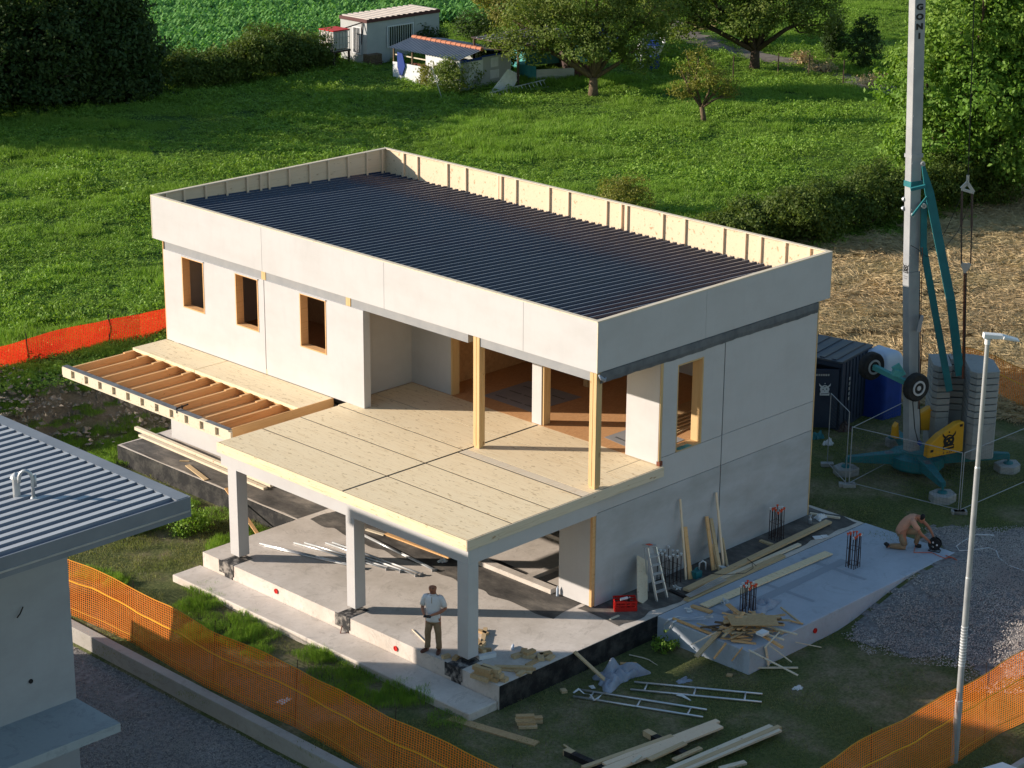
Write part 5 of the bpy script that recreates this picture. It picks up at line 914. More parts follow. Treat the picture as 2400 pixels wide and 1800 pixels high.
def mast(z):
    if z<e1[2]: f=(z-e0[2])/(e1[2]-e0[2]); return e0+(e1-e0)*f
    f=(z-e1[2])/(e2[2]-e1[2]); return e1+(e2-e1)*f
e0[:2]-=nV*.3; e1[:2]-=nV*.3; e2[:2]-=nV*.3
e0=GV(2131,1060,e0); e1=GV(2130,640,e0); e2=GV(2148,-120,e0)
m=MB(); a=mastsec(e0,.27,.40); b=mastsec(e1,.27,.40); m.hexa(a+b); m.build('lower_mast',MT['mast'],CR,bevel=.01)
m=MB(); a=mastsec(e1+[0,0,.004],.26,.37); b=mastsec(e2,.26,.37); m.hexa(a+b); m.build('upper_mast',MT['mast'],CR,bevel=.01)
# writing down the right face of the mast, and small marks
def textmesh(body,size,font_off=0.):
    cu=bpy.data.curves.new('letter','FONT'); cu.body=body; cu.size=size; cu.align_x='CENTER'; cu.align_y='CENTER'; cu.offset=.012*size*4; cu.extrude=.004
    o=bpy.data.objects.new('letter',cu); COL.objects.link(o); dg=bpy.context.evaluated_depsgraph_get(); me=bpy.data.meshes.new_from_object(o.evaluated_get(dg)); V=[tuple(v.co) for v in me.vertices]; F=[tuple(p.vertices) for p in me.polygons]; bpy.data.objects.remove(o); return V,F
def put_text(name,body,size,org,ex,ez,parent,mt):
    V,F=textmesh(body,size); ex=np.array(ex,float); ez=np.array(ez,float); n=np.cross(ex,ez); W_=[np.array(org)+ex*v[0]+ez*v[1]+n*v[2] for v in V]; return linkmesh(name,W_,F,MT[mt],parent)
u2=np.append(rM*math.cos(math.radians(42))+nM*math.sin(math.radians(42)),0); u1=np.append(-rM*math.cos(math.radians(48))+nM*math.sin(math.radians(48)),0)
up_=(e2-e1)/np.linalg.norm(e2-e1)
def emblem(parent,q,ex,s,mt,inner,off):
    m=MB(); ez=np.array([0,0,1.]); 
    P=[q+ex*s*(math.cos(a)*(1+.05*math.sin(5*a)))+ez*s*(math.sin(a)*1.05+.02) for a in np.linspace(0,2*math.pi,26)[:-1]]; m.extr(P,off)
    m.extr([q+ex*s*x+ez*s*y for x,y in ((-1,-.6),(1.05,-.6),(1.05,-1.25),(-1,-1.25))],off*.9)
    for sx in (-1,1): m.extr([q+ex*s*x*sx+ez*s*y for x,y in ((.55,.8),(.8,.55),(1.2,1.0),(1.25,1.5),(.95,1.1))],off*.8)
    m.extr([q+ex*s*.12*math.cos(a)+ez*s*(1.45+.14*math.sin(a)) for a in np.linspace(0,6.28,9)[:-1]],off*.8); m.build('emblem',MT[mt],parent)
    m=MB()
    for x,y,r_ in ((-.35,.1,.14),(.4,.2,.16),(.0,-.25,.1)): m.extr([q+off*1.2+ex*s*(x+r_*math.cos(a))+ez*s*(y+r_*math.sin(a)) for a in np.linspace(0,6.28,8)[:-1]],off*.3)
    m.extr([q+off*1.2+ex*s*x+ez*s*y for x,y in ((-.85,-.85),(.9,-.75),(.9,-.9),(-.85,-1.0))],off*.3); m.extr([q+off*1.2+ex*s*x+ez*s*y for x,y in ((-.5,.5),(-.05,.85),(.5,.7),(.0,.7))],off*.3); m.build('emblem_detail',MT[inner],parent)
for ch,py in (('G',18),('O',41),('N',64),('I',86)):
    c=GV(2152,py,e1); cm=mast(c[2])+u2*.19-np.cross(u2,[0,0,1])*(-.008); 
    nrm=np.cross(u2,up_); put_text('lettering',ch,.215,mast(c[2])+u2*.17+nrm*.006,u2*1.45,up_,CR,'black')
nrm1=np.cross(-u1,up_); c=GV(2113,632,e1); emblem(CR,mast(c[2])+u1*.13+nrm1*.003,-u1,.095,'black','galv',nrm1*.005)
m=MB(); q=mast(c[2])+u1*.13+nrm1*.004
for k,s in ((-.22,.16),(-.28,.12)): m.bar(q+up_*k-u1*s/2,q+up_*k+u1*s/2,.006,.018,up_)
m.build('plate_marks',MT['darkmem'],CR)
# collars on the mast
for py,hh in ((440,.16),(372,.1)):
    c=GV(2140,py,e1); cm=mast(c[2]); s=mastsec(cm-u1*.02-u2*.02,.30,.42); m=MB(); m.hexa(s+[(x,y,z+hh) for x,y,z in s]); m.build('mast_collar',MT['teal' if hh>.12 else 'mast'],CR)
m=MB(); c=mast(GV(2130,490,e1)[2]); 
for k in (-.04,.22): m.disc(c+u1*.28+[0,0,k],(u1),.0,.06,.06,12)
m.disc(GV(*T('c',410,590),e1)-np.append(nV,0)*.1,np.append(nV,0),.02,.07,.06,14); m.disc(GV(*T('c',280,685),e1)-np.append(nV,0)*.15,np.append(nV,0),.0,.05,.08,12); m.disc(GV(*T('c',400,108),e1)-np.append(nV,0)*.1,np.append(nV,0),.02,.06,.1,12); m.build('pin',MT['galv'],CR)
m=MB()
for k in range(9):
    c=mast(e1[2]+.5+1.3*k)
    for s in (.03,.34): m.disc(c+u2*s-np.cross([0,0,1],u2)*-.0+np.cross(u2,[0,0,1])*.004,np.cross(u2,[0,0,1]),0,.012,.012,8)
m.build('bolt',MT['galv'],CR)
c=mast(e0[2]+.9); n_=np.cross(u2,[0,0,1])
m=MB(); m.tube([c+n_*.08+[0,0,1.5],c+n_*.1+[0,0,.6],c+n_*.25+[0,0,-.1],c+n_*.45+[0,0,-.5]],.014,6); m.tube([c+n_*.08+u2*.2+[0,0,2.6],c+n_*.09+u2*.22+[0,0,.8],c+n_*.3+u2*.2+[0,0,-.3]],.012,6); m.build('hose',MT['cable'],CR)
# teal struts
def cp3(k,x,y,d=.1): n=np.append(nV,0); return GV(*T(k,x,y),e1)-n*d
m=MB(); m.bar(cp3('c',402,130),cp3('c',470,430),.08,.1,(nV[0],nV[1],0),w2=.24); m.bar(cp3('c',470,430),cp3('c',715,1659),.24,.1,(nV[0],nV[1],0)); m.build('stay_strut',MT['teal'],CR); m=MB(); m.bar(cp3('c',715,1659),GV(*T('1840',1255,570),e1)+np.append(nV,0)*.4,.24,.1,(nV[0],nV[1],0)); m.build('stay_strut',MT['teal'],CR)
m=MB(); m.bar(cp3('c',425,560,-.1),cp3('c',418,1090,-.1),.17,.1,(nV[0],nV[1],0)); m.bar(cp3('c',418,1090,-.1),GV(*T('1840',1185,690),e1)+np.append(nV,0)*.5,.19,.1,(nV[0],nV[1],0)); m.build('stay_strut',MT['teal'],CR)
m=MB(); m.bar(cp3('c',268,690,.2),cp3('c',440,470,.2),.05,.07,(nV[0],nV[1],0)); m.bar(cp3('c',250,390,.2),cp3('c',420,350,.2),.08,.12,(nV[0],nV[1],0)); m.build('link_arm',MT['teal'],CR)
m=MB(); m.bar(GV(*T('1840',965,120),e1),GV(*T('1840',940,230),e1),.1,.16,(nV[0],nV[1],0)); m.build('mast_bracket',MT['mast'],CR)
for x in (372,395): m=MB(); m.tube([cp3('c',x,1070,.05),GV(*T('1840',940+(x-372)*.3,780),e1)],.012,6); m.build('hoist_cable',MT['rust' if x==395 else 'cable'],CR)
m=MB(); m.tube([cp3('c',250,1025,.2),cp3('c',330,1070,.2),cp3('c',420,1150,.2),cp3('c',520,1165,.2),cp3('c',600,1140,0),cp3('c',720,1060,-.3),cp3('c',830,920,-.3),cp3('c',975,590,-.3)],.009,5); m.tube([cp3('c',460,1110,0),cp3('c',600,1040,-.2),cp3('c',700,890,-.3),cp3('c',862,540,-.3)],.009,5); m.build('control_cable',MT['cable'],CR)
# pendant: rod, bridge, twin bars, fork
PD=-.3
m=MB(); m.tube([GV(2288,-140,e1),cp3('c',948,275,PD)],.014,6); m.build('pendant_cable',MT['cable'],CR)
m=MB(); m.bar(cp3('c',945,275,PD),cp3('c',940,370,PD),.06,.06); m.bar(cp3('c',938,360,PD),cp3('c',870,430,PD),.05,.09); m.bar(cp3('c',938,360,PD),cp3('c',1010,470,PD),.05,.09); m.bar(cp3('c',870,435,PD),cp3('c',1012,478,PD),.06,.07); m.build('pendant_bridge',MT['galv'],CR)
for xa,xb,xc,ya in ((877,870,868,440),(993,988,975,470)):
    m=MB(); m.bar(cp3('c',xa,ya,PD),cp3('c',xb,ya+410,PD),.045,.05); m.bar(cp3('c',xb,ya+400,PD),cp3('c',xc,1290,PD),.028,.03); m.build('pendant_bar',MT['browntr'],CR)
m=MB(); P=[cp3('c',x,y,PD) for x,y in ((862,1245),(880,1262),(895,1290),(938,1292),(958,1285),(980,1300),(965,1345),(925,1390),(925,1420),(895,1420),(895,1385),(865,1320))]; m.extr(P,np.append(nV,0)*.05); m.build('pendant_fork',MT['galv'],CR)
for dx in (-9,12): m=MB(); m.bar(cp3('c',912+dx,1400,PD),GV(*T('1840',1275+dx*.5,590),e1)+np.append(nV,0)*.3,.03,.04); m.build('tie_bar',MT['rust' if dx<0 else 'browntr'],CR)
# chassis, outriggers, pads
z0=g0
def G1(k,x,y,z): return GZ(*T(k,x,y),z)
hub=G1('1840',930,1130,z0+.35); m=MB(); m.lathe([hub[0],hub[1],z0+.15],[(.75,0),(.8,.06),(.8,.35),(.55,.42),(.5,.5)],16); m.build('chassis',MT['teal'],CR)
pads=[(1110,1400,'front'),(430,1215,'left'),(1575,1190,'right'),(760,1010,'back')]
pl=['rough concrete pad under the front outrigger foot','rough concrete pad under the left outrigger foot','rough concrete pad under the right outrigger foot','rough concrete pad under the back outrigger foot']
for i,(x,y,_) in enumerate(pads):
    p=G1('1840',x,y,z0+.1); m=MB(); s=.62 if i<3 else .4; rr=random.Random(i); poly=[(p[0]+s*.62*math.cos(a)*rr.uniform(.85,1.15),p[1]+s*.62*math.sin(a)*rr.uniform(.85,1.15)) for a in np.linspace(0,2*math.pi,7)[:-1]]; zz=float(hgt(p[0],p[1])); m.prism(poly,zz-.2,z0+.22); o=m.build('concrete_pad',MT['blocks'],bevel=.02,label=pl[i],cat='concrete pad')
    q=np.array([p[0],p[1],z0+.24]); m=MB(); m.bar([hub[0],hub[1],z0+.42],q+[0,0,.22],.42,.42,w2=.16,h2=.16); og=m.build('outrigger',MT['teal'],CR,bevel=.01)
    d=q-np.array([hub[0],hub[1],z0+.3]); m=MB(); m.bar(np.array([hub[0],hub[1],z0+.645])+d*.35*[1,1,0]+[0,0,-.05],np.array([hub[0],hub[1],z0+.57])+d*.85*[1,1,0]-[0,0,.05],.2,.02,w2=.07); m.build('outrigger_slot',MT['darkmem'],og)
    m=MB(); m.tube([q+[0,0,-.0],q+[0,0,.25]],.035,8); m.lathe(q-[0,0,.015],[(.15,0),(.13,.04),(.04,.06)],14); m.build('jack_foot',MT['teal'],og)
# yellow side covers
def coverpoly(pts,dn,depth):
    n=np.append(nV,0); dirv=u2 if True else n
    c0=CC
    P=[]; return P
fx=GV(*T('y',690,690),CC-np.append(nV,0)*.8); axu=np.append(rV*math.cos(math.radians(28))+nV*math.sin(math.radians(28)),0); axn=np.cross([0,0,1],axu)*-1
def onplane(k,x,y,P0,n):
    v=ray(*T(k,x,y)); return CAM+v*((np.array(P0)-CAM)@n)/(v@n)
face=[(655,935),(685,715),(850,555),(1145,360),(1255,335),(1225,820)]
pn=np.cross(axu,[0,0,1]); P=[onplane('y',x,y,fx,pn) for x,y in face]; thick=-pn*.24 if (pn@np.append(nV,0))<0 else pn*.24
m=MB(); m.extr(P,thick); m.build('yellow_cover',MT['yellow'],CR,bevel=.03)
sh=-pn if (pn@np.append(nV,0))>0 else pn
# emblem on the cover
q=onplane('y',990,650,fx,pn)+sh*.008; 
emblem(CR,q,axu,.19,'black','yellow',sh*.006)
for x,y,s in ((1195,393,.05),(718,810,.05)): q=onplane('y',x,y,fx,pn)+sh*.006; m=MB(); m.extr([q+axu*s*a+np.array([0,0,1])*s*.7*b_ for a,b_ in ((-1,-1),(1,-1),(1,1),(-1,1))],sh*.006); m.build('cover_latch',MT['black'],CR)
q=onplane('y',960,830,fx,pn)+sh*.006; m=MB(); [m.bar(q+axu*(-.14+.07*k),q+axu*(-.10+.07*k),.006,.035) for k in (0,2,3,4)]; m.build('worn_lettering',MT['rust'],CR)
fx2=fx+np.append(nV,0)*1.25-axu*.15; P=[onplane('y',x,y,fx2,pn) for x,y in ((470,480),(475,245),(570,190),(715,105),(815,105),(800,480))]; m=MB(); m.extr(P,thick); m.build('yellow_cover',MT['yellow'],CR,bevel=.03)
P=[onplane('y',x,y,fx2+np.append(nV,0)*.1,pn) for x,y in ((110,610),(130,430),(185,350),(200,620))]; m=MB(); m.extr(P,thick*.8); m.build('yellow_cover',MT['yellow'],CR,bevel=.02)
m=MB(); m.bar(GV(*T('y',500,660),fx),GV(*T('y',545,700),fx),.1,.1); m.build('motor',MT['blue'],CR)
# counterweight stacks (horseshoe of slabs)
bs=np.array(GV(*T('1840',1260,700),CC)); cwc=CC+np.append(nV,0)*.9+np.append(rV,0)*1.5
def cwslab(z0_,z1_,mt):
    m=MB(); 
    for sgn in (0,1):
        if sgn==0: P=[(-1.04,-.36),(-.90,-.55),(-.46,-.48),(-.41,.25),(-.36,.85),(-1.0,.80)]
        else: P=[(.04,-.98),(.22,-1.2),(.94,-1.05),(1.0,-.9),(1.02,.2),(.8,.62),(.2,.9),(.1,.2)]
        m.prism([(cwc[0]+(rV[0]*x+nV[0]*y)*.88,cwc[1]+(rV[1]*x+nV[1]*y)*.88) for x,y in P],z0_,z1_)
    P=[(-.36,.3),(.12,.25),(.2,.88),(-.34,.84)]; m.prism([(cwc[0]+(rV[0]*x+nV[0]*y)*.88,cwc[1]+(rV[1]*x+nV[1]*y)*.88) for x,y in P],z0_+.002,z1_-.002)
    m.build('ballast_slab',MT['blocks'],CR,bevel=.006)
zz=g0+.55; cwslab(zz,zz+.42,mt:='blocks'); zz+=.435; cwslab(zz,zz+.62,'blocks'); zz+=.635
for k in range(8): cwslab(zz,zz+.165,'blocks'); zz+=.198
m=MB(); m.bar(np.array([hub[0],hub[1],z0+.55]),cwc+[0,0,z0+.45],.7,.16); m.build('ballast_frame',MT['teal'],CR)
m=MB(); c=cwc+np.append(rV,0)*-.25+np.append(nV,0)*.5; m.tube([[c[0],c[1],zz-.02],[c[0],c[1],zz+.08],[c[0]+.05,c[1],zz+.08],[c[0]+.05,c[1],zz-.02]],.008,5); m.build('lifting_loop',MT['rust'],CR)
# axle and two wheels clamped on the mast
def wheel(c,ax,r0,parent,rimmat):
    m=MB(); m.lathe(np.array(c)-np.array(ax)*.13,[(r0*.52,0),(r0*.9,.0),(r0,.05),(r0,.21),(r0*.9,.26),(r0*.52,.26)],26,ax=ax); o=m.build('tyre',MT['rubber'],parent)
    m=MB(); f=1.; m.disc(np.array(c)+np.array(ax)*.10,ax,r0*.40,r0*.54,.1,24); m.disc(np.array(c)+np.array(ax)*.05,ax,.05,r0*.42,.03,20); m.disc(np.array(c)+np.array(ax)*.09,ax,.0,.07,.1,12)
    for k in range(6):
        a=k*math.pi/3; x_=np.cross(ax,[0,0,1]); x_/=np.linalg.norm(x_); y_=np.cross(ax,x_); m.disc(np.array(c)+np.array(ax)*.08+(x_*math.cos(a)+y_*math.sin(a))*.13,ax,0,.015,.04,6)
    o2=m.build('rim',MT[rimmat],o)
axw=-np.append(nV*math.cos(math.radians(38))-rV*math.sin(math.radians(38)),0); axw=np.append(-nV*math.cos(math.radians(30))+rV*math.sin(math.radians(30)),0); axw/=np.linalg.norm(axw)
w1=GV(*T('1840',925,625),CC-np.append(nV,0)*.75); w2=GV(*T('1840',610,475),CC+np.append(nV,0)*.35)
ax12=(w1-w2)/np.linalg.norm(w1-w2); 
wheel(w1,axw,.405,CR,'rim'); wheel(w2,axw,.405,CR,'galv')
m=MB(); m.bar(w2+axw*.1,w1-axw*.12,.15,.15); m.bar(GV(*T('w',1330,760),w1),GV(*T('w',1460,800),w1),.25,.2); m.bar(GV(*T('w',1370,660),w1),GV(*T('w',1480,840),w1),.08,.25); m.build('axle',MT['tealtarp'],CR,bevel=.01)
# ---- dark container with open door
kc=GZ(*T('1840',400,447),z0+2.2)+np.array([0,0,0]); cx0=kc[0]; cy0=kc[1]; gk=float(hgt(cx0,cy0)); K=thing('site_container','dark blue steel site container with open door behind the house corner','container',(cx0+2,cy0+1.5,gk))
zt=2.2+z0
top=[GZ(*T('1840',*p),zt) for p in ((400,447),(600,335),(330,258),(130,370))]
def quadbox(P,za,zb): return [(p[0],p[1],za) for p in P]+[(p[0],p[1],zb) for p in P]
A,Bq,Cq,Dq=[np.array(p) for p in top]; ex_=(Bq-A)/np.linalg.norm(Bq-A); ey_=np.array([-ex_[1],ex_[0],0]); L1=2.1; L2=4.6
def kp(u,v,z): p=A+ex_*u+ey_*v; return (p[0],p[1],z)
def kbox(m,u0,u1,v0,v1,za,zb): m.hexa([kp(u0,v0,za),kp(u1,v0,za),kp(u1,v1,za),kp(u0,v1,za),kp(u0,v0,zb),kp(u1,v0,zb),kp(u1,v1,zb),kp(u0,v1,zb)])
m=MB(); kbox(m,0,L1,0,.05,gk,zt-.05); kbox(m,0,L1,L2-.05,L2,gk,zt-.05); kbox(m,L1-.05,L1,.05,L2-.05,gk,zt-.05)
for k in range(9): kbox(m,.12+k*.22,.22+k*.22,-.03,0,gk+.1,zt-.1)
kbox(m,0,.08,L2-1.2,L2-.05,gk,zt-.05); m.build('container_wall',MT['cont'],K)
m=MB(); kbox(m,-.03,L1+.03,-.03,L2+.03,zt-.05,zt)
for k in range(11): kbox(m,.05,L1-.05,.2+k*.4,.36+k*.4,zt,zt+.03)
m.build('container_roof',MT['conttop'],K); m=MB(); kbox(m,.0,.1,-.04,.07,gk,zt-.02); kbox(m,-.02,.08,.0,L2,zt-.2,zt-.051); kbox(m,.06,L1-.06,.06,L2-.06,gk+.02,gk+.1); m.build('container_frame',MT['cont'],K)
d0=np.array(kp(-.02,.05,0)); dd=GV(*T('1840',268,560),d0)-d0; dd[2]=0; dd=dd/np.linalg.norm(dd); m=MB(); m.extr([d0+[0,0,gk+.12],d0+dd*1.05+[0,0,gk+.12],d0+dd*1.05+[0,0,zt-.25],d0+[0,0,zt-.25]],np.cross(dd,[0,0,1])*.05); kd=m.build('container_door',MT['cont'],K)
dn_=np.cross(dd,[0,0,1]); dn_=dn_ if dn_@np.append(nV,0)<0 else -dn_
emblem(kd,d0+dd*.42+dn_*.07+[0,0,gk+1.35],-dd,.14,'white','cont',dn_*.006)
m=MB(); [m.bar(d0+dd*(.30+.07*k)+dn_*.06+[0,0,gk+1.82],d0+dd*(.35+.07*k)+dn_*.06+[0,0,gk+1.82],.006,.06) for k in range(7)]; m.build('worn_lettering',MT['galv'],kd)
for k in range(5): m=MB(); s=kp(.55,-.035,gk+1.5-.16*k); m.hexa([kp(.52,-.04,gk+1.5-.16*k),kp(.6,-.04,gk+1.5-.16*k),kp(.6,-.03,gk+1.5-.16*k),kp(.52,-.03,gk+1.5-.16*k),kp(.52,-.04,gk+1.6-.16*k),kp(.6,-.04,gk+1.6-.16*k),kp(.6,-.03,gk+1.6-.16*k),kp(.52,-.03,gk+1.6-.16*k)]); m.build('side_mark',MT['galv'],K)
# blue wrapped silo box with pale tarp top
fb=GZ(*T('1840',690,860),z0); b0=np.array([fb[0],fb[1],0]); gk=float(hgt(b0[0],b0[1])); zt2=GV(*T('1840',690,500),b0)[2]
Bx=thing('blue_bulk_load','big load wrapped in blue sheet with pale blue cover between container and crane','wrapped load',(b0[0]+.5,b0[1]+.5,gk))
def crv(name,P,za,zb,mt,puff,par,n=24,zt_=None):
    c=sum(np.array(p)[:2] for p in P)/4; m=MB(); V=[];F=[]; rows=7; per=[]
    for i in range(4):
        for k in range(n//4): per.append(np.array(P[i])[:2]+(np.array(P[(i+1)%4])[:2]-np.array(P[i])[:2])*k/(n//4))
    for j in range(rows+1):
        f=j/rows; s=1-puff*f**3; zz_=za+(zb-za)*math.sin(f*math.pi/2) if puff>.3 else za+(zb-za)*f
        for i,q in enumerate(per): w=1+.015*math.sin(i*2.7+j); p=c+(q-c)*s*w; V.append((p[0],p[1],zz_))
    N_=len(per)
    for j in range(rows):
        for i in range(N_): F.append((j*N_+i,j*N_+(i+1)%N_,(j+1)*N_+(i+1)%N_,(j+1)*N_+i))
    F.append(tuple(range(rows*N_,(rows+1)*N_))); m.add(V,F); return m.build(name,MT[mt],par,smooth=True)
u=np.append(rV,0); v=np.append(nV,0); Pb=[b0-u*.72+v*.55,b0,b0+u*.62+v*.45,b0-u*.1+v*1.3]
crv('blue_wrap',Pb,gk,zt2-.12,'blue',.02,Bx); crv('pale_cover',Pb,zt2-.14,zt2+.48,'bluewhite',.62,Bx)
# green bag, white bag, boards beside the container
for (x,y,mt,lb,s) in ((225,985,'teal','green plastic bag beside the wall corner',.25),(308,1030,'white','black and white bag on the grass near the crane pad',.2),(420,930,'browntr','flattened cardboard on the ground before the container door',.3),(760,1000,'browntr','brown rubble sack at the foot of the crane',.22)):
    crumple('rubbish_bag',lb,gnd(*T('1840',x,y)),s,s*.7,s,mt,'bag',int(x),16)
# temporary mesh fence panels
MT['fine']=netmat('steel_mesh',(.10,.10,.10),.10,.12,.04,0.); 
def fpanel(label,p0,p1,h):
    p0=np.array(p0,float); p1=np.array(p1,float); th=thing('mesh_fence_panel',label,'fence panel',(p0+p1)/2,'temporary mesh fence panels round the crane'); 
    for nm,a,b in (('top_rail',p0+[0,0,h],p1+[0,0,h]),('bottom_rail',p0+[0,0,.12],p1+[0,0,.12]),('upright',p0,p0+[0,0,h]),('upright',p1,p1+[0,0,h])): m=MB(); m.tube([a,b],.012,6); m.build(nm,MT['mast'],th)
    L=np.linalg.norm(p1-p0); V=[p0+[0,0,.12],p1+[0,0,.12],p1+[0,0,h],p0+[0,0,h]]; o=linkmesh('wire_mesh',V,[(0,1,2,3)],MT['fine'],th); uv=o.data.uv_layers.new(name='UVMap')
    for l,(a,b) in enumerate(((0,0),(L,0),(L,h),(0,h))): uv.data[l].uv=(a,b)
    for p in (p0,p1): m=MB(); m.bar(p-u*.18+[0,0,.05],p+u*.18+[0,0,.05],.2,.1); m.build('fence_foot',MT['blocks'],th)
F0=gnd(*T('1840',450,1325)); F1=gnd(*T('1840',1222,1520)); F2=gnd(*T('1840',1760,1290)); F3=gnd(*T('1840',415,1180)); hF=2.0
hF=GV(*T('1840',1235,1090),F1)[2]-F1[2]
fpanel('long mesh fence panel in front of the crane',F0,F1,hF); fpanel('mesh fence panel running right from the fence corner',F1+u*.06,F2,hF); F4=gnd(*T('1840',980,1050)); fpanel('mesh fence panel behind the left outrigger',F0-v*.05,F4,hF)
fpanel('narrow mesh fence panel leaning open beside the container',F0-u*.1,F0-u*.1+v*1.6-u*.3,hF*1.25)
# ================================================================ SHEDS AND CABIN AT THE BACK
def obb(m,P,za,zb):  m.hexa([(p[0],p[1],za) for p in P]+[(p[0],p[1],zb) for p in P])
# site cabin
zc=.45; C0=thing('site_cabin','pale grey box cabin with barred windows at the edge of the corn','cabin',(46.2,58.1,zc)); x0,x1,y0,y1,zt=43.5,49.0,57.0,59.2,3.05
m=MB(); m.box(x0,x1,y0,y1,zc+.05,zt-.12); m.build('wall',MT['cabin'],C0)
m=MB(); ribbed(m,0,0,0,1,0,1,.1,.1,.1) if False else None
ribbed(m,y0-.03,y1+.03,x0,x1,zt-.04,.42,.05,.2,.1,along='y'); cr_=m.build('roof_sheet',MT['paleroof'],C0)
m=MB(); m.box(x0-.05,x1+.05,y0-.06,y0-.002,zt-.2,zt-.02); m.box(x0-.06,x0-.002,y0,y1,zt-.2,zt-.02); m.box(x0-.05,x1+.05,y1,y1+.06,zt-.2,zt-.02); m.build('roof_trim',MT['maroon'],cr_)
for u0,u1,fac in ((45.05,46.9,'y'),(57.5,58.1,'x')):
    m=MB()
    if fac=='y': m.box(u0,u1,y0-.03,y0+.0,1.35,2.45); 
    else: m.box(x0-.03,x0,u0,u1,1.1,2.5)
    o=m.build('window',MT['glass'],C0); m=MB()
    if fac=='y':
        for a,b_,c_,d_ in ((u0-.08,u0,1.28,2.52),(u1,u1+.08,1.28,2.52),(u0,u1,1.28,1.35),(u0,u1,2.45,2.52)): m.box(a,b_,y0-.06,y0-.03,c_,d_)
        for k in range(11): xx=u0+(u1-u0)*(k+.5)/11; m.box(xx-.012,xx+.012,y0-.055,y0-.035,1.35,2.45)
    else:
        for a,b_,c_,d_ in ((u0-.07,u0,1.03,2.57),(u1,u1+.07,1.03,2.57),(u0,u1,1.03,1.1),(u0,u1,2.5,2.57)): m.box(x0-.06,x0-.03,a,b_,c_,d_)
        for k in range(5): yy=u0+(u1-u0)*(k+.5)/5; m.box(x0-.055,x0-.035,yy-.012,yy+.012,1.1,2.5)
    m.build('window_bars',MT['white'],o)
m=MB(); m.box(45.2,45.24,y0-.012,y0,zc+.1,1.2); m.box(47.1,47.14,y0-.015,y0,zc+.1,zt-.2); m.build('wall_joint',MT['galv'],C0)
m=MB(); m.tube([(43.45,57.3,2.85),(42.4,58.1,2.45)],.035,6); m.tube([(43.45,57.32,2.85),(43.47,57.45,1.6)],.03,6); m.build('rain_pipe',MT['browntr'],C0)
# tank on a frame
K=thing('water_tank','caged pale water tank with red cover on a dark stand beside the cabin','water tank',(42.0,58.1,.45)); m=MB(); m.box(41.5,42.6,57.5,58.6,1.5,2.5); m.build('tank_body',MT['ibc'],K,bevel=.06)
m=MB()
for k in range(6):
    s=k/5; m.box(41.47+1.16*s-.012,41.47+1.16*s+.012,57.46,57.485,1.45,2.5); m.box(41.465,41.49,57.46+1.16*s-.012,57.46+1.16*s+.012,1.45,2.5)
for z in (1.45,1.8,2.15,2.48): m.box(41.46,42.65,57.455,57.48,z,z+.03); m.box(41.455,41.48,57.46,58.65,z,z+.03)
m.build('cage',MT['galv'],K); m=MB(); m.box(41.42,42.68,57.42,58.68,2.52,2.58); m.build('red_cover',MT['redp'],K,bevel=.03)
m=MB(); m.box(41.45,42.7,57.45,58.7,1.36,1.46)
for x in (41.5,42.6):
    for y in (57.5,58.6): m.box(x-.05,x+.05,y-.05,y+.05,.3,1.36)
m.build('stand',MT['browntr'],K)
# slate shed
SH=thing('slate_shed','open fronted shed with slate blue ribbed roof and orange ridge tiles','shed',(43.8,50.6,.4)); ya,yb=47.95,53.3
m=MB(); V=[];n=26
pr=[]
for i in range(n):
    a=ya+(yb-ya)*i/n; p=(yb-ya)/n; pr+=[(a,0),(a+p*.5,0),(a+p*.62,.035),(a+p*.88,.035)]
pr.append((yb,0)); F=[]
for (p,h) in pr: V+=[(41.75,p,2.17+h),(43.5,p,2.52+h),(45.9,p,2.17+h)]
for i in range(len(pr)-1): F+=[(3*i,3*i+1,3*i+4,3*i+3)[::-1],(3*i+1,3*i+2,3*i+5,3*i+4)[::-1]]
m.add(V,F); sr_=m.build('roof_sheet',MT['slate'],SH)
m=MB()
for i in range(14): y=ya+(yb-ya)*(i+.5)/14; m.lathe((43.5,y-.2,2.55),[(.11,0),(.125,.02),(.10,.38),(.09,.40)],8,ax=(0,1,0))
m.build('ridge_tiles',MT['tilered'],sr_)
m=MB(); m.box(41.95,42.0,50.6,53.2,.3,1.42); m.build('low_wall',MT['white'],SH); m=MB(); m.box(41.93,42.02,48.0,50.6,.3,2.13); m.build('front_wall',MT['white'],SH)
m=MB(); m.box(42.02,45.7,48.0,48.06,.3,2.1); m.box(45.64,45.7,48.06,53.1,.3,2.1); sw_=m.build('side_wall',MT['cabin'],SH); m=MB(); m.box(42.6,43.6,47.985,48.0,1.,2.0); m.box(44.2,44.75,47.985,48.0,1.5,2.0); m.box(44.15,44.8,47.985,48,.9,1.35); m.build('white_panel',MT['white'],sw_)
m=MB(); m.box(41.95,43.5,47.96,47.985,2.0,2.14); m.box(43.5,44.9,47.965,47.985,2.12,2.2); m.build('blue_edge',MT['blue'],SH)
for y in (53.15,51.7): m=MB(); m.box(41.95,42.02,y-.04,y+.04,1.42,2.15); m.build('post',MT['bark'],SH)
m=MB(); m.box(42.0,42.04,50.6,53.1,1.78,1.84); m.build('rail',MT['cltx'],SH)
m=MB(); P=[(41.86,52.75,2.0),(41.86,52.35,1.95),(41.86,52.15,1.3),(41.86,52.4,.75),(41.86,52.6,.8),(41.86,52.75,1.2)]; m.extr(P,(.06,0,0)); m.build('blue_cloth',MT['blue'],label='blue cloth hanging over the low shed wall',cat='cloth')
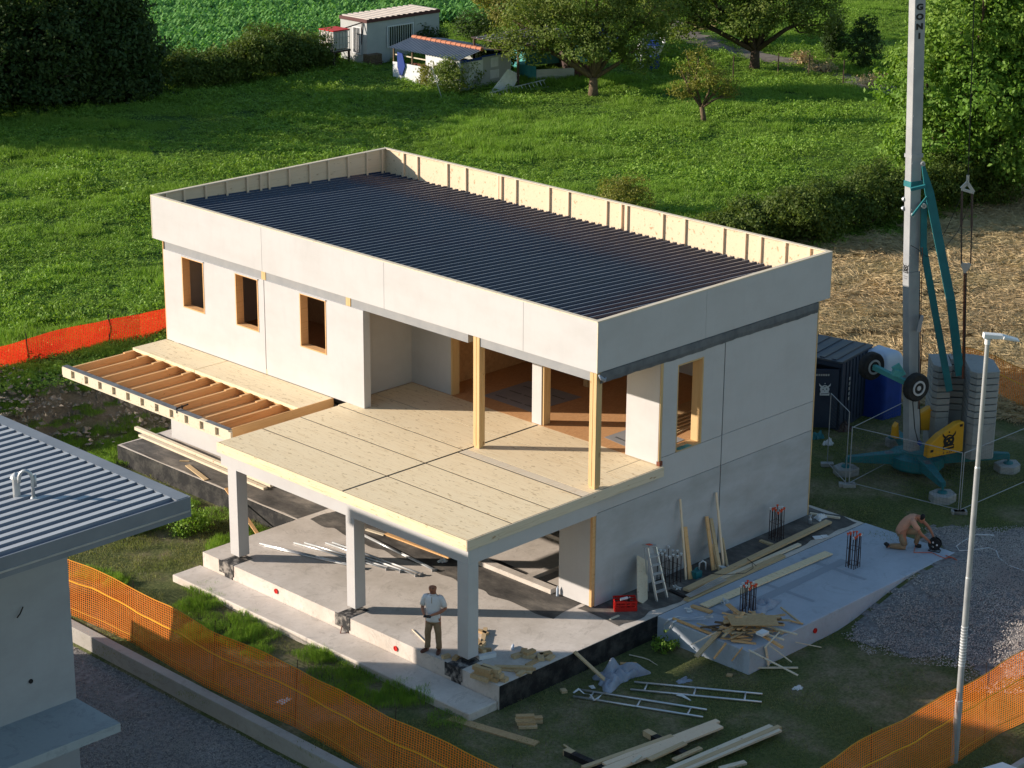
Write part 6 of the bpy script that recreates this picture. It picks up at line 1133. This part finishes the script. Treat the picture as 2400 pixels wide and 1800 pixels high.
# dark roofed shed behind
P4=[GZ(*q,2.75) for q in ((1104,89),(1212,110),(1345,88),(1290,60))]; D4=thing('dark_shed','low shed with dark brown ribbed roof behind the slate shed','shed',np.append(sum(P4)[:2]/4,.4))
m=MB(); m.extr(P4,(0,0,.06)); dr_=m.build('roof',MT['browntr'],D4); m=MB(); a,b,c,d=P4
for k in range(1,8): s=k/8; p=a+(b-a)*s; q=d+(c-d)*s; m.bar(p+[0,0,.08],q+[0,0,.08],.05,.03)
m.build('roof_rib',MT['galv'],dr_); m=MB(); P=[a+(c-a)*.03,b+(d-b)*.03,c+(a-c)*.03,d+(b-d)*.03]; [m.bar([p[0],p[1],.3],[p[0],p[1],2.74],.1,.1) for p in P]; m.build('post',MT['barkd'],D4); m=MB(); m.bar(P[3]*[1,1,0]+[0,0,1.4],P[2]*[1,1,0]+[0,0,1.4],.08,2.2); m.build('back_wall',MT['browntr'],D4)
# teal greenhouse and screens
gA=gnd(1232,178); gB=gnd(1400,168); dv=gB-gA; L=np.linalg.norm(dv[:2]); ee=dv/np.linalg.norm(dv); nn=np.array([-ee[1],ee[0],0]); nn=nn if nn@np.append(nV,0)>0 else -nn
m=MB(); V=[];F=[]; k1=9
for s in np.linspace(0,1,9):
    for j in range(k1): a_=math.pi*j/(k1-1); V.append(gA+dv*s+nn*(1.4-1.4*math.cos(a_))+np.array([0,0,.6+1.35*math.sin(a_)]))
for i in range(8):
    for j in range(k1-1): F.append((i*k1+j,(i+1)*k1+j,(i+1)*k1+j+1,i*k1+j+1))
m.add(V,F); m.add([gA+nn*(1.4-1.4*math.cos(math.pi*j/8))+np.array([0,0,.0 if j in(0,8) else .6+1.35*math.sin(math.pi*j/8)]) for j in range(9)],[tuple(range(9))]); G_=m.build('tunnel_greenhouse',MT['tealtarp'],smooth=True,label='teal tarpaulin tunnel greenhouse behind the orchard tree',cat='greenhouse')
m=MB()
def scr(name,label,p,q,top,mt,ribs=True):
    p=gnd(*p); q=gnd(*q); H_=GV(q[0]*0+p[0]*0+top[0],top[1],p)[2]-p[2]; m=MB(); m.bar(p+[0,0,H_/2],q+[0,0,H_/2],.04,H_); 
    if ribs:
        for k in range(1,4): m.bar(p+[0,0,H_*k/4]-nn*.03,q+[0,0,H_*k/4]-nn*.03,.03,.04)
    m.build(name,MT[mt],label=label,cat='panel fence')
scr('panel_fence','weathered grey panel fence below the teal greenhouse',(1257,196),(1345,192),(1257,163),'cabin'); scr('panel_fence','dark red panel beside the orchard tree trunk',(1346,191),(1392,188),(1346,153),'maroon',False); scr('panel_fence','faded green panel on the left of the weathered fence',(1218,190),(1256,196),(1218,150),'tealtarp',False)
# leaning corrugated sheets
P=[gnd(1147,220),gnd(1200,212)]; P+=[GV(1218,182,P[1])+np.append(nV,0)*.6,GV(1190,170,P[0])+np.append(nV,0)*.8]; m=MB(); m.extr(P,(0,0,.04))
for k in range(1,7): s=k/7; m.bar(P[0]+(P[1]-P[0])*s+[0,0,.05],P[3]+(P[2]-P[3])*s+[0,0,.05],.05,.03)
m.build('corrugated_sheets',MT['white'],label='white corrugated sheets leaning beside the fig bush',cat='sheets')
# long ladder lying on its side
a0,a1=gnd(1150,229),gnd(1285,205); a0=a0+[0,0,.03]; a1=a1+[0,0,.03]; b0_=GV(1146,218,a0); b1_=GV(1277,187,a1); th=thing('ladder','long pale ladder lying on edge in front of the leaning sheets','ladder',a0)
for p,q in ((a0,a1),(b0_,b1_)): m=MB(); m.tube([p,q],.03,6); m.build('rail',MT['alu'],th)
for k in range(15): s=(k+.5)/15; m=MB(); m.tube([a0+(a1-a0)*s,b0_+(b1_-b0_)*s],.02,5); m.build('rung',MT['alu'],th)
# rusty trestles
def trestle(label,px,py,w,h):
    c=gnd(px,py); th=thing('trestle',label,'trestle',c,'rusty trestles in front of the shed'); m=MB(); m.bar(c+[0,-w/2,h],c+[0,w/2,h],.3,.05); m.build('top',MT['rust'],th)
    for y in (-w/2+.1,w/2-.1):
        for x in (-.28,.28): m=MB(); m.tube([c+[x*.3,y,h],c+[x,y,0]],.025,5); m.build('leg',MT['rust'],th)
trestle('rusty trestle with orange top at the end of the low shed wall',985,193,1.5,.95); trestle('taller rusty trestle near the white shed wall',1042,187,1.1,1.15); trestle('rusty trestle nearest the shed corner',1075,189,1.,1.2)
for i in range(7):
    c=gnd(1036+i*6.5,188)+[-.3,0,0]; m=MB(); m.tube([c+[0,0,.6],c+[.1,.02,1.5+.2*(i%3)]],.025,5); m.build('steel_tube',MT['rust'],label='rusty steel tube standing among the trestles at the shed',cat='steel tube',group='rusty tubes at the shed')
m=MB(); a=gnd(1036,232); m.tube([a,GV(1012,158,a)],.025,6); m.build('leaning_pole',MT['galv'],label='thin pale pole leaning in the weeds before the shed',cat='pole')
m=MB(); c=gnd(872,158); m.box(c[0]-.4,c[0]+.5,c[1]-.3,c[1]+.3,c[2],c[2]+.75); m.box(c[0]-.45,c[0]+.55,c[1]-.35,c[1]+.35,c[2]+.3,c[2]+.34); m.build('pallet_stack',MT['bark'],bevel=.02,label='brown pallet stack leaning at the cabin corner',cat='pallets')
# boat with motor
c=gnd(1515,140); B_t=thing('small_boat','small white boat with blue inside and an outboard motor under the trees','boat',c); ex=np.append(rV,0); ey=np.append(nV,0)
def bp(x,y,z): return c+ex*x+ey*y+[0,0,z]
m=MB(); secs=[(-.9,.65,.35,1.0),(0,.75,.25,1.0),(1.6,.6,.3,1.05),(2.6,.08,.75,1.2)]; V=[];F=[]
for (s,w,zb,zt_) in secs: V+=[bp(.3+.1*s-w,s*1.0,zt_),bp(.3+.1*s-w*.6,s,zb),bp(.3+.1*s+w*.6,s,zb),bp(.3+.1*s+w,s,zt_),bp(.3+.1*s+w*.85,s,zt_),bp(.3+.1*s+w*.5,s,zb+.15),bp(.3+.1*s-w*.5,s,zb+.15),bp(.3+.1*s-w*.85,s,zt_)]
for i in range(3):
    for j in range(8): F.append((8*i+j,8*i+(j+1)%8,8*i+8+(j+1)%8,8*i+8+j))
F+=[tuple(range(8))[::-1]]; m.add(V,F); m.build('hull',MT['white'],B_t); m=MB(); m.extr([bp(-.1,-.7,.9),bp(.85,-.7,.9),bp(.85,1.4,.9),bp(-.1,1.4,.9)],(0,0,.03)); m.build('blue_deck',MT['blue'],B_t)
m=MB(); q=bp(-.35,-1.1,.55); m.lathe(q,[(.13,0),(.2,.2),(.24,.55),(.2,.8),(.1,.88)],10); m.tube([q,q-[0,0,.45]],.07,8); m.build('outboard_motor',MT['white'],B_t,smooth=True)
c=gnd(1530,165); m=MB(); m.lathe(c,[(.33,0),(.35,.1),(.35,.8),(.33,.85)],14); m.build('blue_barrel',MT['blue'],label='dark blue barrel standing below the boat',cat='barrel')
c=gnd(1500,166); m=MB(); m.lathe(c,[(.14,0),(.2,.36),(.21,.38)],12); m.build('white_bucket',MT['white'],label='white bucket on the grass below the boat',cat='bucket'); m=MB(); m.tube([c+[0,0,.3],GV(1488,125,c)],.03,6); m.build('white_pole',MT['white'],label='pale pole standing in the white bucket',cat='pole')
for (x,y,l) in ((1412,62,'upper blue drum seen through the orchard tree'),(1436,92,'lower blue drum seen through the orchard tree')):
    c=gnd(x,y+45); m=MB(); m.lathe(c+[0,0,.4],[(.28,0),(.3,.05),(.3,.85),(.27,.9)],12); m.build('blue_drum',MT['blue'],label=l,cat='drum')
# fence posts along the path
for i,(x,y) in enumerate(((1718,185),(1765,160),(1823,178),(1895,182),(1976,196),(2060,215))):
    c=gnd(x,y); m=MB(); m.tube([c,c+[0,0,1.25]],.035,6); m.build('fence_post',MT['barkd'],label='thin fence post by the far path, number %s from the left'%['one','two','three','four','five','six'][i],cat='fence post',group='posts along the far path')
for i,(x,y,w) in enumerate(((1880,150,1.0),(1935,172,1.2),(2040,205,1.2),(1650,70,1.4))): bush('dry_bush',['dry brown bush beside the far path, leftmost','dry brown bush below the narrow evergreen','dry brown bush near the big maple','dry brown bush behind the spreading tree'][i],gnd(x,y),w,w*.7,.7,900,.1,MT['straw'],80+i,clr=.25)
# ================================================================ PEOPLE
def skin(name,nodes,edges,mt,parent,L,sub=2,root=0,fr=None,rk=1.18):
    """nodes: list of (local xyz, radius or (rx,ry)); fr maps local->world"""
    me=bpy.data.meshes.new(name); o=bpy.data.objects.new(name,me); COL.objects.link(o)
    W_=[fr(np.array(p,float))-L for p,_ in nodes]; me.from_pydata([tuple(w) for w in W_],edges,[]); me.update()
    sk_=o.modifiers.new('Skin','SKIN'); sk_.use_smooth_shade=True
    sv=me.skin_vertices[0].data
    for i,(_,r_) in enumerate(nodes): sv[i].radius=(r_*rk,r_*rk)
    sv[root].use_root=True
    sb=o.modifiers.new('Sub','SUBSURF'); sb.levels=sub; sb.render_levels=sub
    dg=bpy.context.evaluated_depsgraph_get(); ev=o.evaluated_get(dg); nm=bpy.data.meshes.new_from_object(ev); nm.name=name
    o.modifiers.clear(); o.data=nm; nm.materials.clear(); nm.materials.append(MT[mt])
    for p in nm.polygons: p.use_smooth=True
    if parent is not None: o.parent=parent
    else: o.location=tuple(L)
    ORG[o.name]=L; return o
MT['eye']=mat('eye_dark',(.02,.015,.012),.3); MT['lip']=mat('lip',(.30,.09,.07),.5); MT['controller']=mat('black_plastic',(.02,.02,.022),.4)
def hand(B,w,d,pn,side,curl,base):    # adds palm + fingers: w wrist, d direction, pn palm normal; returns nodes/edges appended
    N,E=B; d=np.array(d,float)/np.linalg.norm(d); pn=np.array(pn,float); pn-=d*(pn@d); pn/=np.linalg.norm(pn); s=np.cross(d,pn)*side
    N.append((w+d*.045,.024)); pi=len(N)-1; E.append((base,pi)); N.append((w+d*.085,.022)); p2=len(N)-1; E.append((pi,p2))
    for k,(off,ln) in enumerate(((-.030,.072),(-.010,.080),(.011,.075),(.030,.060))):
        a=w+d*.09+s*off; dd=d*math.cos(curl)+pn*math.sin(curl); e2=d*math.cos(curl*2.2)+pn*math.sin(curl*2.2)
        N.append((a,.0105)); i0=len(N)-1; E.append((p2,i0)); N.append((a+dd*ln*.5,.0095)); E.append((i0,i0+1)); N.append((a+dd*ln*.5+e2*ln*.5,.0075)); E.append((i0+1,i0+2))
    a=w+d*.03-s*.03; N.append((a,.012)); i0=len(N)-1; E.append((pi,i0)); N.append((a+d*.03-s*.025+pn*.015,.010)); E.append((i0,i0+1)); N.append((a+d*.055-s*.02+pn*.035,.008)); E.append((i0+1,i0+2))
def frame_at(base,fwd):
    f=np.array([fwd[0],fwd[1],0.]); f/=np.linalg.norm(f); l=np.array([-f[1],f[0],0.])   # +x local = person's left, +y = forward, z up
    return lambda p: np.array(base)+l*p[0]+f*p[1]+np.array([0,0,p[2]])
V3=lambda *a: np.array(a,float)
# ---- standing man: -camera direction, turned a little to the picture's left
base=GZ(1016,1527,0.); fw=-nV*math.cos(math.radians(14))-rV*math.sin(math.radians(14)); fr=frame_at(base,fw)
M1=thing('person','person standing in white polo shirt and khaki trousers holding a small black controller','person',base); L=ORG[M1.name]
N=[(V3(0,0,.96),.085),(V3(0,0,1.12),.085),(V3(0,.0,1.28),.09),(V3(0,-.01,1.42),.06),(V3(0,.01,1.50),.055),(V3(0,.03,1.57),.066),(V3(0,.045,1.64),.092),(V3(0,.035,1.715),.086)]
E=[(i,i+1) for i in range(7)]
def limb(pts,start): 
    i=start
    for p,r_ in pts: N.append((p,r_)); E.append((i,len(N)-1)); i=len(N)-1
    return i
wl=V3(.055,.27,1.07); wr=V3(-.155,.24,1.05)
e=limb([(V3(.16,-.01,1.40),.042),(V3(.24,-.03,1.27),.040),(V3(.30,-.02,1.14),.040),(V3(.19,.15,1.09),.034),(wl,.024)],3); hand((N,E),wl,V3(-.75,.35,-.35),V3(-.2,-.3,1),1,.55,e)
e=limb([(V3(-.16,-.01,1.40),.042),(V3(-.23,-.02,1.27),.040),(V3(-.265,.0,1.13),.040),(V3(-.215,.13,1.085),.034),(wr,.024)],3); hand((N,E),wr,V3(.55,.6,-.35),V3(.3,-.3,1),-1,.55,e)
e=limb([(V3(.10,0,.88),.088),(V3(.125,.015,.50),.058),(V3(.125,-.02,.30),.056),(V3(.13,-.03,.10),.038),(V3(.13,-.02,.045),.04),(V3(.145,.10,.03),.036),(V3(.15,.18,.025),.026)],0)
e=limb([(V3(-.10,0,.88),.088),(V3(-.13,.02,.50),.058),(V3(-.135,-.01,.30),.056),(V3(-.15,-.02,.10),.038),(V3(-.15,-.01,.045),.04),(V3(-.215,.09,.03),.036),(V3(-.25,.16,.025),.026)],0)
skin('body',N,E,'skin',M1,L,2,0,fr)
def face(par,fr,c,fwd_y,hs=1.,hat=None):
    L=ORG[par.name]; m=MB(); f=lambda x,y,z: fr(c+V3(x,y,z))
    m.add([f(-.014,.085,-.035),f(.014,.085,-.035),f(0,.115,-.03),f(0,.088,.015)],[(0,1,2),(0,2,3),(1,3,2),(0,3,1)]); 
    for sx in (-1,1):
        q=f(sx*.083,-.01,-.01); m.lathe(q,[(.006,-.012),(.024,-.006),(.026,.004),(.008,.01)],8,ax=fr(V3(sx,0,0))-fr(V3(0,0,0)))
    m.build('nose_and_ears',MT['skin'],par,smooth=True)
    m=MB()
    for sx in (-1,1): 
        q=f(sx*.031,.079,.012); m.lathe(q,[(.004,-.004),(.012,.0),(.004,.006)],8,ax=fr(V3(0,1,0))-fr(V3(0,0,0))); m.bar(f(sx*.018,.083,.034),f(sx*.05,.075,.034),.008,.007)
    m.build('eyes',MT['eye'],par); m=MB(); m.bar(f(-.024,.080,-.062),f(.024,.080,-.062),.012,.012); m.build('mouth',MT['lip'],par)
face(M1,fr,V3(0,.045,1.655),1)
# clothes as lofted sleeves round the body
def loft(m,fr,rings,n=18,cap=True):
    V=[]
    for c,a_,b_,ax,ay in rings:
        for j in range(n):
            t_=2*math.pi*j/n; wob=1+.02*math.sin(3*t_+c[2]*40)+.012*math.sin(7*t_+c[2]*25); V.append(fr(c+np.array(ax)*a_*math.cos(t_)*wob+np.array(ay)*b_*math.sin(t_)*wob))
    k=len(rings); F=[(i*n+j,i*n+(j+1)%n,(i+1)*n+(j+1)%n,(i+1)*n+j) for i in range(k-1) for j in range(n)]
    if cap: F+=[tuple(reversed(range(n))),tuple(range((k-1)*n,k*n))]
    m.add(V,F)
def limbl(m,fr,pts,flat=1.):
    R=[]; P_s=[p for p,_ in pts]
    for i,(p,r_) in enumerate(pts):
        d=P_s[min(i+1,len(pts)-1)]-P_s[max(i-1,0)]; d=d/np.linalg.norm(d); u=np.array([0,1.,0]) if abs(d[1])<.8 else np.array([0,0,1.]); x=np.cross(d,u); x/=np.linalg.norm(x); y=np.cross(d,x); R.append((p,r_,r_*flat,x,y))
    loft(m,fr,R,14)
X_,Y_=(1,0,0),(0,1,0); m=MB()
loft(m,fr,[(V3(0,.01,z),a_,b_,X_,Y_) for z,a_,b_ in ((.815,.185,.135),(.86,.18,.132),(.95,.175,.13),(1.05,.175,.132),(1.16,.182,.132),(1.27,.195,.13),(1.35,.205,.12),(1.41,.195,.105),(1.445,.15,.09),(1.475,.085,.07),(1.50,.06,.062))])
for s in (1,-1): limbl(m,fr,[(V3(s*.12,0,1.40),.085),(V3(s*.185,-.005,1.385),.082),(V3(s*.222,-.015,1.32),.075),(V3(s*.245,-.02,1.25),.072),(V3(s*.262,-.02,1.18),.072)])
m.build('polo_shirt',MT['polo'],M1,smooth=True)
m=MB(); m.disc(fr(V3(0,.025,1.49)),(0,0,1),.058,.078,.035,16); m.build('collar',MT['polo'],M1,smooth=True); m=MB(); m.bar(fr(V3(0,.125,1.45)),fr(V3(0,.135,1.30)),.012,.006); m.build('placket',MT['khaki'],M1)
m=MB(); loft(m,fr,[(V3(0,.01,z),a_,b_,X_,Y_) for z,a_,b_ in ((.93,.155,.115),(.86,.17,.125),(.80,.175,.125),(.765,.168,.115))])
for s,kx,ax in ((1,.125,.13),(-1,-.135,-.15)): limbl(m,fr,[(V3(s*.085,.0,.86),.092),(V3(s*.095,.01,.70),.094),(V3(kx,.015,.5),.078),(V3(kx,-.0,.32),.072),(V3(ax,-.02,.18),.068),(V3(ax,-.02,.10),.073)],1.05)
m.build('trousers',MT['khaki'],M1,smooth=True)
for s,a,b_ in ((1,V3(.13,-.06,.045),V3(.155,.2,.03)),(-1,V3(-.14,-.05,.045),V3(-.265,.17,.03))):
    N=[(a,.045),((a+b_)/2,.048),(b_,.038)]; skin('shoe',N,[(0,1),(1,2)],'shoe',M1,L,2,1,fr)
fu=fr(V3(0,1,0))-fr(V3(0,0,0)); c=fr(V3(-.05,.325,1.045)); m=MB(); ex=fr(V3(1,0,0))-fr(V3(0,0,0)); ey=fu; m.bar(c-ex*.09,c+ex*.09,.09,.04); m.bar(c-ex*.06+ey*.04,c-ex*.06+ey*.10+[0,0,.03],.02,.02); m.bar(c+ex*.06+ey*.04,c+ex*.06+ey*.10+[0,0,.03],.02,.02); m.build('remote_controller',MT['controller'],bevel=.008,label='small black remote controller held in both hands of the standing man',cat='controller')
# ---- kneeling worker facing the picture's right
kn=GZ(*t('1411',1985,512),0.); fw=rV*math.cos(math.radians(12))-nV*math.sin(math.radians(12)); fr=frame_at(kn,fw)
M2=thing('person','person kneeling in salmon shirt and khaki trousers bent over a cable reel','person',kn); L=ORG[M2.name]
# local: x left(away from camera), y forward; right knee on the floor at origin
N=[(V3(.02,-.06,.52),.085),(V3(.02,.0,.66),.085),(V3(.02,.10,.80),.09),(V3(.02,.22,.90),.06),(V3(.02,.30,.93),.055),(V3(.02,.36,.90),.066),(V3(.02,.41,.86),.092),(V3(.02,.45,.80),.078)]; E=[(i,i+1) for i in range(7)]
w1_=V3(-.02,.66,.26); w2_=V3(.16,.74,.36)
e=limb([(V3(-.15,.20,.85),.042),(V3(-.20,.32,.68),.047),(V3(-.18,.42,.52),.040),(V3(-.10,.56,.38),.034),(w1_,.024)],3); hand((N,E),w1_,V3(.2,.6,-.5),V3(.6,-.2,.2),-1,.6,e)
e=limb([(V3(.19,.24,.85),.042),(V3(.24,.42,.74),.047),(V3(.24,.56,.62),.040),(V3(.20,.66,.50),.034),(w2_,.024)],3); hand((N,E),w2_,V3(-.1,.4,-.8),V3(-.6,-.2,.2),1,.6,e)
e=limb([(V3(-.10,-.06,.46),.09),(V3(-.09,.02,.09),.062),(V3(-.09,-.16,.07),.055),(V3(-.09,-.38,.07),.038),(V3(-.09,-.43,.06),.036),(V3(-.09,-.46,.03),.03)],0)
e=limb([(V3(.12,-.04,.46),.09),(V3(.16,.34,.44),.062),(V3(.16,.34,.28),.054),(V3(.16,.30,.08),.038),(V3(.16,.36,.035),.034),(V3(.16,.46,.03),.026)],0)
skin('body',N,E,'skin',M2,L,2,0,fr)
hf=lambda p: fr(V3(.02,.41,.86)+V3(p[0],p[1]*.55+p[2]*.6,p[2]*.8-p[1]*.75)); face(M2,hf,V3(0,.0,.0),1)
N=[(V3(.02,.36,.93),.085),(V3(.02,.43,.915),.098),(V3(.02,.47,.875),.08)]; skin('hair',N,[(0,1),(1,2)],'hair',M2,L,2,0,fr)
m=MB(); sp_=[(V3(.02,-.12,.44),.16,.13),(V3(.02,-.09,.54),.165,.135),(V3(.02,-.03,.66),.175,.135),(V3(.02,.06,.78),.19,.13),(V3(.02,.16,.86),.195,.115),(V3(.02,.23,.90),.15,.09),(V3(.02,.28,.925),.075,.068)]; RR=[]
for i,(p,a_,b_) in enumerate(sp_):
    d=sp_[min(i+1,6)][0]-sp_[max(i-1,0)][0]; d=d/np.linalg.norm(d); RR.append((p,a_,b_,V3(1,0,0),np.cross(d,V3(1,0,0))))
loft(m,fr,RR)
limbl(m,fr,[(V3(-.10,.17,.85),.085),(V3(-.16,.20,.83),.082),(V3(-.19,.27,.74),.074),(V3(-.195,.35,.64),.07)]); limbl(m,fr,[(V3(.14,.19,.85),.085),(V3(.20,.24,.84),.082),(V3(.23,.35,.78),.074),(V3(.24,.44,.71),.07)]); m.build('shirt',MT['tee'],M2,smooth=True)
m=MB(); loft(m,fr,[(V3(.02,-.12,.50),.16,.12,V3(1,0,0),V3(0,1,0)),(V3(.02,-.10,.42),.165,.13,V3(1,0,0),V3(0,1,0)),(V3(.01,-.07,.36),.15,.12,V3(1,0,0),V3(0,1,0))])
limbl(m,fr,[(V3(-.08,-.07,.46),.10),(V3(-.09,-.04,.30),.10),(V3(-.09,.01,.13),.088)]); limbl(m,fr,[(V3(-.09,.05,.095),.08),(V3(-.09,-.05,.088),.088),(V3(-.09,-.18,.085),.078),(V3(-.09,-.36,.075),.062)]); limbl(m,fr,[(V3(.11,-.08,.44),.11),(V3(.14,.14,.45),.096),(V3(.16,.33,.44),.082)]); limbl(m,fr,[(V3(.16,.33,.48),.08),(V3(.16,.34,.38),.08),(V3(.16,.34,.28),.07),(V3(.16,.31,.12),.066)]); m.build('trousers',MT['khaki'],M2,smooth=True)
for a,b_ in ((V3(-.09,-.42,.08),V3(-.09,-.47,.06)),(V3(.16,.28,.045),V3(.16,.46,.035))):
    N=[(a,.05),((a+b_)/2+(V3(0,0,-.0) if a[1]>0 else V3(0,-.01,.03)),.05),(b_ if a[1]>0 else b_+V3(0,-.02,.09),.042)]; skin('shoe',N,[(0,1),(1,2)],'black',M2,L,2,1,fr)
# cable reel
rc=fr(V3(.02,.80,.20)); rr=np.append(nV,0)*.92+np.append(rV,0)*.38; rr/=np.linalg.norm(rr); R_l=thing('cable_reel','black cable reel with round side plates in front of the kneeling worker','cable reel',rc-[0,0,.2]); m=MB()
for s in (-.07,.07): m.disc(rc+rr*s,rr,.03,.17,.012,22)
m.build('side_plate',MT['black'],R_l); m=MB(); m.disc(rc,rr,.02,.13,.11,18); m.build('wound_cable',MT['cable'],R_l); s_=np.cross(rr,[0,0,1]); m=MB(); m.tube([rc+s_*.15-[0,0,.19]-rr*.09,rc+s_*.15-[0,0,.19]+rr*.09,rc-s_*.15-[0,0,.19]+rr*.09,rc-s_*.15-[0,0,.19]-rr*.09,rc+s_*.15-[0,0,.19]-rr*.09],.012,6); m.tube([rc-s_*.12-[0,0,.19]-rr*.1,rc-rr*.1,rc-rr*.1+[0,0,.2],rc+rr*.1+[0,0,.2],rc+rr*.1,rc+s_*.12-[0,0,.19]+rr*.1],.011,6); m.build('reel_frame',MT['black'],R_l)
m=MB(); 
for a in (0,2.1,4.2): q=rc-rr*.08+(s_*math.cos(a)+V3(0,0,1)*math.sin(a))*.07; m.disc(q,rr,0,.026,.012,10)
m.build('socket',MT['white'],R_l)
